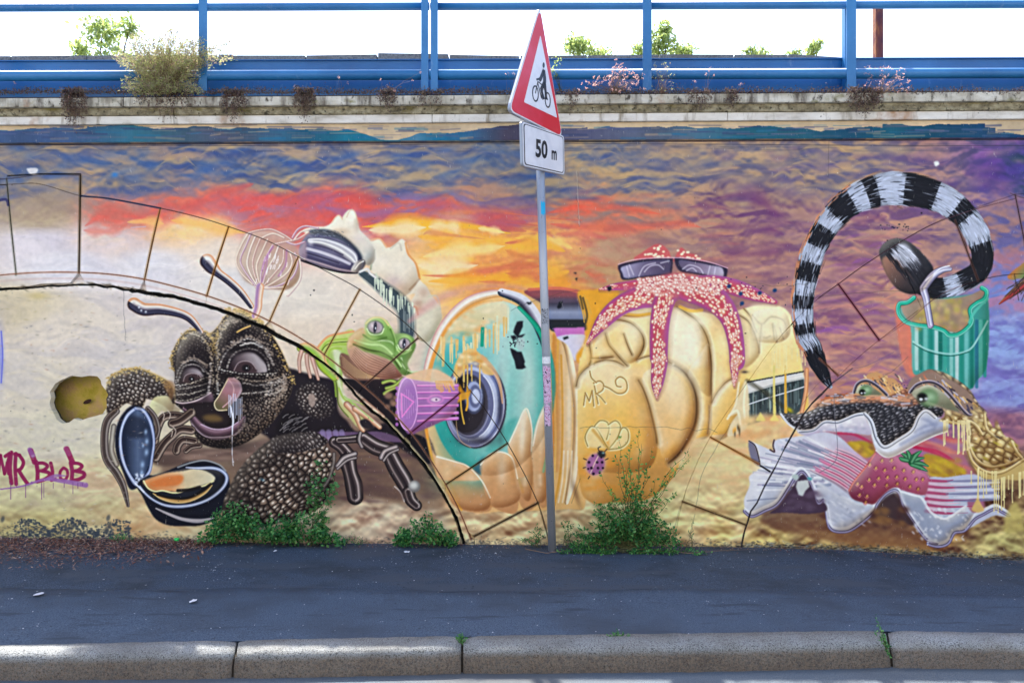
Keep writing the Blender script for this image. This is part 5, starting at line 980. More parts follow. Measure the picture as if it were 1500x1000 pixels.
# orange brow, lids, eyes
BRW = K((560,375),(620,335),(700,305),(800,285),(900,280),(1000,278),(1100,282),(1180,262),(1260,250),(1330,290),(1350,340),(1280,372),(1180,372),(1060,350),(940,345),(820,350),(700,362),(620,375))
pebble(BRW, 5., (96,64,52), (204,128,92), (240,186,146), -.2, 1.9, .75, [], .92, 2., .06, 3)
for k_ in range(110):
    f_ = rg.rand(); x = 640+f_*620; y = 330-30*math.sin(f_*3.1)+rg.uniform(-26, 26) if f_ < .75 else 300+rg.uniform(-20, 60)
    p = K((x, y))[0]; a_ = rg.uniform(-.8, .6); line([(p[0]-5, p[1]-2*a_), p, (p[0]+6, p[1]+3*a_)], rg.uniform(.8, 1.8), [(206,126,88),(226,160,120),(150,96,72),(196,190,205),(90,78,84),(196,110,70)][rg.randint(6)], .75)
def croc_eye(W_, ir, pu, lidp, r):
    poly(W_, grad(W_[2], (205,205,180), W_[-2], (120,120,96)), .8); dab(ir[0], ir[1], r, r*.95, 0, (92,128,84), 1, 3); dab(ir[0]+r*.2, ir[1]-r*.1, r*.6, r*.5, 0, (176,206,170), .8)
    dab(pu[0], pu[1], r*.55, r*.5, 0, (20,22,22), 1, 3); dab(pu[0]-r*.1, pu[1]+r*.15, r*.18, r*.15, 0, (240,246,250), 1, 2); dab(pu[0]+r*.4, pu[1]+r*.1, r*.2, r*.15, 0, (220,230,230), .9)
    tube(lidp, 2.6, [(-1,(216,206,220)),(-.3,(120,108,124)),(.3,(46,38,46)),(1,(150,140,130))], .3)
poly(L((110,310),(150,230),(200,180),(250,145),(320,140),(380,180),(440,190),(520,270),(450,310),(380,330),(250,330)), (212,160,110), 1.2)
for k_ in range(36):
    p = L((rg.uniform(200,500), rg.uniform(150,300)))[0]; line([p, (p[0]+rg.uniform(2,5), p[1]+rg.uniform(2,7))], 1.1, [(236,200,130),(206,130,80),(96,84,92),(240,222,180)][rg.randint(4)], .75)
croc_eye(L((130,305),(150,255),(190,235),(240,240),(300,280),(345,322),(250,322),(180,315)), L((215,285))[0], L((185,300))[0], L((118,300),(140,240),(185,210),(240,210),(310,250),(385,320)), 9)
pebble(L((700,150),(820,130),(960,200),(1060,280),(1130,390),(1200,470),(1150,520),(1000,500),(860,470)), 7., (84,66,60), (196,168,124), (244,226,180), .7, 1.8, .7, [], .95, 1.5, .05, 3)
poly(L((560,290),(580,200),(650,150),(740,115),(820,160),(900,200),(960,230),(1050,300),(1110,400),(1100,470),(980,480),(860,440),(700,380)), (150,124,110), 1.2)
for k_ in range(150):
    x, y = rg.uniform(570,1100), rg.uniform(130,470)
    if y < 120+abs(x-740)*.75 or y > 300+(x-700)*.5: continue
    p = L((x, y))[0]; line([p, (p[0]+rg.uniform(3,8), p[1]+rg.uniform(4,10))], rg.uniform(.8,1.6), ([(216,150,110),(232,190,150),(200,120,90)] if x < 720 else [(70,66,92),(200,196,216),(232,196,130),(58,48,60),(222,176,100)])[rg.randint(3 if x < 720 else 5)], .8)
croc_eye(L((590,300),(640,265),(720,240),(800,270),(880,340),(940,410),(975,455),(900,445),(820,420),(720,400),(620,350)), L((725,345))[0], L((672,345))[0], L((575,300),(630,240),(720,215),(800,235),(880,300),(950,380),(1040,480),(1090,492)), 15)
# molten gold back
GB = L((860,460),(900,445),(1000,480),(1080,490),(1090,400),(1130,430),(1185,475),(1235,560),(1260,590),(1280,540),(1330,630),(1345,660),(1410,680),(1470,780),(1500,840),(1520,880),(1440,850),(1400,890),(1300,930),(1220,935),(1140,900),(1080,820),(1050,730),(1040,640),(1030,560),(960,550),(870,545),(810,530),(850,500))
pebble(GB, 9., (112,80,46), (204,172,106), (248,234,186), .55, 1.5, .75, [(1450,630,26,.3),(1478,660,20,.3)], warp=5)
poly(L((1020,740),(1100,880),(1220,940),(1400,900),(1500,840),(1500,1000),(1350,1010),(1180,1000),(1090,900)), (206,178,112), 1.4)
for k_ in range(70):
    x, y = L((rg.uniform(860,1500), rg.uniform(400,930)))[0]
    if not inpoly(GB, x, y): continue
    a_ = rg.uniform(.1, .9); dab(x, y, rg.uniform(3,7), rg.uniform(1.5,3.4), a_, [(240,224,168),(150,112,56),(120,86,48),(222,196,124),(205,160,110),(196,180,60)][rg.randint(6)], .7, 1.5)
for q in (L((1040,600),(1060,740),(1120,850),(1220,905),(1350,890),(1480,830)), L((1030,700),(1080,860),(1200,950),(1330,950),(1500,850)), L((1010,520),(1100,560),(1160,640)), L((1180,480),(1200,600),(1290,680)), L((870,540),(960,555),(1040,560),(1060,640)), L((1400,700),(1440,780),(1480,830))): tube(q, 2.2, [(-1,(250,236,190)),(0,(224,196,130)),(1,(130,96,50))], .4, .9)
dab(*L((1290,665))[0], 5, 1.5, .4, (60,44,40), .9); dab(*L((1278,555))[0], 3, 5, 0, (140,100,70), .8)
drips(1382, 1421, 616, 22, 10, 50, .9, (236,220,164)); drips(1455, 1560, lambda x: 690+(1500-x)*.3, 40, 15, 50, .9, (236,222,160)); drips(1420, 1460, 690, 8, 5, 40, 1., (236,222,160))
line(N((965,250),(962,400),(960,500)), [1.6,1,1.6], (238,222,165)); poly(N((910,590),(935,530),(960,495),(985,540),(1010,590),(960,610)), (224,190,120), 1)
poly(N((1180,660),(1220,560),(1270,520),(1310,600),(1333,700),(1333,760),(1180,770)), (205,190,110), 3, .8)
emb(UP, 9, .35); emb(WD, 9, .35, -.2, -.9); emb(STB, 14, .35); emb(GB, 18, .4)
emb(M((60,560),(90,450),(85,385),(170,330),(300,380),(400,420),(300,580),(200,635),(110,675),(70,645)), 10, .3)
emb(M((590,430),(700,500),(830,560),(900,585),(1000,590),(1000,650),(860,765),(780,790),(690,770),(650,600),(600,540)), 14, .38)
emb(N((270,440),(340,440),(420,465),(500,490),(555,580),(600,625),(680,660),(740,640),(800,600),(860,560),(930,600),(850,750),(765,770),(715,855),(640,880),(560,862),(440,740),(340,560)), 12, .38)
emb([(1319,450),(1322,470),(1334,478),(1336,520),(1340,548),(1366,545),(1390,562),(1420,570),(1432,556),(1444,540),(1449,500),(1448,440),(1440,430),(1360,440)], 16, .28, -.9, -.2)
emb(R8((705,480),(740,430),(800,408),(870,430),(940,490),(1000,570),(990,640),(940,700),(880,715),(810,690),(760,630),(725,560)), 12, .3)
# ---- signature
MG = (150, 40, 90); LV = (160, 112, 178)
def ltr(*segs):
    for q in segs:
        w_ = q[-1]; line(R1(*q[:-1]), w_, MG, .95, .35, len(q) > 3)
ltr(((-22,840),(0,700),2.6),((0,700),(22,800),2.2),((22,800),(52,690),2.4),((26,704),(60,682),2.6),((58,690),(52,770),(60,852),3.0),((36,740),(44,800),2.2))
ltr(((84,690),(80,770),(86,856),2.8),((78,692),(104,698),2.6),((104,700),(126,736),(112,772),(88,782),2.6),((100,782),(122,818),(148,854),2.8))
ltr(((166,674),(188,736),4.0),((196,735),(204,790),(202,842),3.0),((204,742),(236,742),(258,758),(240,778),(210,784),2.5),((226,784),(264,794),(268,812),(240,832),(204,842),2.7))
ltr(((276,742),(286,790),(280,834),2.6),((280,836),(302,830),2.4),((346,768),(328,790),(330,824),(352,834),(368,812),(366,782),(348,768),2.2),((364,664),(396,738),4.0),((386,740),(394,790),(390,838),3.0),((394,742),(428,744),(448,758),(430,778),(402,786),2.5),((418,786),(454,794),(460,812),(432,830),(392,838),2.8))
line(R1((160,668),(178,700)), 3.4, LV, .75); line(R1((358,662),(376,690)), 3.4, (170,90,135), .7); dab(*R1((172,850))[0], 2.2, 2.2, 0, LV, 1, 3)
line(R1((0,885),(120,868),(240,832),(330,838),(400,850),(468,862)), [1,1.2,2,3,3.4,3.8], LV, .9, .4)
line(R1((240,832),(300,812),(356,812)), [1,2.6,1], LV, .8)
for x_, l_ in ((56,90),(138,80),(226,90),(238,80),(398,60),(350,25),(425,30),(88,25),(290,30),(450,15)): line(R1((x_,850),(x_,850+l_)), .5, (130,80,140), .8)
dab(0, 522, 5, 38, 0, (140,150,235), .7); line([(1,485),(3,520),(1,560)], 1.2, (110,120,220), .8)
# ================= joints, cracks and wear of the wall =================
DKB = (74, 56, 44)
EXTR = [(-80,275),(20,270),(60,270),(118,287),(160,291),(235,305),(290,318),(335,332),(390,352),(437,376),(485,401),(527,424),(583,464),(623,501),(658,537),(705,592),(746,653),(788,736),(806,800)]
INTR = [(-80,412),(0,403),(60,399),(118,399),(165,402),(212,409),(258,420),(303,433),(350,450),(395,470),(435,492),(475,519),(533,565),(570,599),(602,633),(628,669),(653,709),(674,750),(690,790)]
CRK = [(-80,430),(0,424),(60,420),(125,417),(190,424),(225,431),(262,436),(300,447),(345,462),(385,480),(440,508),(490,545),(515,572),(540,598),(565,618),(590,645),(620,680),(650,725),(668,760),(680,795)]
EXTR2 = [(1180,598),(1160,640),(1112,736),(1092,770),(1084,812)]
JNT = [((10,262),(24,402)),((118,257),(116,399)),((235,305),(212,409)),((335,332),(303,433)),((437,376),(395,470)),((527,424),(475,519)),((611,496),(533,565)),((673,576),(602,633)),((743,649),(653,709)),((788,736),(694,785))]
JNT2 = [((1487,285),(1510,400)),((1399,323),(1433,411)),((1228,416),(1288,498)),((1201,525),(1228,549)),((1041,640),(1111,679)),((1000,734),(1092,768))]
for i, (a_, b_) in enumerate(JNT):
    c_ = [(92,92,74),(96,78,52),(168,120,62),(190,128,56),(184,128,62),(176,128,72),(120,84,70),(130,50,90),(110,82,44),(66,50,36)][i]
    m_ = ((a_[0]+b_[0])/2+rg.uniform(-1,1), (a_[1]+b_[1])/2)
    line([a_, m_, b_], 2.0 if i < 9 else 2.2, c_, .55, 1.1); line([a_, m_, b_], .55, np.array(c_)*.45, .8)
for i, (a_, b_) in enumerate(JNT2):
    c_ = [(110,80,90),(104,68,60),(112,44,62),(150,92,70),(190,118,48),(110,80,48)][i]
    line([a_, b_], 2.0, c_, .6, 1.1); line([a_, b_], .55, np.array(c_)*.45, .8)
line([(-80,262),(10,262),(60,256),(118,257)], .7, (60,55,70), .8); line([(-10,296),(8,292),(12,300)], 2, (40,40,90), .7)
line(EXTR, .45, (70,56,52), .75); line(EXTR[3:6], 1.3, (52,60,90), .8)
line(INTR, .8, (130,84,60), .75); line(INTR, 1.8, (205,150,120), .3, 1.2)
line([(x, y+9) for x, y in INTR[:9]], 1.5, (205,170,160), .3, 1.2)
for q, c_, w_ in (([(1487,291),(1420,309),(1361,331),(1310,360),(1265,389),(1228,416),(1199,437)], (90,60,70), .6), ([(1480,283),(1500,290),(1560,300)], (90,70,80), .7), ([(1249,539),(1217,563)], (60,56,70), .7), ([(1310,515),(1270,535),(1249,539)], (110,90,130), .35), ([(1433,411),(1380,430),(1330,470),(1288,498)], (110,70,80), .35), ([(1170,600),(1200,560),(1228,549)], (120,80,80), .3)): line(q, w_, c_, .7)
q = [(1217,563),(1204,577),(1190,590),(1176,608),(1164,630),(1150,655),(1135,685),(1120,712),(1109,736),(1100,748),(1096,762),(1090,780),(1086,800)]
for i in range(len(q)-1): line([q[i], q[i+1]], rg.uniform(.7, 1.3), (44,38,40), .9)
line([(1170,618),(1176,626)], 1, (50,45,45)); line([(1115,682),(1128,690)], 1.2, (50,45,50))
line([(1222,578),(1223,610),(1227,650),(1223,676),(1200,692)], .45, (110,110,124), .8)
# mud-stained edges of the long crack
for i in range(260):
    t_ = rg.rand()*(len(CRK)-1); j = int(t_); f_ = t_-j; x = CRK[j][0]*(1-f_)+CRK[j+1][0]*f_; y = CRK[j][1]*(1-f_)+CRK[j+1][1]*f_
    dab(x+rg.normal()*1.2, y+rg.normal()*1.6-1, rg.uniform(1,4), rg.uniform(.8,2), .4, [(60,50,44),(90,78,60),(180,165,130)][rg.randint(3)], .5)
line([(x, y-5) for x, y in CRK[14:]], 2.2, (216,205,160), .7, 1); line([(x-3, y-4) for x, y in CRK[14:]], 1, (90,80,60), .6)
wv = lambda q: [(x+rg.normal()*.7, y+rg.normal()*.9) for x, y in spl(q, 5)]
line(wv(CRK), [.8]+[1.5]*10+[2.3]*40+[1.6]*200 if 0 else 1.5, (16,14,16), .95, .3, False)
line(wv(CRK[4:11]), 2.5, (12,10,12), .95, .3, False); line(wv(CRK[13:]), 1.5, (18,16,18), .95, .3, False)
# hairlines
for q in ([(845,250),(846,290),(848,320),(849,332)], [(850,626),(905,626),(950,624),(1010,628),(1050,630)], [(750,455),(780,440),(850,425)], [(1180,440),(1240,430),(1330,425),(1480,402)], [(1020,745),(1030,690),(1070,620)], [(985,780),(995,740)], [(1010,790),(1018,752)], [(1090,415),(1160,418),(1200,410)], [(1267,566),(1300,548),(1330,523)], [(838,735),(850,700)], [(180,424),(181,460),(183,500)], [(1215,175),(1214,260)]):
    line(wv(q), .3, (70,64,62), .55)
line([(845,250),(847,300),(849,330)], .35, (230,225,210), .5)
# black flakes where paint fell off
def flake(pts, c=(30,32,42)): poly([(x+rg.uniform(-.6,.6), y+rg.uniform(-.6,.6)) for x, y in pts], c, .35, 1, False)
flake(G((790,352),(832,350),(828,390),(800,455),(845,445),(820,470),(790,470),(760,430),(770,395))); flake(G((740,460),(770,455),(790,470),(760,490),(745,480)))
flake(G((735,545),(765,560),(790,575),(820,570),(830,600),(845,650),(835,665),(850,690),(820,702),(780,700),(765,640),(750,600)))
for k_ in range(50): x, y = G((rg.normal(775,30), rg.normal(500,22)))[0]; dab(x, y, rg.uniform(.4,1.5), rg.uniform(.4,1.2), 0, (40,44,56), .9, 3)
poly(G((790,480),(830,470),(845,500),(830,560),(800,560),(780,530)), (190,205,205), .8, .6)
flake(G((850,208),(880,212),(890,200),(892,222),(870,230))); flake(G((1080,250),(1100,210),(1120,205),(1112,250),(1090,262))); flake(G((1125,472),(1160,460),(1168,475),(1130,487))); flake(G((1455,100),(1475,95),(1478,120),(1460,130)))
flake(R7((560,675),(582,672),(580,690),(566,698))); flake(R7((375,598),(392,596),(388,606))); flake(R7((384,630),(398,622),(392,640)))
for x, y in ((736,426),(708,466),(787,503),(872,444),(1070,455),(1085,447),(1092,488),(1350,312),(1328,332),(1300,352),(455,432),(460,425),(516,461),(519,471),(1328,568),(1318,566),(1336,572)): dab(x, y, rg.uniform(.8,1.6), rg.uniform(.7,1.3), 0, (28,28,36), .95, 3)
for k_ in range(46): dab(rg.uniform(1010,1210) if k_ < 26 else rg.uniform(1290,1335), rg.normal(420,9) if k_ < 26 else rg.normal(334,3) , rg.uniform(.4,1.4), rg.uniform(.4,1.2), 0, (30,34,60), .85, 3)
for k_ in range(18): dab(1258+k_*4.2, 562+rg.normal()*1.2, rg.uniform(.5,1.3), .6, 0, (50,50,90), .85, 3)
for k_ in range(420):
    x, y = rg.uniform(-250,1750), rg.uniform(215,800)
    dab(x, y, rg.uniform(.3,.9), rg.uniform(.3,.9), 0, [(60,56,56),(225,225,220),(150,140,130)][rg.randint(3)], rg.uniform(.3,.8), 3)
poly([(39,248),(44,246),(52,246),(56,249),(51,255),(45,256)], (215,215,222), .4); poly([(1368,238),(1373,236),(1376,240),(1371,244)], (225,225,228), .4)
# old plaster under the arch on the left: speckle and dust
for k_ in range(900):
    x = rg.uniform(-250,260); y = rg.uniform(425,770)
    if x > 180+(y-425)*.0+rg.uniform(0,60): continue
    if rg.rand() < (y-440)/420*.6: continue
    dab(x, y, rg.uniform(.6,4), rg.uniform(.5,1.6), rg.uniform(-.3,.3), [(190,176,130),(128,124,128),(150,140,120),(226,222,214),(196,150,120)][rg.randint(5)], rg.uniform(.2,.5))
dab(55, 433, 16, 6, 0, (205,185,120), .6)
# grimy skirting at the foot of the wall
def base_y(x): return float(np.interp(x, [-250,0,400,700,1090,1250,1500,1750], [782,786,795,797,801,806,822,836]))
for k_ in range(8500):
    x = rg.uniform(-250,1750); h = abs(rg.normal())*[9, 4.5][x > 190]
    if 190 < x < 1080 and rg.rand() < .4: continue
    y = base_y(x)-h
    dab(x, y, rg.uniform(.5,2.6), rg.uniform(.4,1.3), rg.uniform(-.4,.4), [(66,74,84),(92,92,92),(60,56,56),(150,140,110)][rg.randint(4)], rg.uniform(.15,.6), 1.3)
for k_ in range(500):
    x = rg.uniform(20,190); y = base_y(x)-rg.uniform(0,30)*(.4+.6*abs(math.sin(x*.045)))
    dab(x, y, rg.uniform(.6,3), rg.uniform(.6,2.4), 0, (66,76,88), .75, 3)
for x_, y_ in ((158,758),(160,768),(155,775),(105,772),(40,765),(3,760)): dab(x_, y_, 3, 5, .3, (70,76,84), .7, 2)
for k_ in range(700):
    x = rg.uniform(1080,1750); y = base_y(x)-abs(rg.normal())*3-1; dab(x, y, rg.uniform(1,5)*(.5+.8*abs(math.sin(x*.031))), rg.uniform(.3,1.2), rg.uniform(-.15,.15), [(34,31,31),(66,60,54),(150,160,160)][rg.randint(3)], rg.uniform(.2,.7), 1.5)
# beam band along the top: raw plaster edge, blue and teal paint, shade line
yt = fbm(60, 60, 77, 4, X=GX+300, Y=GY*0+5)[0]; yb2 = fbm(22, 60, 79, 3, X=GX+300, Y=GY*0+9)[0]
yb3 = fbm(70, 60, 83, 4, X=GX+300, Y=GY*0+9)[0]
for cx_ in range(PW):
    x = cx_/PS+PX0
    e_ = 187.5+7*math.exp(-((x-600)/130)**2)+3*(x > 860)+ (yt[cx_]-.5)*16+(yb2[cx_]-.5)*5 + (3 if x < 130 else 0) + (14*math.exp(-((x-570)/45)**2)) - (5 if 1290 < x < 1440 else 0) + (8 if x > 1455 else 0)
    b_ = 500-293*5.8/(5.8-.02*(x-750)*.00525)
    j0, j1 = int((e_-PY0)*PS), int((b_-PY0)*PS)
    j0 = max(2, min(j0, j1-2)); col = np.array((204, 184, 156))*(.86+.2*yb2[cx_])
    CAN[:j0, cx_] = col
    tc = np.interp(x, [-250,100,200,330,450,520,610,640,700,740,860,960,1100,1180,1240,1300,1460,1750], np.arange(18))
    TB = np.array([(60,86,130),(64,92,140),(44,106,132),(78,86,112),(38,110,150),(20,120,150),(70,120,150),(24,110,150),(60,100,140),(84,78,104),(84,88,120),(90,104,130),(30,104,130),(36,100,126),(24,84,120),(20,90,116),(22,66,110),(40,60,110)])
    i0 = int(min(16, tc)); f_ = tc-i0; cc = TB[i0]*(1-f_)+TB[i0+1]*f_
    pt_ = (.72+.5*yb3[cx_]); CAN[j0:j1, cx_] = cc*pt_*.88+(np.array((120,112,120))*.12)+rg.normal()*1.2
for k_ in range(260):
    x = rg.uniform(-250,1750); y = rg.uniform(184,205)
    line([(x-rg.uniform(4,26), y+rg.normal()*.6), (x+rg.uniform(4,26), y+rg.normal()*.6)], rg.uniform(.4,1.8), [(60,70,110),(110,104,120),(40,110,150),(170,150,130),(88,100,140)][rg.randint(5)], rg.uniform(.2,.6), .9)
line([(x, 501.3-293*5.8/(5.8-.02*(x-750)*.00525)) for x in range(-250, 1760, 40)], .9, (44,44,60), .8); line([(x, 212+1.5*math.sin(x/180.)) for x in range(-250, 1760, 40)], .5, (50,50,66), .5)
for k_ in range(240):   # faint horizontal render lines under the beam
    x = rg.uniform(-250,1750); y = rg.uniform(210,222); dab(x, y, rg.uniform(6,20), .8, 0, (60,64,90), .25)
CAN *= (1+(fbm(5, 5, 91, 2)-.5)*.06)[..., None]
# a little extra bite, as a sharp spray line has over soft fog
for ch in range(3):
    b_ = boxb(boxb(CAN[..., ch], 6), 6); c_ = boxb(CAN[..., ch], 1)
    CAN[..., ch] += .30*(CAN[..., ch]-b_)+.25*(CAN[..., ch]-c_)
CAN *= np.array((1.0, .985, .945), np.float32)
CAN[:] = np.clip(CAN, 4, 250)
# ================================================================ geometry helpers
K0 = 5.8/FPX                                    # metres per photo pixel at the middle of the wall
YAW = -0.02                                    # the wall's right end stands a little nearer
CY, SY = math.cos(YAW), math.sin(YAW)
def wal(s, z, d=0.):                            # wall frame -> world; d = metres in front (-) or behind (+) the face
    return Vector((s*CY-d*SY, 5.8+s*SY+d*CY, z))
RYAW = -0.008; RC, RS = math.cos(RYAW), math.sin(RYAW)
def ral(s, z, d=0.): return Vector((s*RC-d*RS, 5.8+s*RS+d*RC, z))      # frame of the railing, straight on the ledge
def s_of(px, d=0.):                             # position along the wall (depth offset d) seen at photo column px
    q = (px-750)/FPX
    return (q*(5.8+d*CY)+d*SY)/(CY-q*SY)
def z_of(px, py, d=0.):
    s = s_of(px, d); Y = wal(s, 0, d).y
    return EYE+(500-py)*Y/FPX
def P2(px, py, d=0.): return (s_of(px, d), z_of(px, py, d))
def gp(px, py, z=0.):                           # point of a level plane at height z seen at a photo position
    Y = (EYE-z)*FPX/(py-500); return Vector(((px-750)*Y/FPX, Y, z))
def link(o, parent=None):
    scn.collection.objects.link(o)
    if parent: o.parent = parent
    return o
def mesh(name, vs, fs, mats, parent=None, smooth=False, mi=None):
    me = bpy.data.meshes.new(name); me.from_pydata([tuple(v) for v in vs], [], fs)
    for m in (mats if isinstance(mats, (list, tuple)) else [mats]): me.materials.append(m)
    if mi is not None: me.polygons.foreach_set('material_index', mi)
    if smooth: me.polygons.foreach_set('use_smooth', [True]*len(me.polygons))
    me.update(); return link(bpy.data.objects.new(name, me), parent)
def tag(o, label=None, cat=None, group=None, kind=None):
    if label: o['label'] = label
    if cat: o['category'] = cat
    if group: o['group'] = group
    if kind: o['kind'] = kind
    return o
def empty(name, label, cat, loc=(0, 0, 0), group=None):
    o = bpy.data.objects.new(name, None); o.empty_display_size = .1; o.location = loc
    scn.collection.objects.link(o); return tag(o, label, cat, group)
def unparent_offset(o, root):                   # keep world placement of a child built in world space
    o.parent = root; o.matrix_parent_inverse = Matrix.Translation(root.location).inverted(); return o
def offs(pts, g):                               # shrink a closed 2-D polygon by g
    p = np.array(pts, float); n = len(p)
    ar = .5*np.sum(p[:, 0]*np.roll(p[:, 1], -1)-np.roll(p[:, 0], -1)*p[:, 1])
    sgn = 1 if ar > 0 else -1
    out = []
    for i in range(n):
        a = p[i]-p[i-1]; b = p[(i+1) % n]-p[i]
        a /= np.hypot(*a)+1e-9; b /= np.hypot(*b)+1e-9
        na = np.array((-a[1], a[0]))*sgn; nb = np.array((-b[1], b[0]))*sgn
        m = na+nb; l = m@m
        m = m*2/max(l, .8) if l > 1e-6 else na
        out.append(p[i]+m*g)
    return [tuple(q) for q in out]
def slab(name, poly2, mat, parent, front=0., back=.05, gap=.004, cham=.004, holes=(), world=wal):
    """flat piece in the wall frame: outline (s,z), chamfered edge, real thickness, optional holes"""
    loops = [offs(poly2, gap/2)]+[offs(h, 0) for h in holes]
    inner = [offs(loops[0], cham)]+[list(h) for h in loops[1:]]
    vs = []; fs = []; idx = []
    for L in inner:
        idx.append(len(vs)); vs += [world(s, z, front) for s, z in L]
    tri = tessellate_polygon([[Vector((s, z, 0)) for s, z in L] for L in inner])
    for t in tri:
        a, b, c = (vs[i] for i in t)
        n = (b-a).cross(c-a)
        fs.append(tuple(t) if n.y < 0 else tuple(reversed(t)))
    def ring(L0, d0, L1, d1, flip):
        n = len(L0); o0 = len(vs); vs.extend(world(s, z, d0) for s, z in L0); o1 = len(vs); vs.extend(world(s, z, d1) for s, z in L1)
        for i in range(n):
            j = (i+1) % n; f = (o0+i, o0+j, o1+j, o1+i); fs.append(f if not flip else f[::-1])
    ring(inner[0], front, loops[0], front+cham, False); ring(loops[0], front+cham, loops[0], back, False)
    for h in loops[1:]: ring(h, front, h, back, True)
    o = mesh(name, vs, fs, mat, parent)
    uvl = o.data.uv_layers.new(name='UVMap')
    li = np.empty(len(o.data.loops), int); o.data.loops.foreach_get('vertex_index', li)
    V = np.array([tuple(v) for v in vs])
    # wall-plane coordinates; all pieces share one projection of the painting
    S = V[:, 0]*CY+(V[:, 1]-5.8)*SY
    uv = np.stack([(750+S/K0-PX0)/(PX1-PX0), 1-((500-(V[:, 2]-EYE)/K0)-PY0)/(PY1-PY0)], -1)[li]
    uvl.data.foreach_set('uv', uv.astype(np.float32).ravel())
    return o
def box(name, p0, p1, mat, parent=None, bev=0., frame=None):
    x0, y0, z0 = p0; x1, y1, z1 = p1
    vs = [(x, y, z) for x in (x0, x1) for y in (y0, y1) for z in (z0, z1)]
    fs = [(0, 1, 3, 2), (4, 6, 7, 5), (0, 4, 5, 1), (2, 3, 7, 6), (0, 2, 6, 4), (1, 5, 7, 3)]
    bm = bmesh.new()
    bv = [bm.verts.new(v) for v in vs]
    for f in fs: bm.faces.new([bv[i] for i in f])
    bmesh.ops.recalc_face_normals(bm, faces=bm.faces)
    if bev: bmesh.ops.bevel(bm, geom=bm.edges[:], offset=bev, segments=2, affect='EDGES', profile=.6)
    if frame:
        for v in bm.verts: v.co = frame(v.co.x, v.co.z, v.co.y)
    me = bpy.data.meshes.new(name); bm.to_mesh(me); bm.free(); me.materials.append(mat)
    return link(bpy.data.objects.new(name, me), parent)
def cyl(name, a, b, r0, r1, mat, parent=None, n=20, rings=2, wob=0., cap=True):
    a, b = Vector(a), Vector(b); d = (b-a).normalized()
    u = d.orthogonal().normalized(); w = d.cross(u)
    vs = []; fs = []
    for i in range(rings):
        t = i/(rings-1); c = a.lerp(b, t); r = r0+(r1-r0)*t
        c = c+u*random.uniform(-wob, wob)+w*random.uniform(-wob, wob)
        for k in range(n):
            q = 2*math.pi*k/n; vs.append(c+(u*math.cos(q)+w*math.sin(q))*r)
    for i in range(rings-1):
        for k in range(n):
            j = (k+1) % n; fs.append((i*n+k, i*n+j, (i+1)*n+j, (i+1)*n+k))
    if cap: fs.append(tuple(range(n))[::-1]); fs.append(tuple((rings-1)*n+k for k in range(n)))
    o = mesh(name, vs, fs, mat, parent, smooth=False)
    sm = [len(f) == 4 for f in fs]; o.data.polygons.foreach_set('use_smooth', sm)
    return o
# ================================================================ materials
def sr(c): return tuple(((v/255)/12.92 if v/255 <= .04045 else ((v/255+.055)/1.055)**2.4) for v in c)+(1,)
def mat(name, col=(128, 128, 128), rough=.7, spec=.3, metal=0.):
    m = bpy.data.materials.new(name); m.use_nodes = True; b = m.node_tree.nodes['Principled BSDF']
    b.inputs['Base Color'].default_value = sr(col); b.inputs['Roughness'].default_value = rough
    b.inputs['Specular IOR Level'].default_value = spec; b.inputs['Metallic'].default_value = metal
    return m
class NT:
    def __init__(s, m): s.m = m; s.t = m.node_tree; s.b = s.t.nodes.get('Principled BSDF'); s.tc = None
    def n(s, ty, **kw):
        o = s.t.nodes.new(ty)
        for k_, v in kw.items(): setattr(o, k_, v)
        return o
    def l(s, a, b): s.t.links.new(a, b)
    def geo(s):
        if not s.tc: s.tc = s.n('ShaderNodeNewGeometry')
        return s.tc.outputs['Position']
    def noise(s, scale, detail=4, rough=.55, stretch=None, dist=0.):
        x = s.n('ShaderNodeTexNoise'); x.inputs['Scale'].default_value = scale; x.inputs['Detail'].default_value = detail; x.inputs['Roughness'].default_value = rough; x.inputs['Distortion'].default_value = dist
        v = s.geo()
        if stretch:
            mp = s.n('ShaderNodeMapping'); mp.inputs['Scale'].default_value = stretch; s.l(v, mp.inputs[0]); v = mp.outputs[0]
        s.l(v, x.inputs['Vector']); return x.outputs['Fac']
    def ramp(s, f, stops):
        r = s.n('ShaderNodeValToRGB'); e = r.color_ramp.elements
        while len(e) < len(stops): e.new(.5)
        for i, (p, c) in enumerate(stops): e[i].position = p; e[i].color = sr(c) if not np.isscalar(c) else (c, c, c, 1)
        s.l(f, r.inputs[0]); return r.outputs[0]
    def mix(s, f, a, b, bt='MIX'):
        x = s.n('ShaderNodeMix', data_type='RGBA', blend_type=bt)
        for sock, v in ((x.inputs[0], f), (x.inputs[6], a), (x.inputs[7], b)):
            if hasattr(v, 'links') or hasattr(v, 'is_linked'): s.l(v, sock)
            elif np.isscalar(v): sock.default_value = v
            else: sock.default_value = sr(v)
        return x.outputs[2]
    def col(s, c): s.l(c, s.b.inputs['Base Color'])
    def bump(s, h, st=.3, dist=.01):
        x = s.n('ShaderNodeBump'); x.inputs['Strength'].default_value = st; x.inputs['Distance'].default_value = dist
        s.l(h, x.inputs['Height']); s.l(x.outputs[0], s.b.inputs['Normal']); return x
def grain(name, stops, scale, rough=.8, bump=(.3, 60, .004), stretch=None, extra=None, spec=.3, dist=0.):
    m = mat(name, rough=rough, spec=spec); t = NT(m)
    c = t.ramp(t.noise(scale, 6, .6, stretch, dist), stops)
    if extra:
        for sc, lo, hi, cc, st in extra:
            c = t.mix(t.ramp(t.noise(sc, 5, .6, st), [(lo, 0.), (hi, 1.)]), c, cc)
    t.col(c)
    if bump: t.bump(t.noise(bump[1], 5, .65), bump[0], bump[2])
    return m
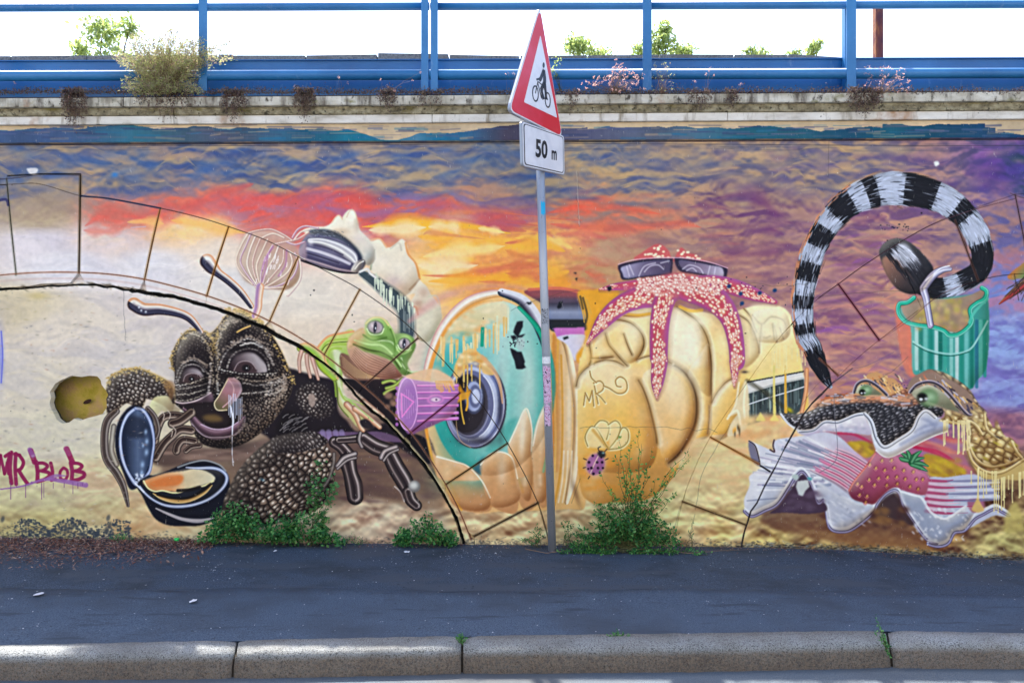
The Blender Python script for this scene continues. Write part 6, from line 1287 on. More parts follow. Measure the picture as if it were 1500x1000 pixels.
# ---- the painting goes from the artist's grid onto the wall plane (one bilinear resample)
uu = (np.arange(PW)+.5)/PS+PX0; vv = (np.arange(PH)+.5)/PS+PY0
s_ = (uu-750)*K0; z_ = EYE+(500-vv)*K0
Yw = 5.8+s_*SY
pxs = 750+FPX*(s_*CY)/Yw
pyy = 500-FPX*(z_[:, None]-EYE)/Yw[None, :]
fx = np.clip((pxs-PX0)*PS-.5, 0, PW-2); fy = np.clip((pyy-PY0)*PS-.5, 0, PH-2)
ix = fx.astype(int); iy = fy.astype(int); ax = (fx-ix)[None, :, None].astype(np.float32); ay = (fy-iy)[..., None].astype(np.float32)
IX = np.broadcast_to(ix[None, :], iy.shape)
WAL = (CAN[iy, IX]*(1-ax)+CAN[iy, IX+1]*ax)*(1-ay)+(CAN[iy+1, IX]*(1-ax)+CAN[iy+1, IX+1]*ax)*ay
img = bpy.data.images.new('mural_paint', PW, PH, alpha=False)
buf = np.ones((PH, PW, 4), np.float32); buf[..., :3] = WAL[::-1]/255
img.pixels.foreach_set(buf.ravel()); img.update(); img.pack()
del buf, WAL, CAN
GAIN = 1.0
M = {}
m = mat('mural_paint_on_render', rough=.7, spec=.12); t = NT(m)
ti = t.n('ShaderNodeTexImage'); ti.image = img; ti.interpolation = 'Cubic'; ti.extension = 'EXTEND'
c = t.mix(t.ramp(t.noise(5, 6, .65), [(.35, .93), (.7, 1.0)]), (0, 0, 0), ti.outputs[0])
c = t.mix(t.ramp(t.noise(60, 3, .6, (1, 1, .35)), [(.66, 0.), (.74, .35)]), c, (196, 190, 180))
c = t.mix(t.ramp(t.noise(90, 4, .7), [(.70, 0.), (.76, .5)]), c, (74, 70, 72))
t.col(c)
h = t.mix(.35, t.noise(170, 4, .7), t.noise(14, 5, .6)); t.bump(h, .35, .006)
M['mural'] = m
M['plaster'] = grain('pale_plaster', [(.3, (170, 150, 120)), (.5, (205, 190, 165)), (.7, (150, 150, 165))], 1.3, .85, extra=[(9, .55, .7, (120, 112, 100), None)])
M['cave'] = grain('inner_hole_render', [(.3, (170, 156, 50)), (.45, (200, 176, 84)), (.6, (196, 160, 112)), (.75, (130, 96, 66))], 7, .8, (.6, 50, .01))
M['cavewall'] = grain('broken_masonry', [(.3, (40, 34, 24)), (.6, (84, 74, 54)), (.8, (120, 110, 88))], 60, .9, (1, 80, .01))
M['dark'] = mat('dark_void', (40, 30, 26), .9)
M['hollow'] = mat('dark_drain_hole', (62, 40, 34), .95)
M['conc_a'] = grain('weathered_cornice_upper', [(.25, (120, 112, 96)), (.45, (178, 172, 156)), (.62, (206, 202, 190)), (.8, (150, 150, 120))], 3.2, .88, (.6, 70, .008), (1, 1, 2.2), [(22, .56, .68, (72, 66, 56), (1, 1, .6)), (4.5, .60, .72, (120, 116, 70), (1, 1, 1.4)), (2.1, .64, .72, (150, 96, 60), None), (11, .5, .68, (96, 88, 78), (1, 1, .22))])
M['conc_b'] = grain('rough_mossy_cornice', [(.3, (92, 84, 66)), (.5, (140, 130, 104)), (.68, (176, 168, 140))], 14, .92, (1., 90, .012), (1, 1, 1.5), [(30, .54, .66, (66, 60, 46), None), (3, .58, .7, (112, 102, 44), (1, 1, 3))])
M['conc_c'] = grain('white_cornice_fillet', [(.25, (150, 142, 128)), (.45, (206, 200, 190)), (.7, (226, 222, 214))], 3.8, .85, (.4, 60, .005), (1, 1, 3), [(40, .66, .74, (90, 84, 74), None), (1.7, .62, .7, (164, 124, 90), None), (13, .56, .7, (150, 140, 124), (1, 1, .2))])
M['soil'] = grain('dark_soil_and_moss', [(.3, (30, 24, 20)), (.5, (58, 48, 40)), (.62, (70, 62, 36)), (.75, (94, 60, 50))], 24, .95, (1, 60, .03))
M['deck'] = grain('bridge_concrete', [(.3, (120, 116, 108)), (.7, (165, 160, 150))], 2, .9)
M['coping'] = grain('grey_granite_coping', [(.35, (70, 74, 82)), (.6, (112, 116, 122)), (.75, (60, 62, 66))], 55, .9, (.6, 90, .006), None, [(3, .5, .65, (88, 88, 90), None)])
def bluep(name, a, b, rst=.66):
    m = mat(name, rough=.42, spec=.5); t = NT(m)
    c = t.ramp(t.noise(1.6, 5, .6), [(.3, a), (.7, b)])
    c = t.mix(t.ramp(t.noise(26, 6, .7), [(rst, 0.), (rst+.05, 1.)]), c, (104, 62, 48))
    c = t.mix(t.ramp(t.noise(9, 5, .7, (1, 1, .3)), [(.62, 0.), (.74, .35)]), c, (150, 165, 190)); t.col(c)
    t.bump(t.noise(40, 4), .15, .004); return m
M['blue'] = bluep('blue_railing_paint', (22, 92, 146), (46, 120, 176), .70)
M['blue2'] = bluep('blue_guard_plate_paint', (16, 82, 136), (32, 104, 162), .67)
M['rust'] = grain('rusted_purple_steel', [(.3, (70, 40, 60)), (.48, (112, 62, 58)), (.6, (150, 96, 60)), (.75, (84, 60, 96))], 14, .8, (.6, 50, .006), (1, 1, .4))
M['asph_far'] = grain('old_dark_asphalt', [(.32, (40, 50, 64)), (.5, (64, 77, 94)), (.68, (92, 106, 125))], 150, .85, (1., 220, .01), None, [(2.2, .48, .66, (54, 62, 72), None), (260, .66, .72, (150, 155, 160), None), (1.1, .5, .6, (72, 80, 92), (1, 3, 1)), (34, .62, .70, (44, 50, 60), None)])
M['asph_near'] = grain('newer_asphalt', [(.32, (50, 63, 80)), (.5, (74, 89, 108)), (.68, (102, 117, 137))], 150, .85, (1., 220, .01), None, [(1.4, .45, .65, (66, 76, 90), None), (260, .67, .73, (155, 160, 166), None), (5, .58, .68, (60, 70, 84), (.4, 2, 1)), (30, .64, .72, (52, 60, 72), None)])
M['road'] = grain('road_asphalt', [(.3, (74, 82, 90)), (.5, (92, 100, 108)), (.7, (112, 120, 126))], 160, .85, (.8, 240, .008), None, [(.5, .45, .65, (90, 90, 90), None)])
m = mat('kerb_granite', rough=.85); t = NT(m)
c = t.ramp(t.noise(150, 3, .7), [(.36, (62, 62, 62)), (.46, (124, 126, 126)), (.54, (172, 175, 174)), (.64, (108, 110, 110))])
c = t.mix(t.ramp(t.noise(4, 5, .6, (1, 1, 2.5)), [(.42, 0.), (.66, .3)]), c, (100, 88, 72))
sx = t.n('ShaderNodeSeparateXYZ'); t.l(t.geo(), sx.inputs[0]); mr = t.n('ShaderNodeMapRange'); t.l(sx.outputs[2], mr.inputs[0]); mr.inputs[1].default_value = -.004; mr.inputs[2].default_value = -.03
oi = t.n('ShaderNodeObjectInfo'); c = t.mix(t.ramp(oi.outputs['Random'], [(0., 0.), (1., .3)]), c, (178, 172, 158), 'MULTIPLY'); c = t.mix(t.ramp(t.noise(2.2, 5, .7), [(.5, 0.), (.68, .4)]), c, (84, 82, 80))
c = t.mix(mr.outputs[0], c, t.mix(.62, c, t.ramp(t.noise(70, 4, .7), [(.35, (52, 42, 34)), (.65, (128, 106, 84))]))); t.col(c); t.bump(t.noise(90, 6, .75), .9, .012); M['kerb'] = m
M['grout'] = grain('kerb_joint_dirt', [(.3, (40, 36, 32)), (.7, (66, 60, 54))], 60, .95)
m = mat('galvanised_steel', rough=.45, spec=.5, metal=.35); t = NT(m)
c = t.ramp(t.noise(3, 5, .6, (1, 1, .25)), [(.3, (128, 134, 146)), (.6, (166, 172, 184))]); c = t.mix(t.ramp(t.noise(70, 5, .7, (1, 1, .5)), [(.62, 0.), (.7, .7)]), c, (84, 84, 92)); t.col(c); t.bump(t.noise(90, 3), .1, .002); M['pole'] = m
M['alu'] = mat('sign_back_aluminium', (150, 156, 166), .5, .5, .5)
def wearp(name, a, b, sc=7):
    m = mat(name, rough=.35, spec=.5); t = NT(m); t.col(t.mix(t.ramp(t.noise(sc, 4, .6), [(.45, 0.), (.7, 1.)]), a, b)); return m
M['swhite'] = wearp('sign_white_film', (222, 222, 228), (206, 206, 214)); M['sred'] = wearp('sign_red_film', (206, 24, 44), (216, 52, 80), 4); M['sblack'] = wearp('sign_black_print', (14, 16, 26), (30, 32, 42))
M['stk_blue'] = mat('cyan_paint_smear', (20, 160, 210), .5); M['stk_white'] = wearp('white_tape', (226, 226, 230), (190, 190, 200), 60)
M['stk_pink'] = grain('torn_pink_sticker', [(.40, (34, 28, 44)), (.44, (200, 170, 200)), (.54, (208, 182, 208)), (.6, (170, 60, 120)), (.66, (205, 190, 205))], 48, .6, None)
M['stk_grey'] = grain('torn_grey_sticker', [(.42, (60, 64, 74)), (.5, (166, 172, 182)), (.6, (110, 112, 120))], 90, .6, None)
def leafm(name, cols, trans=.35, rough=.5):
    m = bpy.data.materials.new(name); m.use_nodes = True; t = NT(m)
    at = t.n('ShaderNodeAttribute'); at.attribute_name = 'rnd'
    c = t.ramp(at.outputs['Fac'], [(i/(len(cols)-1), cc) for i, cc in enumerate(cols)])
    t.col(c); t.b.inputs['Roughness'].default_value = rough; t.b.inputs['Specular IOR Level'].default_value = .35
    tr = t.n('ShaderNodeBsdfTranslucent'); t.l(c, tr.inputs[0]); mx = t.n('ShaderNodeMixShader'); mx.inputs[0].default_value = trans
    out = t.t.nodes['Material Output']; t.l(t.b.outputs[0], mx.inputs[1]); t.l(tr.outputs[0], mx.inputs[2]); t.l(mx.outputs[0], out.inputs[0]); return m
M['leaf'] = leafm('green_leaves', [(30, 80, 46), (56, 124, 66), (82, 152, 80), (128, 184, 104)], .42)
M['leaf2'] = leafm('mid_green_leaves', [(46, 104, 52), (76, 146, 70), (112, 174, 84), (156, 200, 110)], .45)
M['leafl'] = leafm('light_green_leaves', [(44, 100, 58), (76, 138, 76), (112, 166, 92)])
M['tree'] = leafm('sunlit_tree_leaves', [(120, 140, 90), (156, 176, 96), (186, 196, 116), (150, 166, 130)], .6)
M['dry'] = leafm('dry_olive_twigs', [(176, 172, 130), (196, 198, 130), (164, 176, 112), (204, 180, 156), (124, 98, 84)], .6, .8)
M['purp'] = leafm('brown_purple_stonecrop', [(66, 50, 50), (98, 76, 76), (120, 100, 88), (92, 92, 74)], .25, .8)
M['pinkf'] = leafm('dried_pink_flowers', [(190, 140, 130), (214, 168, 158), (226, 196, 190)], .5, .8)
M['needle'] = leafm('brown_needles', [(84, 56, 50), (120, 78, 66), (146, 106, 90), (176, 150, 132)], .1, .9)
M['chips'] = leafm('pale_paint_chips', [(150, 156, 166), (205, 208, 212), (180, 184, 190)], 0., .8)
M['stemg'] = mat('green_brown_stem', (84, 86, 52), .8); M['stemd'] = mat('dry_stem', (128, 104, 84), .8); M['bark'] = mat('bark', (84, 70, 56), .9)
M['cap'] = mat('green_plastic_cap', (40, 200, 90), .35, .5)

M['facade'] = grain('cream_house_render', [(.3, (212, 200, 178)), (.7, (224, 212, 192))], .8, .9)
M['winglass'] = mat('dark_window_glass', (30, 34, 40), .1, .6)
random.seed(5); R = random.Random(11); rg = np.random.RandomState(12)
# ================================================================ ground, road, pavement, kerb
XL, XR = -40., 40.
g = mesh('ground', [(-300, -300, -.112), (300, -300, -.112), (300, 500, -.112), (-300, 500, -.112)], [(0, 1, 2, 3)], M['road']); tag(g, kind='structure')
KB = [(-900, 950), (0, 948.5), (350, 941), (680, 934.5), (1000, 931), (1290, 926.5), (1500, 931), (2300, 940)]
KF = [(-900, 966), (0, 961.5), (350, 959), (680, 952.5), (1000, 950), (1290, 944.5), (1500, 946), (2300, 952)]
def edge(tab, px): return float(np.interp(px, [a for a, _ in tab], [b for _, b in tab]))
XS = list(range(-900, 2301, 50))
def pave_z(v): return 0.0
WB = lambda px: float(np.interp(px, [-900, -250, 0, 400, 700, 1090, 1250, 1500, 1750, 2300], [776, 782, 787, 795, 797, 801, 806, 822, 834, 850]))
rows = 14; vs = []; fs = []
pb, pw = [], []
for px in XS:
    b = gp(px, edge(KB, px)); s = s_of(px); w = wal(s, z_of(px, WB(px)), .03)
    pb.append(b); pw.append(w)
for i in range(len(XS)):
    for j in range(rows+1):
        t_ = j/rows; v = pb[i].lerp(pw[i], t_)
        v.z += .0012*math.sin(v.x*1.7+j)+.001*math.sin(v.x*4.1+j*2.3) if 0 < j < rows else 0; vs.append(v)
for i in range(len(XS)-1):
    for j in range(rows): a = i*(rows+1)+j; fs.append((a, a+rows+1, a+rows+2, a+1))
tag(mesh('pavement', vs, fs, M['asph_far'], smooth=True), kind='structure')
# newer strip of asphalt laid along the kerb, one lift higher
vs = []; fs = []; JR = 6
for i, px in enumerate(XS):
    for j in range(JR+1):
        e = gp(px, 864+2.5*math.sin(px*.011)+1.2*math.sin(px*.05)); q = pb[i].copy(); v = q.lerp(Vector((q.x+(e.x-q.x), e.y, 0)), j/JR)
        t_ = (v.y-pb[i].y)/(pw[i].y-pb[i].y); v.z = pw[i].z*t_+.009; vs.append(v)
    v2 = vs[-1].copy(); v2.y += .006; v2.z -= .016; vs.append(v2)
n_ = JR+2
for i in range(len(XS)-1):
    for j in range(n_-1): a = i*n_+j; fs.append((a, a+n_, a+n_+1, a+1))
tag(mesh('pavement_strip', vs, fs, M['asph_near'], smooth=True), kind='structure')
kr = bpy.data.objects.new('kerb', None); scn.collection.objects.link(kr); tag(kr, kind='structure')
JX = [-760, -380, -40, 349, 677, 1298, 1620, 2000, 2300]
def kerbstone(x0, x1, l0, l1):
    n = 26; prof = [];  V = []; F_ = []
    for i in range(n+1):
        t_ = i/n; px = x0+(x1-x0)*t_
        b = gp(px, edge(KB, px)); f = gp(px, edge(KF, px))
        lean = (l0*(1-t_)**6+l1*t_**6)
        g0 = .006 if i == 0 else (-.006 if i == n else 0)
        er = .012*(math.exp(-t_*30)+math.exp(-(1-t_)*30))
        w = [.003*math.sin(px*.11+k_)+R.uniform(-.0025, .0025) for k_ in range(7)]
        base = f+Vector((0, -.002, -.13))
        pts = [b+Vector((0, .02, -.06)), b+Vector((0, 0, .014-er+w[0]*.4)), b.lerp(f, .5)+Vector((0, 0, .02-er*.6+w[1]*.5)), b.lerp(f, .93)+Vector((0, 0, .017-er+w[2])),
               f+Vector((0, -.004+er, .008-er+w[3]*.6)), f+Vector((0, -.014+w[4]+er, -.012)), f+Vector((0, -.014+w[5]*1.4+er, -.06)), base+Vector((0, -.010+w[6]+er, 0))]
        for k_, p in enumerate(pts): p.x += g0+lean*(k_/7.); V.append(p)
    m_ = 8
    for i in range(n):
        for k_ in range(m_-1): a = i*m_+k_; F_.append((a+1, a, a+m_, a+m_+1))
    F_.append(tuple(range(m_))); F_.append(tuple(n*m_+k_ for k_ in range(m_))[::-1])
    o = mesh('kerb_stone', V, F_, M['kerb'], kr, smooth=False)
    o.data.polygons.foreach_set('use_smooth', [len(f) == 4 for f in F_]); return o
for i in range(len(JX)-1): kerbstone(JX[i], JX[i+1], -.03 if JX[i] == 349 else (.03 if JX[i] == 1298 else 0), -.03 if JX[i+1] == 349 else (.03 if JX[i+1] == 1298 else 0))
gv = []; gf = []
for px in range(-900, 2301, 40):
    b = gp(px, edge(KB, px)); f = gp(px, edge(KF, px)); gv += [b+Vector((0, .015, -.012)), f+Vector((0, .01, -.016)), f+Vector((0, .01, -.12))]
for i in range(len(gv)//3-1):
    for k_ in range(2): a = i*3+k_; gf.append((a, a+3, a+4, a+1))
mesh('kerb_bedding', gv, gf, M['grout'], kr)
# unseen houses added behind the camera to bounce sun onto the wall: plain rendered fronts with window openings
fac = bpy.data.objects.new('bounce_houses', None); scn.collection.objects.link(fac); tag(fac, kind='structure')
for hx in range(-3, 3):
    hh = 8.5+(hx*37 % 5)*.5
    box('bounce_house_front', (hx*11+.02, -21, -.12), (hx*11+10.98, -12, hh), M['facade'], fac)
    box('cornice', (hx*11+.02, -12.001, hh-.3), (hx*11+10.98, -11.7, hh-.002), M['facade'], fac)
    for wx in range(4):
        for wz in range(2): 
            box('window_glass', (hx*11+1.2+wx*2.5, -12.01, 1.3+wz*3.2), (hx*11+2.2+wx*2.5, -11.985, 2.9+wz*3.2), M['winglass'], fac)
            box('window_sill', (hx*11+1.1+wx*2.5, -12.01, 1.18+wz*3.2), (hx*11+2.3+wx*2.5, -11.85, 1.298+wz*3.2), M['facade'], fac)
# ================================================================ the painted wall
wall = empty('mural_wall', 'long masonry wall with blind arches, covered by a painted sunset mural of sea creatures', 'wall', (0, 0, 0))
def Q(pts): return [P2(x, y) for x, y in pts]
TOPY = 186
def cut(curve, x0=None, x1=None, n=None):
    c = np.array(spl(curve, 6)); return [tuple(p) for p in c]
def interp_y(curve, x): c = np.array(curve); return float(np.interp(x, c[:, 0], c[:, 1]))
Lx, Rx = -235, 1735
extr = [(Lx, 330), (-160, 292)]+EXTR; intr = [(Lx, 452), (-160, 424)]+INTR; crk = [(Lx, 470), (-160, 441)]+CRK
crk = [(x+rg.normal()*.5, y+rg.normal()*.9) for x, y in [tuple(p) for p in spl(crk, 3)]]
crk = sorted(crk, key=lambda p: p[0])
hole = [(72,590),(74,582),(72,574),(77,567),(80,562),(88,557),(97,553),(104,550),(118,552),(130,550),(142,551),(147,557),(148,563),(154,571),(158,578),(155,584),(156,596),(150,606),(140,609),(128,612),(117,616),(108,613),(100,619),(90,620),(82,614),(78,605),(74,598)]
# left infill panel under the arch
slab('infill_panel', Q([(Lx, WB(Lx)+12)]+[p for p in crk]+[(684, WB(684)+12)]), M['mural'], wall, .006, .06, .006, .004, [Q(hole)])
# moulding course between crack and arch stones, in lengths
js = [Lx, -60, 116, 212, 303, 395, 475, 533, 602, 653, 694]
crk_s = np.array(crk); 
def sect(curve, a, b, key=0):
    c = np.array([tuple(p) for p in spl(curve, 5)]); sel = [tuple(p) for p in c if a+.5 < p[key] < b-.5]
    other = 1-key; o = np.argsort(c[:, key]); f = lambda v: tuple([v, float(np.interp(v, c[o, key], c[o, other]))][::1]) if key == 0 else (float(np.interp(v, c[o, 1], c[o, 0])), v)
    return [f(a)]+sorted(sel, key=lambda p: p[key])+[f(b)]
def near(curve, p):     # index of the nearest sample
    c = np.array(curve); return int(np.argmin(np.hypot(c[:, 0]-p[0], c[:, 1]-p[1])))
EX = [tuple(p) for p in spl(extr, 6)]; IN = [tuple(p) for p in spl(intr, 6)]; CR = crk
def shift_up(p, d): return (p[0]+d*.5, p[1]-d)
for a, b in zip(js[:-1], js[1:]):
    top = sect(intr, a, b)
    # matching points on the crack: project along the arch normal (approx. by nearest point)
    i0 = near(CR, (top[0][0]-1, top[0][1]+14)) if a > Lx else 0; i1 = near(CR, (top[-1][0]-8, top[-1][1]+10))
    low = [(x+1.2, y-1.8) for x, y in CR[i0:i1+1]]
    if len(low) < 2: continue
    if a == js[-2]: low.append((681, WB(684)+12)); top.append((697, WB(684)+12))
    slab('arch_moulding', Q(top+low[::-1]), M['mural'], wall, -.006, .05, .0025, .003)
# arch stones
jl = [((-160, 275), (-145, 422)), ((-75, 262), (-65, 412))]+JNT
def arch_stones(EXc, INc, joints, gap, front, name='arch_stone'):
    for (a0, a1), (b0, b1) in zip(joints[:-1], joints[1:]):
        i0, i1 = near(EXc, a0), near(EXc, b0); k0, k1 = near(INc, a1), near(INc, b1)
        lo, hi = min(i0, i1), max(i0, i1); e = EXc[lo+1:hi]; e = e if i0 < i1 else e[::-1]
        lo, hi = min(k0, k1), max(k0, k1); f = INc[lo+1:hi]; f = f if k0 > k1 else f[::-1]
        slab(name, Q([a0]+[tuple(p) for p in e]+[b0, b1]+[tuple(p) for p in f]+[a1]), M['mural'], wall, front+R.uniform(-.002, .003), .05, gap, .003)
key = [((10, 258), (24, 402)), ((118, 256), (116, 399))]
arch_stones(EX, IN, [((Lx+2, 318), (Lx+2, 450)), ((-160, 291), (-145, 422)), ((-75, 275), (-65, 412)), ((10, 271), (24, 402))], .003, -.001)
slab('keystone', Q([(10, 259), (60, 256), (118, 256), (116, 399), (60, 400), (24, 402)]), M['mural'], wall, -.006, .05, .003, .004)
arch_stones(EX, IN, [((118, 287), (116, 399))]+JNT[2:], .0032, -.001)
slab('arch_stone', Q([(788, 737), (806, 800), (806, WB(806)+12), (697, WB(700)+12), (694, 787)]), M['mural'], wall, .0, .05, .003, .003)
# right-hand blind arch
EX2 = [tuple(p) for p in spl([(1487, 285), (1440, 301), (1399, 314), (1361, 331), (1310, 360), (1265, 389), (1228, 416), (1199, 437), (1150, 485), (1095, 560), (1041, 640), (1016, 690), (1000, 734), (990, 780), (988, 822)], 6)]
IN2 = [tuple(p) for p in spl([(1510, 400), (1470, 403), (1433, 411), (1380, 431), (1335, 462), (1288, 498), (1250, 530), (1217, 563), (1190, 590), (1164, 630), (1135, 685), (1109, 736), (1092, 768), (1086, 822)], 6)]
J2 = [((1487, 285), (1510, 400)), ((1399, 314), (1433, 411)), ((1310, 360), (1350, 452)), ((1228, 416), (1288, 498)), ((1160, 476), (1228, 552)), ((1098, 556), (1168, 624)), ((1041, 640), (1111, 732)), ((1002, 730), (1092, 768)), ((988, 822), (1086, 822))]
J2[6] = ((1041, 640), (1134, 688))
arch_stones(EX2, IN2, J2, .002, .0)
# stones of the right arch beyond the picture's edge
EX3 = [(1487, 285), (1560, 282), (1650, 296), (Rx, 322)]; IN3 = [(1510, 400), (1580, 400), (1650, 408), (Rx, 424)]
EX3 = [tuple(p) for p in spl(EX3, 6)]; IN3 = [tuple(p) for p in spl(IN3, 6)]
arch_stones(EX3, IN3, [((1487, 285), (1510, 400)), ((1600, 285), (1605, 402)), ((Rx, 322), (Rx, 424))], .002, 0.)
slab('infill_panel', Q([p for p in IN2[::-1]]+[p for p in IN3[1:]]+[(Rx, WB(Rx)+12)]), M['mural'], wall, .003, .05, .0022, .003)
# spandrel above and between the arches
iA = near(EX, (118, 287)); iB = near(EX, (10, 271))
left_ex = [p for p in EX if p[0] < 10]; mid_ex = [p for p in EX if 118 < p[0] <= 806 and p[1] < 800]
sp = [(Lx, TOPY), (Lx, 316)]+[p for p in left_ex if p[0] > Lx+4]+[(10, 271), (10, 257), (60, 254), (118, 254), (118, 286)]+mid_ex+[(806, 800), (806, WB(806)+12), (988, WB(988)+12)]
sp += [(x, y) for x, y in EX2[::-1] if y < 815]+[p for p in EX3[1:]]+[(Rx, TOPY)]
slab('spandrel', Q(sp), M['mural'], wall, .001, .05, .002, .003)
# joint bed behind the pieces, with the same paint in the joints
slab('joint_bed', Q([(Lx, TOPY), (Lx, WB(Lx)+12), (200, WB(200)+12), (700, WB(700)+12), (1250, WB(1250)+12), (Rx, WB(Rx)+12), (Rx, TOPY)]), M['mural'], wall, .032, .07, 0, .001, [Q(offs(hole, -3))])
# broken hole: lining and rear face
hq = Q(offs(hole, -3)); n = len(hq); vs = []; fs = []
for d, sc in ((.068, 1), (.10, .99), (.13, 1.08)):
    cx = sum(p[0] for p in hq)/n; cz = sum(p[1] for p in hq)/n
    vs += [wal(cx+(s-cx)*sc+R.uniform(-.007, .007), cz+(z-cz)*sc+R.uniform(-.007, .007), d) for s, z in hq]
for r_ in range(2):
    for i in range(n): j = (i+1) % n; fs.append((r_*n+j, r_*n+i, (r_+1)*n+i, (r_+1)*n+j))
mesh('hole_lining', vs, fs, M['cavewall'], wall)
c0, c1 = P2(40, 505), P2(200, 665)
NB = 9; vs = []; fs = []
for a in range(NB+1):
    for b in range(NB+1):
        vs.append(wal(c0[0]+(c1[0]-c0[0])*a/NB, c0[1]+(c1[1]-c0[1])*b/NB, .20+.05*(1-a/NB)+R.uniform(-.012, .012)+.03*(a in (0, NB))))
for a in range(NB):
    for b in range(NB): k_ = a*(NB+1)+b; fs.append((k_, k_+1, k_+NB+2, k_+NB+1))
mesh('hole_back', vs, fs, M['cave'], wall, smooth=True)
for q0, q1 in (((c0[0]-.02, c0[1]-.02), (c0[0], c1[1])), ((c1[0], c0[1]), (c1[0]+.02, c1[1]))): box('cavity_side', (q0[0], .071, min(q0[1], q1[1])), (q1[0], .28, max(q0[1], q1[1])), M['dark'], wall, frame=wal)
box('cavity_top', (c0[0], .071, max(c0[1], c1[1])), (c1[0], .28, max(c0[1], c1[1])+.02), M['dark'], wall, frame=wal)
cc = P2(128, 588, .19); vs = [wal(cc[0]+math.cos(q)*.034+.006*math.sin(q), cc[1]+math.sin(q)*.019+.008*math.cos(q), .19) for q in np.linspace(0, 6.28, 17)[:-1]]
mesh('drain_hole', vs, [tuple(range(16))[::-1]], M['hollow'], wall)
# rest of the wall beyond the painting, body of the wall
for s0, s1 in ((-14, P2(Lx, 500)[0]), (P2(Rx, 500)[0], 14)):
    box('plain_wall', (s0, .004, -.4), (s1, .3, 3.2), M['plaster'], wall, frame=wal)
zb = z_of(750, 207); zt = z_of(750, 181)
SA, SB = P2(Lx, 500)[0], P2(Rx, 500)[0]
# beam along the top carries the same paint
slab('beam_band', [(SA, zb), (SA, zt), (SB, zt), (SB, zb)], M['mural'], wall, -.022, .05, 0, .006)
for s0, s1 in ((-14, SA), (SB, 14)): box('beam_band_end', (s0, -.022, zb), (s1, .05, zt), M['plaster'], wall, frame=wal)
def course(name, y0, y1, d, m_, lens, bev=.006, back=.30, jit=.002):
    za, zb_ = z_of(750, y1, d), z_of(750, y0, d); s = -14.
    while s < 14:
        L = R.uniform(*lens); e = min(14., s+L)
        box(name, (s+.0015, d+R.uniform(-jit, jit), za+R.uniform(-jit, jit)*.5), (e-.0015, back, zb_+R.uniform(-jit, jit)*.5), m_, wall, bev, frame=wal); s = e
course('cornice_fillet', 166.5, 178.5, -.045, M['conc_c'], (1.6, 2.6))
course('cornice_rough_course', 153.5, 165.6, -.058, M['conc_b'], (5, 7), .012)
course('cornice_upper_course', 139, 152.5, -.088, M['conc_a'], (1.8, 3.2), .008)
zl = z_of(750, 139, -.088)
# ================================================================ bridge deck, far parapet
dk = box('bridge_deck', (-40, .302, -.3), (40, 2.3, zl-.02), M['deck'], frame=wal); tag(dk, kind='structure')
par = empty('far_parapet', 'low grey parapet with granite coping blocks seen behind the blue guard rail', 'parapet')
DP = 1.9
def PP(px, py): return s_of(px, DP), z_of(px, py, DP)
box('parapet_body', (-14, DP+.03, zl-.3), (s_of(1262, DP), DP+.25, PP(600, 89)[1]), M['deck'], par, frame=wal)
CS = [(-700,-420,82,81),(-420,-200,81,82),(-200,15,82,82),(16,126,82,81),(127,180,81.5,81),(181,318,81,81),(319,341,79.5,79.5),(342,447,81,81),(448,552,81,79.5),(553,657,77.5,79),(658,761,80,82),(762,860,81.5,81),(861,965,81,80),(966,1075,79.5,80),(1076,1154,80,80),(1155,1262,79,86)]
for x0, x1, ya, yb in CS:
    a = P2(x0, ya, DP); b = P2(x1, yb, DP); h0 = P2(x0, 91, DP)[1]
    o = box('coping_stone', (a[0]+.003, DP, h0), (b[0]-.003, DP+.3, a[1]), M['coping'], par, .008, frame=wal)
    for v in o.data.vertices:
        if v.co.z > h0+.02:
            s = v.co.x*CY+(v.co.y-5.8)*SY; f = (s-a[0])/(b[0]-a[0]+1e-6); v.co.z += (b[1]-a[1])*f
# ================================================================ blue railing
rail = empty('blue_guard_railing', 'blue painted steel railing with tube rails and guard plate on top of the wall', 'railing')
DR = .06
def rz(py, d=DR): return z_of(750, py, d)
for s0, s1 in ((-14., s_of(629.5, DR)-.004), (s_of(629.5, DR)+.004, 14.)):
    cyl('top_rail', ral(s0, rz(7.6), DR+.02), ral(s1, rz(7.6), DR+.02), .03, .03, M['blue'], rail, 20)
    r_ = (rz(102.5)-rz(117))/2
    cyl('lower_rail', ral(s0, rz(109.5, .03), .03), ral(s1, rz(109.5, .03), .03), r_, r_, M['blue'], rail, 20)
    box('guard_plate', (s0, .185, zl-.01), (s1, .197, rz(88, .185)), M['blue2'], rail, .002, frame=ral)
    box('plate_flange', (s0, .168, rz(88, .185)-.004), (s1, .1845, rz(88, .185)+.004), M['blue2'], rail, .001, frame=ral)
for px0, px1, dd in ((-20, -7, 0), (293, 305, 0), (617, 627.5, 0), (631, 641.5, 0), (942, 955, 0), (1243, 1257, 0), (1560, 1573, 0)):
    a, b = s_of(px0, -.012), s_of(px1, -.012)
    box('post', (a, -.012, zl-.01), (b, -.004, rz(-16, 0)), M['blue'], rail, .0015, frame=ral)
    box('post_web', ((a+b)/2-.004, -.0035, zl-.01), ((a+b)/2+.004, .075, rz(-16, 0)), M['blue'], rail, .001, frame=ral)
a, b = s_of(1239, .14), s_of(1247, .14)
box('rear_post', (a, .12, zl-.01), (b, .178, rz(3, .1)), M['blue'], rail, .001, frame=ral)
for px in (299, 629, 948, 1250): 
    a = s_of(px, 0); box('base_plate', (a-.05, -.05, zl-.002), (a+.05, .10, zl+.008), M['rust'], rail, .002, frame=ral)
rp = empty('rusty_post', 'flaking rust-brown steel post behind the right end of the blue railing', 'post')
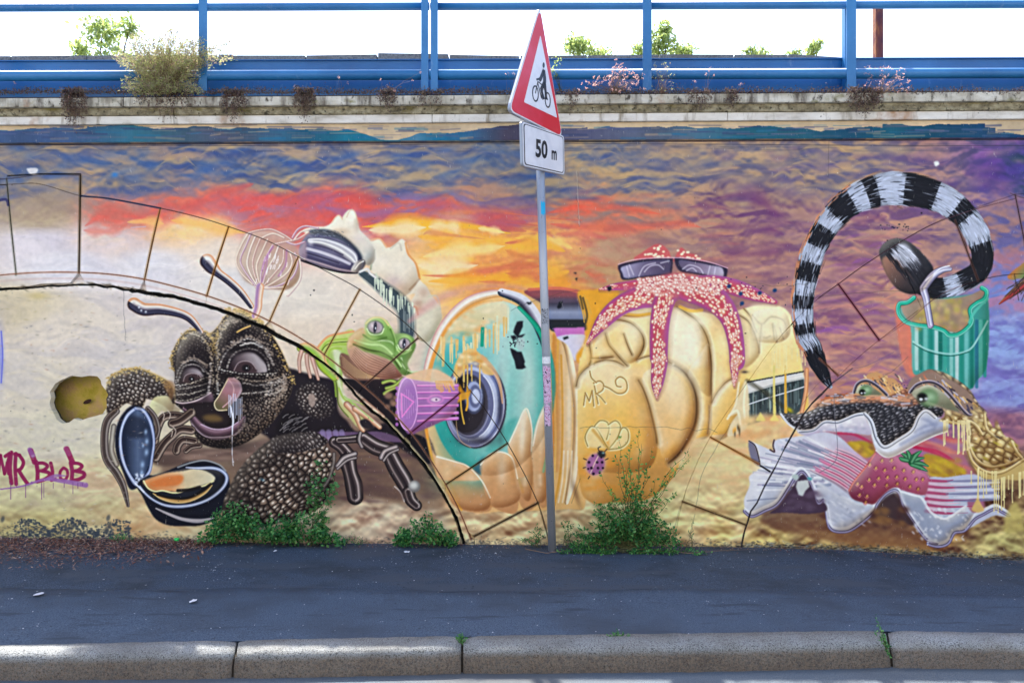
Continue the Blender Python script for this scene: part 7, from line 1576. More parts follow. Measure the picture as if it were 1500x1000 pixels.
a, b = s_of(1283, .3), s_of(1294, .3)
box('post_face', (a, .3, zl-.05), (b, .306, z_of(1288, 4, .3)), M['rust'], rp, .001, frame=wal)
box('post_side', (a+.002, .3065, zl-.05), (a+.008, .36, z_of(1288, 4, .3)), M['rust'], rp, .001, frame=wal)
# ================================================================ road sign
base = gp(809, 806, -.012); basev = Vector((base.x, base.y, -.03))
topP = Vector(((784.5-750)/FPX*5.30, 5.30, EYE+(500-24)/FPX*5.30))
sign = empty('sign_post', 'leaning galvanised pole with a red-bordered bicycle warning triangle and a 50 m plate', 'road sign', basev)
sgc = []
def sg(o, p=None):
    if p is None: unparent_offset(o, sign)
    sgc.append(o); return o
pd = (topP-basev).normalized()
sg(cyl('pole', basev, topP, .030, .030, M['pole'], None, 28))
AN = rad(57); dv = Vector((math.cos(AN), math.sin(AN), 0)); nv = Vector((math.sin(AN), -math.cos(AN), 0))
pc = basev+pd*((3.2-basev.z)/pd.z)
P0 = pc+nv*.045
def onp(px, py, off=0.):                       # photo ray meets the sign's own (rotated, upright) plane
    dr = Vector(((px-750)/FPX, 1, (500-py)/FPX)); o_ = Vector((0, 0, EYE)); t_ = (P0+nv*off-o_).dot(nv)/dr.dot(nv); return o_+dr*t_
def toloc(p): d = p-P0; return (d.dot(dv), p.z)
def plate(name, loop, mat_, parent, f0, f1, edge_mat=None):
    """loop in (u,z) on the sign plane, thickness from f0 (front) back to f1"""
    n = len(loop); vs = [P0+dv*u+nv*f0+Vector((0, 0, z-P0.z)) for u, z in loop]+[P0+dv*u+nv*f1+Vector((0, 0, z-P0.z)) for u, z in loop]
    fs = []; mi = []
    for t_ in tessellate_polygon([[Vector((u, z, 0)) for u, z in loop]]):
        a, b, c = (vs[i] for i in t_); t_ = tuple(t_) if (b-a).cross(c-a).dot(nv) > 0 else tuple(t_)[::-1]
        fs.append(t_); mi.append(0); fs.append(tuple(i+n for i in t_)[::-1]); mi.append(1)
    for i in range(n): j = (i+1) % n; fs.append((i, j, j+n, i+n)); mi.append(1)
    return mesh(name, vs, fs, [mat_, edge_mat or mat_], parent, mi=mi)
def rounded(pts, r, n=6):
    out = []; m_ = len(pts); P_ = [np.array(p) for p in pts]
    for i in range(m_):
        p, a, b = P_[i], P_[i-1], P_[(i+1) % m_]; da = (a-p)/np.hypot(*(a-p)); db = (b-p)/np.hypot(*(b-p))
        rr = r
        for k_ in range(n+1):
            t_ = k_/n; q0 = p+da*rr; q1 = p+db*rr; out.append(tuple((1-t_)**2*q0+2*t_*(1-t_)*p+t_**2*q1))
    return out
tri = [toloc(onp(*p)) for p in ((791, 8), (824.5, 203), (745, 163))]
T0 = rounded(tri, .07)
pl_ = sg(plate('warning_plate', T0, M['alu'], None, -.002, -.022, M['alu']))
c3 = (sum(p[0] for p in tri)/3, sum(p[1] for p in tri)/3)
sc = lambda L, f: [(c3[0]+(u-c3[0])*f, c3[1]+(z-c3[1])*f) for u, z in L]
def child(o): unparent_offset(o, sign); o.parent = pl_; o.matrix_parent_inverse = Matrix.Identity(4); o.matrix_parent_inverse = (Matrix.Translation(sign.location) @ Matrix.Translation(-sign.location)); return o
plate('white_edge', sc(T0, .985), M['swhite'], pl_, .0, -.0019); plate('red_border', sc(T0, .955), M['sred'], pl_, .002, .0002)
tin = [toloc(onp(*p)) for p in ((791, 52), (815.5, 173), (767, 150))]
plate('white_field', rounded(tin, .012), M['swhite'], pl_, .004, .0022)
def strk(pts, w):
    p = np.array(pts, float); L = []; Rr = []
    for i in range(len(p)):
        a = p[max(0, i-1)]; b = p[min(len(p)-1, i+1)]; d = (b-a)/(np.hypot(*(b-a))+1e-9); nn = np.array((-d[1], d[0]))*w/2; L.append(tuple(p[i]+nn)); Rr.append(tuple(p[i]-nn))
    return L+Rr[::-1]
def bar(name, pts, w, par_): plate(name, strk([toloc(onp(*p)) for p in pts], w), M['sblack'], par_, .0055, .0042)
def wheel(cx, cy, rx, ry):
    for a0, a1 in ((0, 3.3), (3.1, 6.35)):
        bar('pictogram_wheel', [(cx+math.cos(q)*rx, cy+math.sin(q)*ry+math.cos(q)*1.3) for q in np.linspace(a0, a1, 14)], .011, pl_)
wheel(783.5, 137.5, 4.2, 11); wheel(801.5, 147, 3.7, 10.5)
bar('pictogram_frame', [(783.5, 137), (787, 120), (795, 126), (801.5, 147)], .010, pl_); bar('pictogram_frame', [(787, 122), (792.5, 145)], .010, pl_)
bar('pictogram_frame', [(792, 143), (795, 127)], .010, pl_); bar('pictogram_handlebar', [(785, 117), (789, 116)], .014, pl_)
bar('pictogram_rider', [(796, 103), (791, 116), (789, 118)], .03, pl_); bar('pictogram_rider', [(795.5, 103), (797, 114), (796.8, 124)], .040, pl_)
bar('pictogram_rider', [(797, 121), (792, 131), (795.5, 146)], .034, pl_); bar('pictogram_rider', [(797.5, 124), (798.5, 135), (799, 146)], .03, pl_)
hd = [(795.5+math.cos(q)*1.5, 96+math.sin(q)*4.2) for q in np.linspace(0, 6.28, 13)[:-1]]
plate('pictogram_head', [toloc(onp(*p)) for p in hd], M['sblack'], pl_, .0055, .0042)
rc = [toloc(onp(*p)) for p in ((764.5, 177), (827, 199), (827.5, 257), (766, 243.5))]
R0 = rounded(rc, .03); dp_ = sg(plate('distance_plate', R0, M['alu'], None, -.003, -.022, M['alu']))
cr = (sum(p[0] for p in rc)/4, sum(p[1] for p in rc)/4)
def scr(L, du, dz): return [(cr[0]+(u-cr[0])*du, cr[1]+(z-cr[1])*dz) for u, z in L]
plate('white_edge', scr(R0, .975, .97), M['swhite'], dp_, -.001, -.0028); plate('black_outline', scr(R0, .93, .915), M['sblack'], dp_, .0006, -.0008); plate('white_field', scr(R0, .90, .875), M['swhite'], dp_, .002, .0008)
def glyphs(txt, px, py0, py1, wpx, par_, name, bold):
    cu = bpy.data.curves.new(name, 'FONT'); cu.body = txt; cu.size = 1; cu.offset = bold; cu.resolution_u = 3
    to = bpy.data.objects.new(name, cu); scn.collection.objects.link(to)
    dg = bpy.context.evaluated_depsgraph_get(); me = bpy.data.meshes.new_from_object(to.evaluated_get(dg)); scn.collection.objects.unlink(to); bpy.data.objects.remove(to)
    xs = [v.co.x for v in me.vertices]; ys = [v.co.y for v in me.vertices]; x0, x1, y0, y1 = min(xs), max(xs), min(ys), max(ys)
    A_ = toloc(onp(px, py1)); B_ = toloc(onp(px+wpx, py1+ (wpx*.17))); C_ = toloc(onp(px, py0))
    for v in me.vertices:
        fx_ = (v.co.x-x0)/(x1-x0); fy_ = (v.co.y-y0)/(y1-y0)
        u = A_[0]+(B_[0]-A_[0])*fx_; z = A_[1]+(B_[1]-A_[1])*fx_+(C_[1]-A_[1])*fy_
        v.co = P0+dv*u+nv*.0032+Vector((0, 0, z-P0.z))
    me.materials.clear(); me.materials.append(M['sblack']); return link(bpy.data.objects.new(name, me), par_)
glyphs('50', 784, 203, 230.5, 17.5, dp_, 'number_text', .035); glyphs('m', 807.5, 220, 234, 7.5, dp_, 'unit_text', .03)
# plate brackets and bits stuck on the pole
def onpole(py): 
    z0 = basev; t_ = 0
    for _ in range(30):
        p = basev+pd*t_; y = 500-(p.z-EYE)*FPX/p.y; t_ += (y-py)*p.y/FPX
    return basev+pd*t_
for py in (60, 140, 188, 236):
    p = onpole(py); o = cyl('clamp', p-pd*.018, p+pd*.018, .036, .036, M['pole'], None, 20); sg(o)
def wrap(name, y0, y1, a0, a1, mt, jag=0., n=14, r=.0308):
    pa, pb_ = onpole(y0), onpole(y1); u = pd.cross(Vector((0, 1, 0))).normalized(); w = u.cross(pd).normalized(); vs = []
    for k_ in range(n+1):
        q = a0+(a1-a0)*k_/n; off = (u*math.sin(q)*-1+(-w if w.y > 0 else w)*math.cos(q))*r
        vs += [pa+off+pd*R.uniform(-jag, jag), pb_+off+pd*R.uniform(-jag, jag)]
    sg(mesh(name, vs, [(2*i, 2*i+2, 2*i+3, 2*i+1) for i in range(n)], mt, None, smooth=True))
wrap('white_tape', 522, 532, -1.4, 1.4, M['stk_white'], .001); wrap('pink_sticker', 536, 590, -1.1, 1.2, M['stk_pink'], .012); wrap('pink_sticker', 592, 622, -1.0, .6, M['stk_pink'], .01)
wrap('grey_sticker', 452, 474, -.9, .9, M['stk_grey'], .008); wrap('blue_smear', 296, 315, -.2, 1.0, M['stk_blue'], .012)
# ================================================================ plants
def leafgeo(pos, dirs, nrm, L, W_, fold=.25):
    """kite leaves: arrays (n,3); two triangles folded along the midrib"""
    n = len(pos); side = np.cross(dirs, nrm); side /= np.linalg.norm(side, axis=1)[:, None]+1e-9
    L = L[:, None]; W_ = W_[:, None]
    v = np.empty((n, 4, 3)); v[:, 0] = pos; v[:, 1] = pos+dirs*L*.5+side*W_*.5+nrm*W_*fold; v[:, 2] = pos+dirs*L; v[:, 3] = pos+dirs*L*.5-side*W_*.5+nrm*W_*fold
    return v
def leafmesh(name, v, mt, parent, kind='stuff'):
    n = len(v); me = bpy.data.meshes.new(name); vv_ = v.reshape(-1, 3)
    f = np.arange(n*4).reshape(n, 4); tris = np.concatenate([f[:, [0, 1, 2]], f[:, [0, 2, 3]]], 1).reshape(-1)
    me.vertices.add(n*4); me.vertices.foreach_set('co', vv_.astype(np.float32).ravel())
    me.loops.add(n*6); me.loops.foreach_set('vertex_index', tris.astype(np.int32))
    me.polygons.add(n*2); me.polygons.foreach_set('loop_start', np.arange(0, n*6, 3, dtype=np.int32)); me.polygons.foreach_set('loop_total', np.full(n*2, 3, np.int32))
    me.update(calc_edges=True); me.validate()
    at = me.attributes.new('rnd', 'FLOAT', 'POINT'); at.data.foreach_set('value', np.repeat(rg.rand(n), 4).astype(np.float32))
    me.materials.append(mt); o = link(bpy.data.objects.new(name, me), None)
    if kind: o['kind'] = kind
    if parent: unparent_offset(o, parent)
    return o
def unit(a): return a/(np.linalg.norm(a, axis=-1, keepdims=True)+1e-9)
def stems(name, paths, r, mt, parent):
    if 1 < len(paths) <= 8: return [stems(name, [p], r, mt, parent) for p in paths][0]
    if len(paths) > 60: pass
    vs = []; fs = []
    for p in paths:
        p = [np.array(q, float) for q in p]; o0 = len(vs); n = len(p)
        for i, q in enumerate(p):
            d = unit(p[min(n-1, i+1)]-p[max(0, i-1)]); u = unit(np.cross(d, (.3, .9, .2))); w = np.cross(d, u); rr = r*(1-.75*i/(n-1))
            for k_ in range(3): a = k_*2.094; vs.append(q+(u*math.cos(a)+w*math.sin(a))*rr)
        for i in range(n-1):
            for k_ in range(3): j = (k_+1) % 3; fs.append((o0+i*3+k_, o0+i*3+j, o0+(i+1)*3+j, o0+(i+1)*3+k_))
    o = mesh(name, vs, fs, mt, None, smooth=True)
    if len(paths) > 1: o['kind'] = 'stuff'
    if parent: unparent_offset(o, parent)
    return o
def curve3(a, b, sag, n=9, wob=.01):
    a, b = np.array(a, float), np.array(b, float); t_ = np.linspace(0, 1, n)[:, None]
    c = a*(1-t_)+b*t_; c[:, 2] += (sag*4*t_*(1-t_))[:, 0]; c[1:-1] += rg.normal(0, wob, (n-2, 3)); return c
def wp(px, py, d): s = s_of(px, d); v = wal(s, z_of(px, py, d), d); return np.array(v)
def bush(name, label, cat, root_px, tips, mt, nl, L, W_, dmid=-.12, spread=.05, group=None, stem=M['stemg'], sag=.02, r=.003, along=(.25, 1.), rootj=.03):
    b = wp(root_px[0], root_px[1], dmid); t_ = empty(name, label, cat, tuple(b), group); paths = []
    for x, y in tips:
        d = dmid+rg.uniform(-.09, .06); paths.append(curve3(b+np.array((rg.uniform(-rootj, rootj), 0, 0)), wp(x, y, min(d, -.025)), sag*rg.uniform(.3, 1.5)))
    stems('stem', paths, r, stem, t_)
    pos = []; dr = []
    for p in paths:
        ln = np.linalg.norm(p[-1]-p[0])
        for k_ in range(int(nl)):
            f = rg.uniform(*along)*(len(p)-1); i = min(len(p)-2, int(f)); q = p[i]+(p[i+1]-p[i])*(f-i)
            ax_ = unit(p[i+1]-p[i]); sd = unit(np.cross(ax_, rg.normal(0, 1, 3))); dd = unit(sd+ax_*.6+np.array((0, -.15, -.1)))
            pos.append(q+rg.normal(0, spread, 3)*np.array((1, .6, .8))*f/(len(p))); dr.append(dd)
    pos = np.array(pos); dr = np.array(dr); pos[:, 1] = np.minimum(pos[:, 1], 5.8+pos[:, 0]*SY-.012)
    pos[:, 2] = np.maximum(pos[:, 2], b[2]-.005)
    nr = unit(np.cross(dr, rg.normal(0, 1, dr.shape))+np.array((0, -.5, .8))); nr = unit(nr-(nr*dr).sum(1)[:, None]*dr)
    n = len(pos); v = leafgeo(pos, dr, nr, rg.uniform(.7, 1.2, n)*L, rg.uniform(.75, 1.2, n)*W_)
    leafmesh('foliage', v, mt, t_); return t_
# dense pellitory clump at left, its taller sprays
tp = [(300+rg.uniform(0, 190), 0) for _ in range(150)]
tp = [(x, 800-abs(rg.normal(.55, .3))*np.interp(x, [296, 315, 345, 380, 420, 455, 480, 494], [12, 52, 66, 50, 50, 56, 46, 14])) for x, _ in tp]
def clump(name, label, spans, prof_x, prof_y, n, seedx, depth=.16, L=.026, W_=.019, nl=26, mt=None, d0=-.03, cat='plant'):
    b = wp(seedx, WB(seedx)+2, -.06); T = empty(name, label, cat, tuple(b)); paths = []; pos = []; dr = []
    for k_ in range(n):
        x = rg.uniform(prof_x[0], prof_x[-1]); h = np.interp(x, prof_x, prof_y)*rg.uniform(.35, 1.04); d = d0-rg.uniform(0, depth)*(1-.6*rg.rand()*h/60)
        rt = wp(x+rg.normal()*10, WB(x)+1, d*.8); tipp = wp(x, WB(x)-h, d); p = curve3(rt, tipp, .004, 6, .006); paths.append(p)
        for q in range(nl):
            f = rg.uniform(.15, 1)*(len(p)-1); i = min(len(p)-2, int(f)); c_ = p[i]+(p[i+1]-p[i])*(f-i); pos.append(c_+rg.normal(0, .016, 3)); dr.append(unit(rg.normal(0, 1, 3)+np.array((0, -.3, .25))))
    pos = np.array(pos); dr = np.array(dr); pos[:, 1] = np.minimum(pos[:, 1], 5.8+pos[:, 0]*SY-.01); pos[:, 2] = np.maximum(pos[:, 2], -.02)
    nr = unit(rg.normal(0, .6, dr.shape)+np.array((0, -.6, .8))); nr = unit(nr-(nr*dr).sum(1)[:, None]*dr)
    m_ = len(pos); leafmesh('foliage', leafgeo(pos, dr, nr, rg.uniform(.6, 1.3, m_)*L, rg.uniform(.7, 1.2, m_)*W_*1.15), mt or M['leaf'], T)
    stems('stem', paths[:max(6, n//3)], .0022, M['stemg'], T); return T
cl = clump('weed_clump', 'dense dark green weed clump at the foot of the wall below the bug', None, (296, 312, 335, 360, 380, 420, 452, 478, 494), (4, 44, 62, 56, 38, 40, 46, 34, 6), 120, 380, nl=24)
bush('climbing_weed', 'tall thin leafy weed rising right beside the large weed clump', 'plant', (455, 799), [(489, 700), (492, 712), (476, 700), (470, 672), (462, 690), (484, 735), (450, 705)], M['leafl'], 46, .032, .023, -.10, .016, along=(.3, 1.))
ds = wp(447, 798, -.16); T = empty('dry_stalk', 'single pale dry stalk standing in the large weed clump', 'stalk', tuple(ds)); stems('stalk', [curve3(ds, wp(433, 735, -.16), .0, 7, .002)], .0028, M['stemd'], T)
clump('small_weed_clump', 'small rounded green weed clump just left of where the long crack meets the ground', None, (578, 590, 603, 622, 640, 655, 668), (6, 26, 34, 46, 34, 22, 4), 46, 620, .13, nl=24)
clump('weed_tuft', 'low faint green weed tuft between the two leafy clumps', None, (494, 505, 518, 530), (3, 12, 16, 3), 12, 510, .06, .012, .008, nl=14)
clump('weed_tuft', 'tiny weed at the wall foot below the signature, by the brown needles', None, (168, 176, 190), (3, 10, 3), 10, 178, .05, .012, .008, nl=14)
# young shrub beside the sign pole
tips = [(905, 640), (936, 630), (955, 655), (1010, 655), (998, 680), (985, 690), (960, 700), (900, 665), (880, 690), (925, 645), (940, 650), (950, 676), (968, 712), (893, 712), (1012, 668), (975, 730), (918, 668), (912, 700), (870, 735), (990, 722), (925, 690), (935, 700), (945, 720), (905, 730), (950, 745), (965, 755)]
sh = bush('young_shrub', 'young green shrub with arching sprays growing right of the sign pole', 'shrub', (925, 802), tips, M['leaf2'], 24, .030, .018, -.14, .006, along=(.25, 1.), sag=.06, r=.004)
xs = [(rg.uniform(830, 1000), 0) for _ in range(105)]
tips2 = [(x, 803-rg.uniform(.2, 1)*np.interp(x, [828, 850, 880, 920, 950, 985, 1002], [14, 30, 66, 90, 76, 36, 12])) for x, _ in xs]
bush('shrub_base', 'dense low green foliage spreading around the base of the young shrub', 'shrub', (918, 803), tips2, M['leaf'], 26, .030, .018, -.17, .012, along=(.2, 1.), sag=.03)
bush('creeping_weed', 'green creeping shoots lying on the asphalt in front of the sign pole base', 'plant', (905, 806), [(815, 812), (825, 806), (840, 815), (860, 814), (835, 800), (1040, 812), (1020, 810), (990, 814), (960, 818), (880, 816), (945, 819)], M['leaf'], 70, .024, .014, -.22, .010, sag=.01)
bush('pole_weed', 'small leafy weed just left of the sign pole foot', 'plant', (786, 801), [(775, 780), (785, 768), (797, 784), (766, 788), (792, 776), (760, 792)], M['leaf'], 26, .016, .011, -.10, .008)
bush('pole_weed', 'two upright leafy shoots immediately right of the sign pole', 'plant', (830, 803), [(826, 762), (832, 764), (838, 768), (845, 778), (852, 782)], M['leaf'], 24, .018, .012, -.10, .006)
bush('tall_grass', 'thin green grass shoot at the wall foot right of the shrub', 'plant', (1010, 802), [(1014, 760), (1008, 775), (1016, 780)], M['leafl'], 9, .014, .006, -.05, .004)
# weeds in the kerb joints
def kweed(name, label, px, py, pts, n, L, mt, up=1.):
    b = gp(px, py, .0); b = np.array(b); T = empty(name, label, 'plant', tuple(b)); pos = []; dr = []; paths = []
    for x, y in pts:
        Y = b[1]; tipp = np.array(((x-750)/FPX*Y, Y+rg.uniform(-.01, .01), EYE+(500-y)/FPX*Y)); paths.append(curve3(b, tipp, 0, 6, .002))
    for p in paths:
        for k_ in range(n):
            f = rg.uniform(.2, 1)*5; i = min(4, int(f)); pos.append(p[i]+(p[i+1]-p[i])*(f-i)+rg.normal(0, .003, 3)); dr.append(unit(rg.normal(0, .7, 3)+np.array((0, -.2, up))))
    pos = np.array(pos); dr = np.array(dr); nr = unit(rg.normal(0, .5, dr.shape)+np.array((0, -.8, .3))); nr = unit(nr-(nr*dr).sum(1)[:, None]*dr); m_ = len(pos)
    leafmesh('foliage', leafgeo(pos, dr, nr, rg.uniform(.7, 1.2, m_)*L, rg.uniform(.3, .5, m_)*L), mt, T); stems('stem', paths, .0015, M['stemg'], T)
kweed('kerb_weed', 'small light green tuft in the kerb joint nearest the middle', 676, 944, [(669, 934), (673, 928), (677, 929), (682, 934), (675, 932)], 26, .014, M['leafl'])
kweed('kerb_weed', 'flat wispy green weed behind the long middle kerb stone', 903, 935, [(890, 931), (897, 926), (905, 925), (913, 928), (921, 930)], 22, .014, M['leafl'])
kweed('kerb_weed', 'leggy dark green weed growing in the right-hand kerb joint', 1299, 950, [(1281, 900), (1285, 912), (1291, 920), (1280, 925), (1295, 932), (1288, 930), (1302, 945), (1300, 956), (1297, 940), (1303, 962)], 22, .013, M['leaf'])
# ---- things growing on the ledge
def lp(px, py, d): return wp(px, py, d)
def hang(name, label, x0, x1, y0, y1, n, mt, L=.019, W_=.009, d=-.098, cat='plant'):
    cx = (x0+x1)/2; b = lp(cx, 138, d+.02); T = empty(name, label, cat, tuple(b)); pos = []; dr = []; paths = []
    n = int(n*1.7)
    for k_ in range(max(10, n//9)):
        tipx = rg.uniform(x0, x1); f = 1-abs(tipx-cx)/(x1-x0)*1.1; tipy = 138+(y1-138)*rg.uniform(.2, 1)*max(.3, f) if rg.rand() < .75 else 138-(138-y0)*rg.rand()
        p = curve3(lp(cx+(tipx-cx)*.5, 137, d+.05), lp(tipx, tipy, d-rg.uniform(.01, .05)), .02, 6, .006); paths.append(p)
        for q in range(9): f = rg.uniform(.1, 1)*5; i = min(4, int(f)); pos.append(p[i]+(p[i+1]-p[i])*(f-i)+rg.normal(0, .008, 3)); dr.append(unit(rg.normal(0, 1, 3)))
    pos = np.array(pos); dr = np.array(dr); nr = unit(rg.normal(0, 1, dr.shape)); nr = unit(nr-(nr*dr).sum(1)[:, None]*dr); m_ = len(pos)
    leafmesh('foliage', leafgeo(pos, dr, nr, rg.uniform(.6, 1.3, m_)*L, rg.uniform(.7, 1.2, m_)*W_), mt, T); stems('stem', paths, .0016, M['stemd'], T); return T
hang('hanging_plant', 'dark purple-brown plant hanging lowest over the cornice near the left end', 88, 128, 130, 198, 900, M['purp'])
hang('hanging_plant', 'grey-brown plant hanging over the cornice just right of the first blue post', 320, 364, 132, 188, 620, M['purp'])
hang('hanging_plant', 'narrow grey-green plant hanging over the cornice midway between left posts', 430, 462, 128, 184, 620, M['purp'])
hang('hanging_plant', 'small brown plant on the cornice left of the twin posts', 552, 582, 132, 168, 260, M['purp'])
hang('hanging_plant', 'thin brown straggling plant below the twin posts', 612, 650, 134, 176, 150, M['purp'])
hang('hanging_plant', 'bushy brown plant hanging below the right-hand blue post', 1240, 1292, 128, 178, 700, M['purp'])
hang('hanging_plant', 'small reddish plant on the cornice right of the fourth post', 1004, 1044, 132, 170, 240, M['purp'])
hang('hanging_plant', 'small greenish plant on the cornice left of the right-hand post', 1060, 1082, 132, 168, 190, M['purp'])
hang('hanging_plant', 'thin brown roots hanging below the big dry shrub', 196, 290, 134, 184, 420, M['purp'])
hang('hanging_plant', 'faint brown plant hanging beside the warning triangle', 826, 850, 134, 176, 120, M['purp'])
# moss and stonecrop along the ledge edge
n = 15000; px_ = rg.uniform(-250, 1750, n); pos = np.array([lp(x, 137.6-abs(rg.normal())*2.2*(1+.9*math.sin(x*.03)**2), -.072+rg.uniform(-.025, .05)) for x in px_])
k_ = rg.rand(n) < .06; pos[k_, 2] += rg.uniform(0, .035, k_.sum())
dr = unit(rg.normal(0, 1, (n, 3))+np.array((0, -.2, .6))); nr = unit(rg.normal(0, 1, dr.shape)); nr = unit(nr-(nr*dr).sum(1)[:, None]*dr)
tag(leafmesh('ledge_moss', leafgeo(pos, dr, nr, rg.uniform(.5, 1.4, n)*.016, rg.uniform(.5, 1.2, n)*.008), M['purp'], None), 'dark moss and stonecrop strip along the cornice top under the railing', 'moss', kind='stuff')
box('ledge_soil', (-14, -.07, zl-.01), (14, .14, zl+.012), M['soil'], wall, .005, frame=wal)
# big dry shrub
b = lp(238, 137, -.09); T = empty('dry_shrub', 'large pale olive-grey dry shrub on the ledge beside the first blue post', 'shrub', tuple(b)); paths = []; pos = []; dr = []
for k_ in range(560):
    a = rg.uniform(-1.2, 1.2); l = rg.uniform(.45, 1)
    tx = 238+math.sin(a)*74*l+rg.normal()*3; tx += (tx-238)*.12; ty = 132-(abs(math.cos(a))**.6)*94*l; ty = min(ty, 128)
    if rg.rand() < .28: tx = rg.uniform(176, 300); ty = rg.uniform(110, 140)
    if rg.rand() < .10: tx = rg.uniform(285, 345); ty = rg.uniform(52, 92)
    p = curve3(b+rg.normal(0, .03, 3)*np.array((1, .6, .1)), lp(tx, ty, rg.uniform(-.22, .02)), .02, 8, .012); paths.append(p)
    for q in range(34): f = (rg.rand()**.5)*7; i = min(6, int(f)); pos.append(p[i]+(p[i+1]-p[i])*(f-i)+rg.normal(0, .009, 3)); dr.append(unit(unit(p[i+1]-p[i])+rg.normal(0, .6, 3)))
pos = np.array(pos); dr = np.array(dr); nr = unit(rg.normal(0, 1, dr.shape)); nr = unit(nr-(nr*dr).sum(1)[:, None]*dr); m_ = len(pos)
leafmesh('foliage', leafgeo(pos, dr, nr, rg.uniform(.6, 1.4, m_)*.020, rg.uniform(.6, 1.2, m_)*.0065), M['dry'], T); stems('stem', paths[:220], .0016, M['stemd'], T)
# dried flowers
def flowers(label, root, heads, n=5, size=.008, mt=None):
    b = lp(root[0], root[1], -.08); T = empty('dried_flowers', label, 'flowers', tuple(b)); paths = []; pos = []; dr = []
    for x, y in heads:
        tipp = lp(x, y, rg.uniform(-.14, -.05)); paths.append(curve3(b+rg.normal(0, .02, 3)*np.array((1, .3, 0)), tipp, .01, 7, .003))
        for k_ in range(n): pos.append(tipp+rg.normal(0, .004, 3)); dr.append(unit(rg.normal(0, 1, 3)))
    pos = np.array(pos); dr = np.array(dr); nr = unit(rg.normal(0, 1, dr.shape)); nr = unit(nr-(nr*dr).sum(1)[:, None]*dr); m_ = len(pos)
    leafmesh('flower_heads', leafgeo(pos, dr, nr, rg.uniform(.6, 1.3, m_)*size*1.3, rg.uniform(.6, 1.2, m_)*size), mt or M['pinkf'], T); stems('stem', paths, .0011, M['stemd'], T)
hd = [(845+rg.uniform(0, 60), 0) for _ in range(34)]; hd = [(x, 134-(x-842)*.42+rg.normal()*4) for x, _ in hd]+[(rg.uniform(892, 945), rg.uniform(100, 134)) for _ in range(62)]+[(rg.uniform(895, 915), rg.uniform(86, 108)) for _ in range(16)]
flowers('largest spray of pale pink dried flowers left of the fourth blue post', (900, 137), hd, 6, .009)
flowers('yellowish dried spray immediately right of the fourth blue post', (968, 137), [(rg.uniform(955, 988), rg.uniform(90, 134)) for _ in range(40)], 4, .007, M['dry'])
flowers('three pink dried flower heads on stalks between the right-hand posts', (1036, 137), [(1035, 108), (1041, 101), (1046, 110), (1039, 104)], 9, .008)
flowers('single white flower head left of the three pink heads', (1016, 137), [(1017, 119), (1018, 121)], 8, .006)
flowers('single pale flower head midway to the right-hand post', (1083, 137), [(1084, 124), (1086, 123)], 8, .006)
flowers('pink dried flower clump beside the rusty post foot', (1290, 138), [(rg.uniform(1264, 1332), rg.uniform(98, 140)) for _ in range(80)], 5, .0085)
flowers('two white flower heads left of the big dry shrub', (24, 137), [(21, 120), (22, 122)], 8, .007)
flowers('white flower heads above the lowest hanging plant', (98, 138), [(90, 141), (101, 142), (105, 143), (95, 148)], 8, .006)
flowers('pale flower heads midway between the first and twin posts', (500, 137), [(496, 113), (509, 122), (497, 114)], 8, .006)
flowers('small pale flower heads left of the twin posts', (565, 137), [(558, 116), (560, 133), (578, 134), (567, 126), (616, 106), (604, 118)], 8, .006)
flowers('small pink flower heads just left of the warning triangle', (748, 137), [(741, 109), (744, 107), (752, 108), (754, 109)], 7, .006)
bush_t = [(rg.uniform(808, 826), rg.uniform(84, 112)) for _ in range(12)]
# green sprig behind triangle
b = lp(822, 137, .02); T = empty('green_sprig', 'small green sprig showing behind the right edge of the warning triangle', 'plant', tuple(b)); paths = [curve3(b, lp(x, y, .0), .01, 6, .003) for x, y in bush_t]; stems('stem', paths, .0015, M['stemg'], T)
pos = np.array([p[-1]+rg.normal(0, .01, 3) for p in paths for _ in range(5)]); dr = unit(rg.normal(0, 1, pos.shape)); nr = unit(rg.normal(0, 1, dr.shape)); nr = unit(nr-(nr*dr).sum(1)[:, None]*dr); m_ = len(pos)
leafmesh('foliage', leafgeo(pos, dr, nr, np.full(m_, .022), np.full(m_, .012)), M['tree'], T)
# ================================================================ trees beyond the bridge
def tree(label, blobs, Y, n, L):
    cx = sum(b_[0] for b_ in blobs)/len(blobs); X = (cx-750)/FPX*Y; T = empty('tree', label, 'tree', (X, Y, -.1), 'trees beyond the bridge'); pos = []
    tw = sum(b_[2]*b_[3] for b_ in blobs)
    for bx, by, rx, ry in blobs:
        m_ = int(n*rx*ry/tw); u = unit(rg.normal(0, 1, (m_, 3)))*(rg.rand(m_, 1)**.45)
        cl_ = unit(rg.normal(0, 1, (14, 3)))*.75; u = u*.45+cl_[rg.randint(0, 14, m_)]*.6+rg.normal(0, .09, (m_, 3))
        pos.append(np.stack([(bx-750+u[:, 0]*rx)/FPX*Y, Y+u[:, 1]*rx/FPX*Y, EYE+(500-by+u[:, 2]*ry)/FPX*Y], -1))
    pos = np.concatenate(pos); dr = unit(rg.normal(0, 1, pos.shape)+np.array((0, 0, -.3))); nr = unit(rg.normal(0, 1, dr.shape)); nr = unit(nr-(nr*dr).sum(1)[:, None]*dr); m_ = len(pos)
    leafmesh('crown', leafgeo(pos, dr, nr, rg.uniform(.6, 1.3, m_)*L, rg.uniform(.6, 1.1, m_)*L*.55), M['tree'], T)
    tops = [np.array(((bx-750)/FPX*Y, Y, EYE+(500-by)/FPX*Y)) for bx, by, rx, ry in blobs]; base_ = np.array((X, Y, -.1)); fork = base_*.25+np.array(tops).mean(0)*.75
    stems('trunk', [curve3(base_, fork, 0, 7, .03)], .14, M['bark'], T); stems('limb', [curve3(fork, q, .05, 6, .03) for q in tops], .035, M['bark'], T)
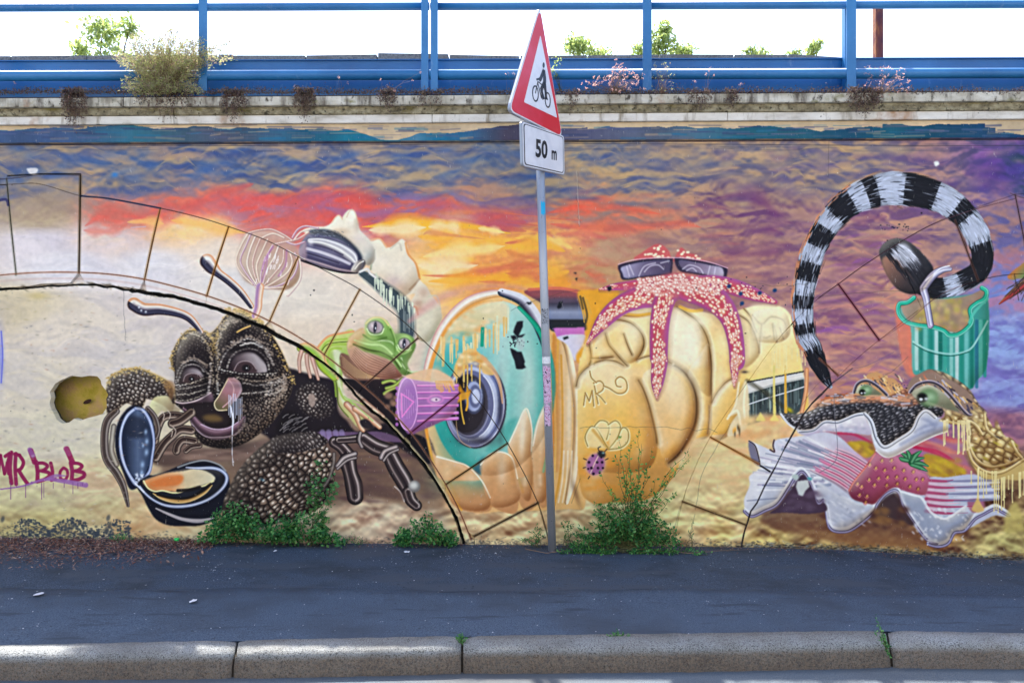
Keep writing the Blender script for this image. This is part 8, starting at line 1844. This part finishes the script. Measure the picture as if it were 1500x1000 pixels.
tree('leafy tree top rising above the parapet behind the big dry shrub', [(150, 48, 42, 30), (120, 70, 22, 18), (190, 40, 18, 22), (165, 90, 50, 24)], 13., 1500, .10)
tree('low rounded tree top above the parapet just right of the warning triangle', [(852, 72, 34, 20), (838, 66, 16, 20), (880, 78, 26, 12)], 14., 900, .09)
tree('taller tree top above the parapet behind the fourth blue post', [(965, 60, 30, 26), (972, 44, 14, 20), (940, 76, 24, 14), (1000, 76, 30, 14)], 12., 1250, .085)
tree('thin low sprigs above the parapet between the right-hand posts', [(1110, 77, 26, 10), (1096, 74, 10, 8)], 15., 260, .09)
tree('slanting leafy sprig above the parapet left of the right-hand post', [(1186, 74, 14, 12), (1198, 66, 9, 9), (1165, 78, 12, 7)], 11., 260, .08)
# ================================================================ litter on the pavement
def ground_pt(px, py):
    v = gp(px, py, 0.); i = np.interp(px, XS, range(len(XS))); a = pb[int(i)]; w = pw[int(i)]; t_ = (v.y-a.y)/(w.y-a.y); z = w.z*t_
    z = z+(.013 if py > 863 else .003); return gp(px, py, z)
def litter(name, label, cat, pts, L, W_, mt, flat=.15):
    pos = np.array([ground_pt(*p) for p in pts]); pos[:, 2] += rg.uniform(0.004, .010, len(pos)); a = rg.uniform(0, 6.28, len(pos)); dr = unit(np.stack([np.cos(a), np.sin(a), rg.normal(0, flat, len(a))], -1))
    nr = unit(np.array((0, 0, 1.))+rg.normal(0, flat, dr.shape)); nr = unit(nr-(nr*dr).sum(1)[:, None]*dr); m_ = len(pos)
    return tag(leafmesh(name, leafgeo(pos, dr, nr, rg.uniform(.5, 1.5, m_)*L, rg.uniform(.4, 1.4, m_)*W_, .1), mt, None), label, cat, kind='stuff')
pts = []
while len(pts) < 8500:
    x = rg.uniform(-200, 310); dpt = np.interp(x, [-200, 0, 60, 120, 200, 250, 310], [40, 40, 44, 36, 34, 20, 10]); y = WB(x)+abs(rg.normal())*dpt*.42
    if y < 838: pts.append((x, y))
litter('brown_needles', 'brown needles and dead leaves drifted along the wall foot at left', 'litter', pts, .032, .007, M['needle'], .3)
pts = [(rg.uniform(-150, 300), 0) for _ in range(260)]; pts = [(x, WB(x)+2+abs(rg.normal())*14) for x, _ in pts]
litter('dead_leaves', 'larger curled dead leaves and scraps among the brown needles at left', 'litter', pts, .040, .018, M['needle'], .5)
pts = [(rg.uniform(300, 1750), 0) for _ in range(1500)]; pts = [(x, WB(x)+abs(rg.normal())*4) for x, _ in pts]
litter('dead_leaves', 'thin line of brown dead leaves along the rest of the wall foot', 'litter', pts, .022, .006, M['needle'])
pts = [(rg.uniform(-200, 1700), 0) for _ in range(560)]; pts = [(x, WB(x)+3+min(140, abs(rg.exponential(26)))) for x, _ in pts]+[(rg.normal(690, 26), rg.normal(812, 7)) for _ in range(50)]+[(rg.normal(330, 30), rg.normal(832, 8)) for _ in range(30)]+[(rg.uniform(0, 1500), rg.uniform(865, 930)) for _ in range(110)]
litter('paint_chips', 'scattered pale paint chips and grit on the asphalt pavement', 'litter', [p for p in pts if p[1] < 932], .011, .007, M['chips'])
for nm, lb_, ct, px, py, L, w in (('paper_scrap', 'largest pale paper scrap lying on the asphalt at left', 'scrap', 56, 871, .075, .028), ('paper_scrap', 'pale flattened blob on the asphalt below the mussel', 'scrap', 283, 881, .045, .03), ('paper_scrap', 'white scrap near the wall foot below the small weed clump', 'scrap', 596, 809, .055, .02), ('paper_scrap', 'small white scrap just below the large weed clump', 'scrap', 403, 808, .035, .02)):
    c_ = ground_pt(px, py); k_ = 9; vs = [(c_.x+math.cos(q)*L*R.uniform(.6, 1)*.5, c_.y+math.sin(q)*w*R.uniform(.6, 1)*1.4, c_.z+R.uniform(.003, .01)) for q in np.linspace(0, 6.28, k_+1)[:-1]]+[(c_.x, c_.y, c_.z+.012)]
    o = mesh(nm, vs, [(i, (i+1) % k_, k_) for i in range(k_)], M['swhite']); tag(o, lb_, ct)
c_ = ground_pt(259, 793)
o = cyl('bottle_cap', c_+Vector((-.018, 0, .016)), c_+Vector((.016, .006, .015)), .0145, .0145, M['cap'], None, 24); tag(o, 'bright green plastic bottle cap lying by the wall foot', 'cap')
T = None
for lb_, q in (('thin pale dry twig lying across the foot of the sign pole', [(770, 806), (800, 812), (845, 806), (880, 800)]), ('curved dry twig on the asphalt right of the shrub', [(960, 808), (1010, 812), (1060, 808), (1110, 806)])):
    P_ = [np.array(ground_pt(*p))+np.array((0, 0, .012)) for p in q]; P_ = spl(P_, 4) if False else P_
    o = stems('twig', [P_], .0035, M['stemd'], None); tag(o, lb_, 'twig')
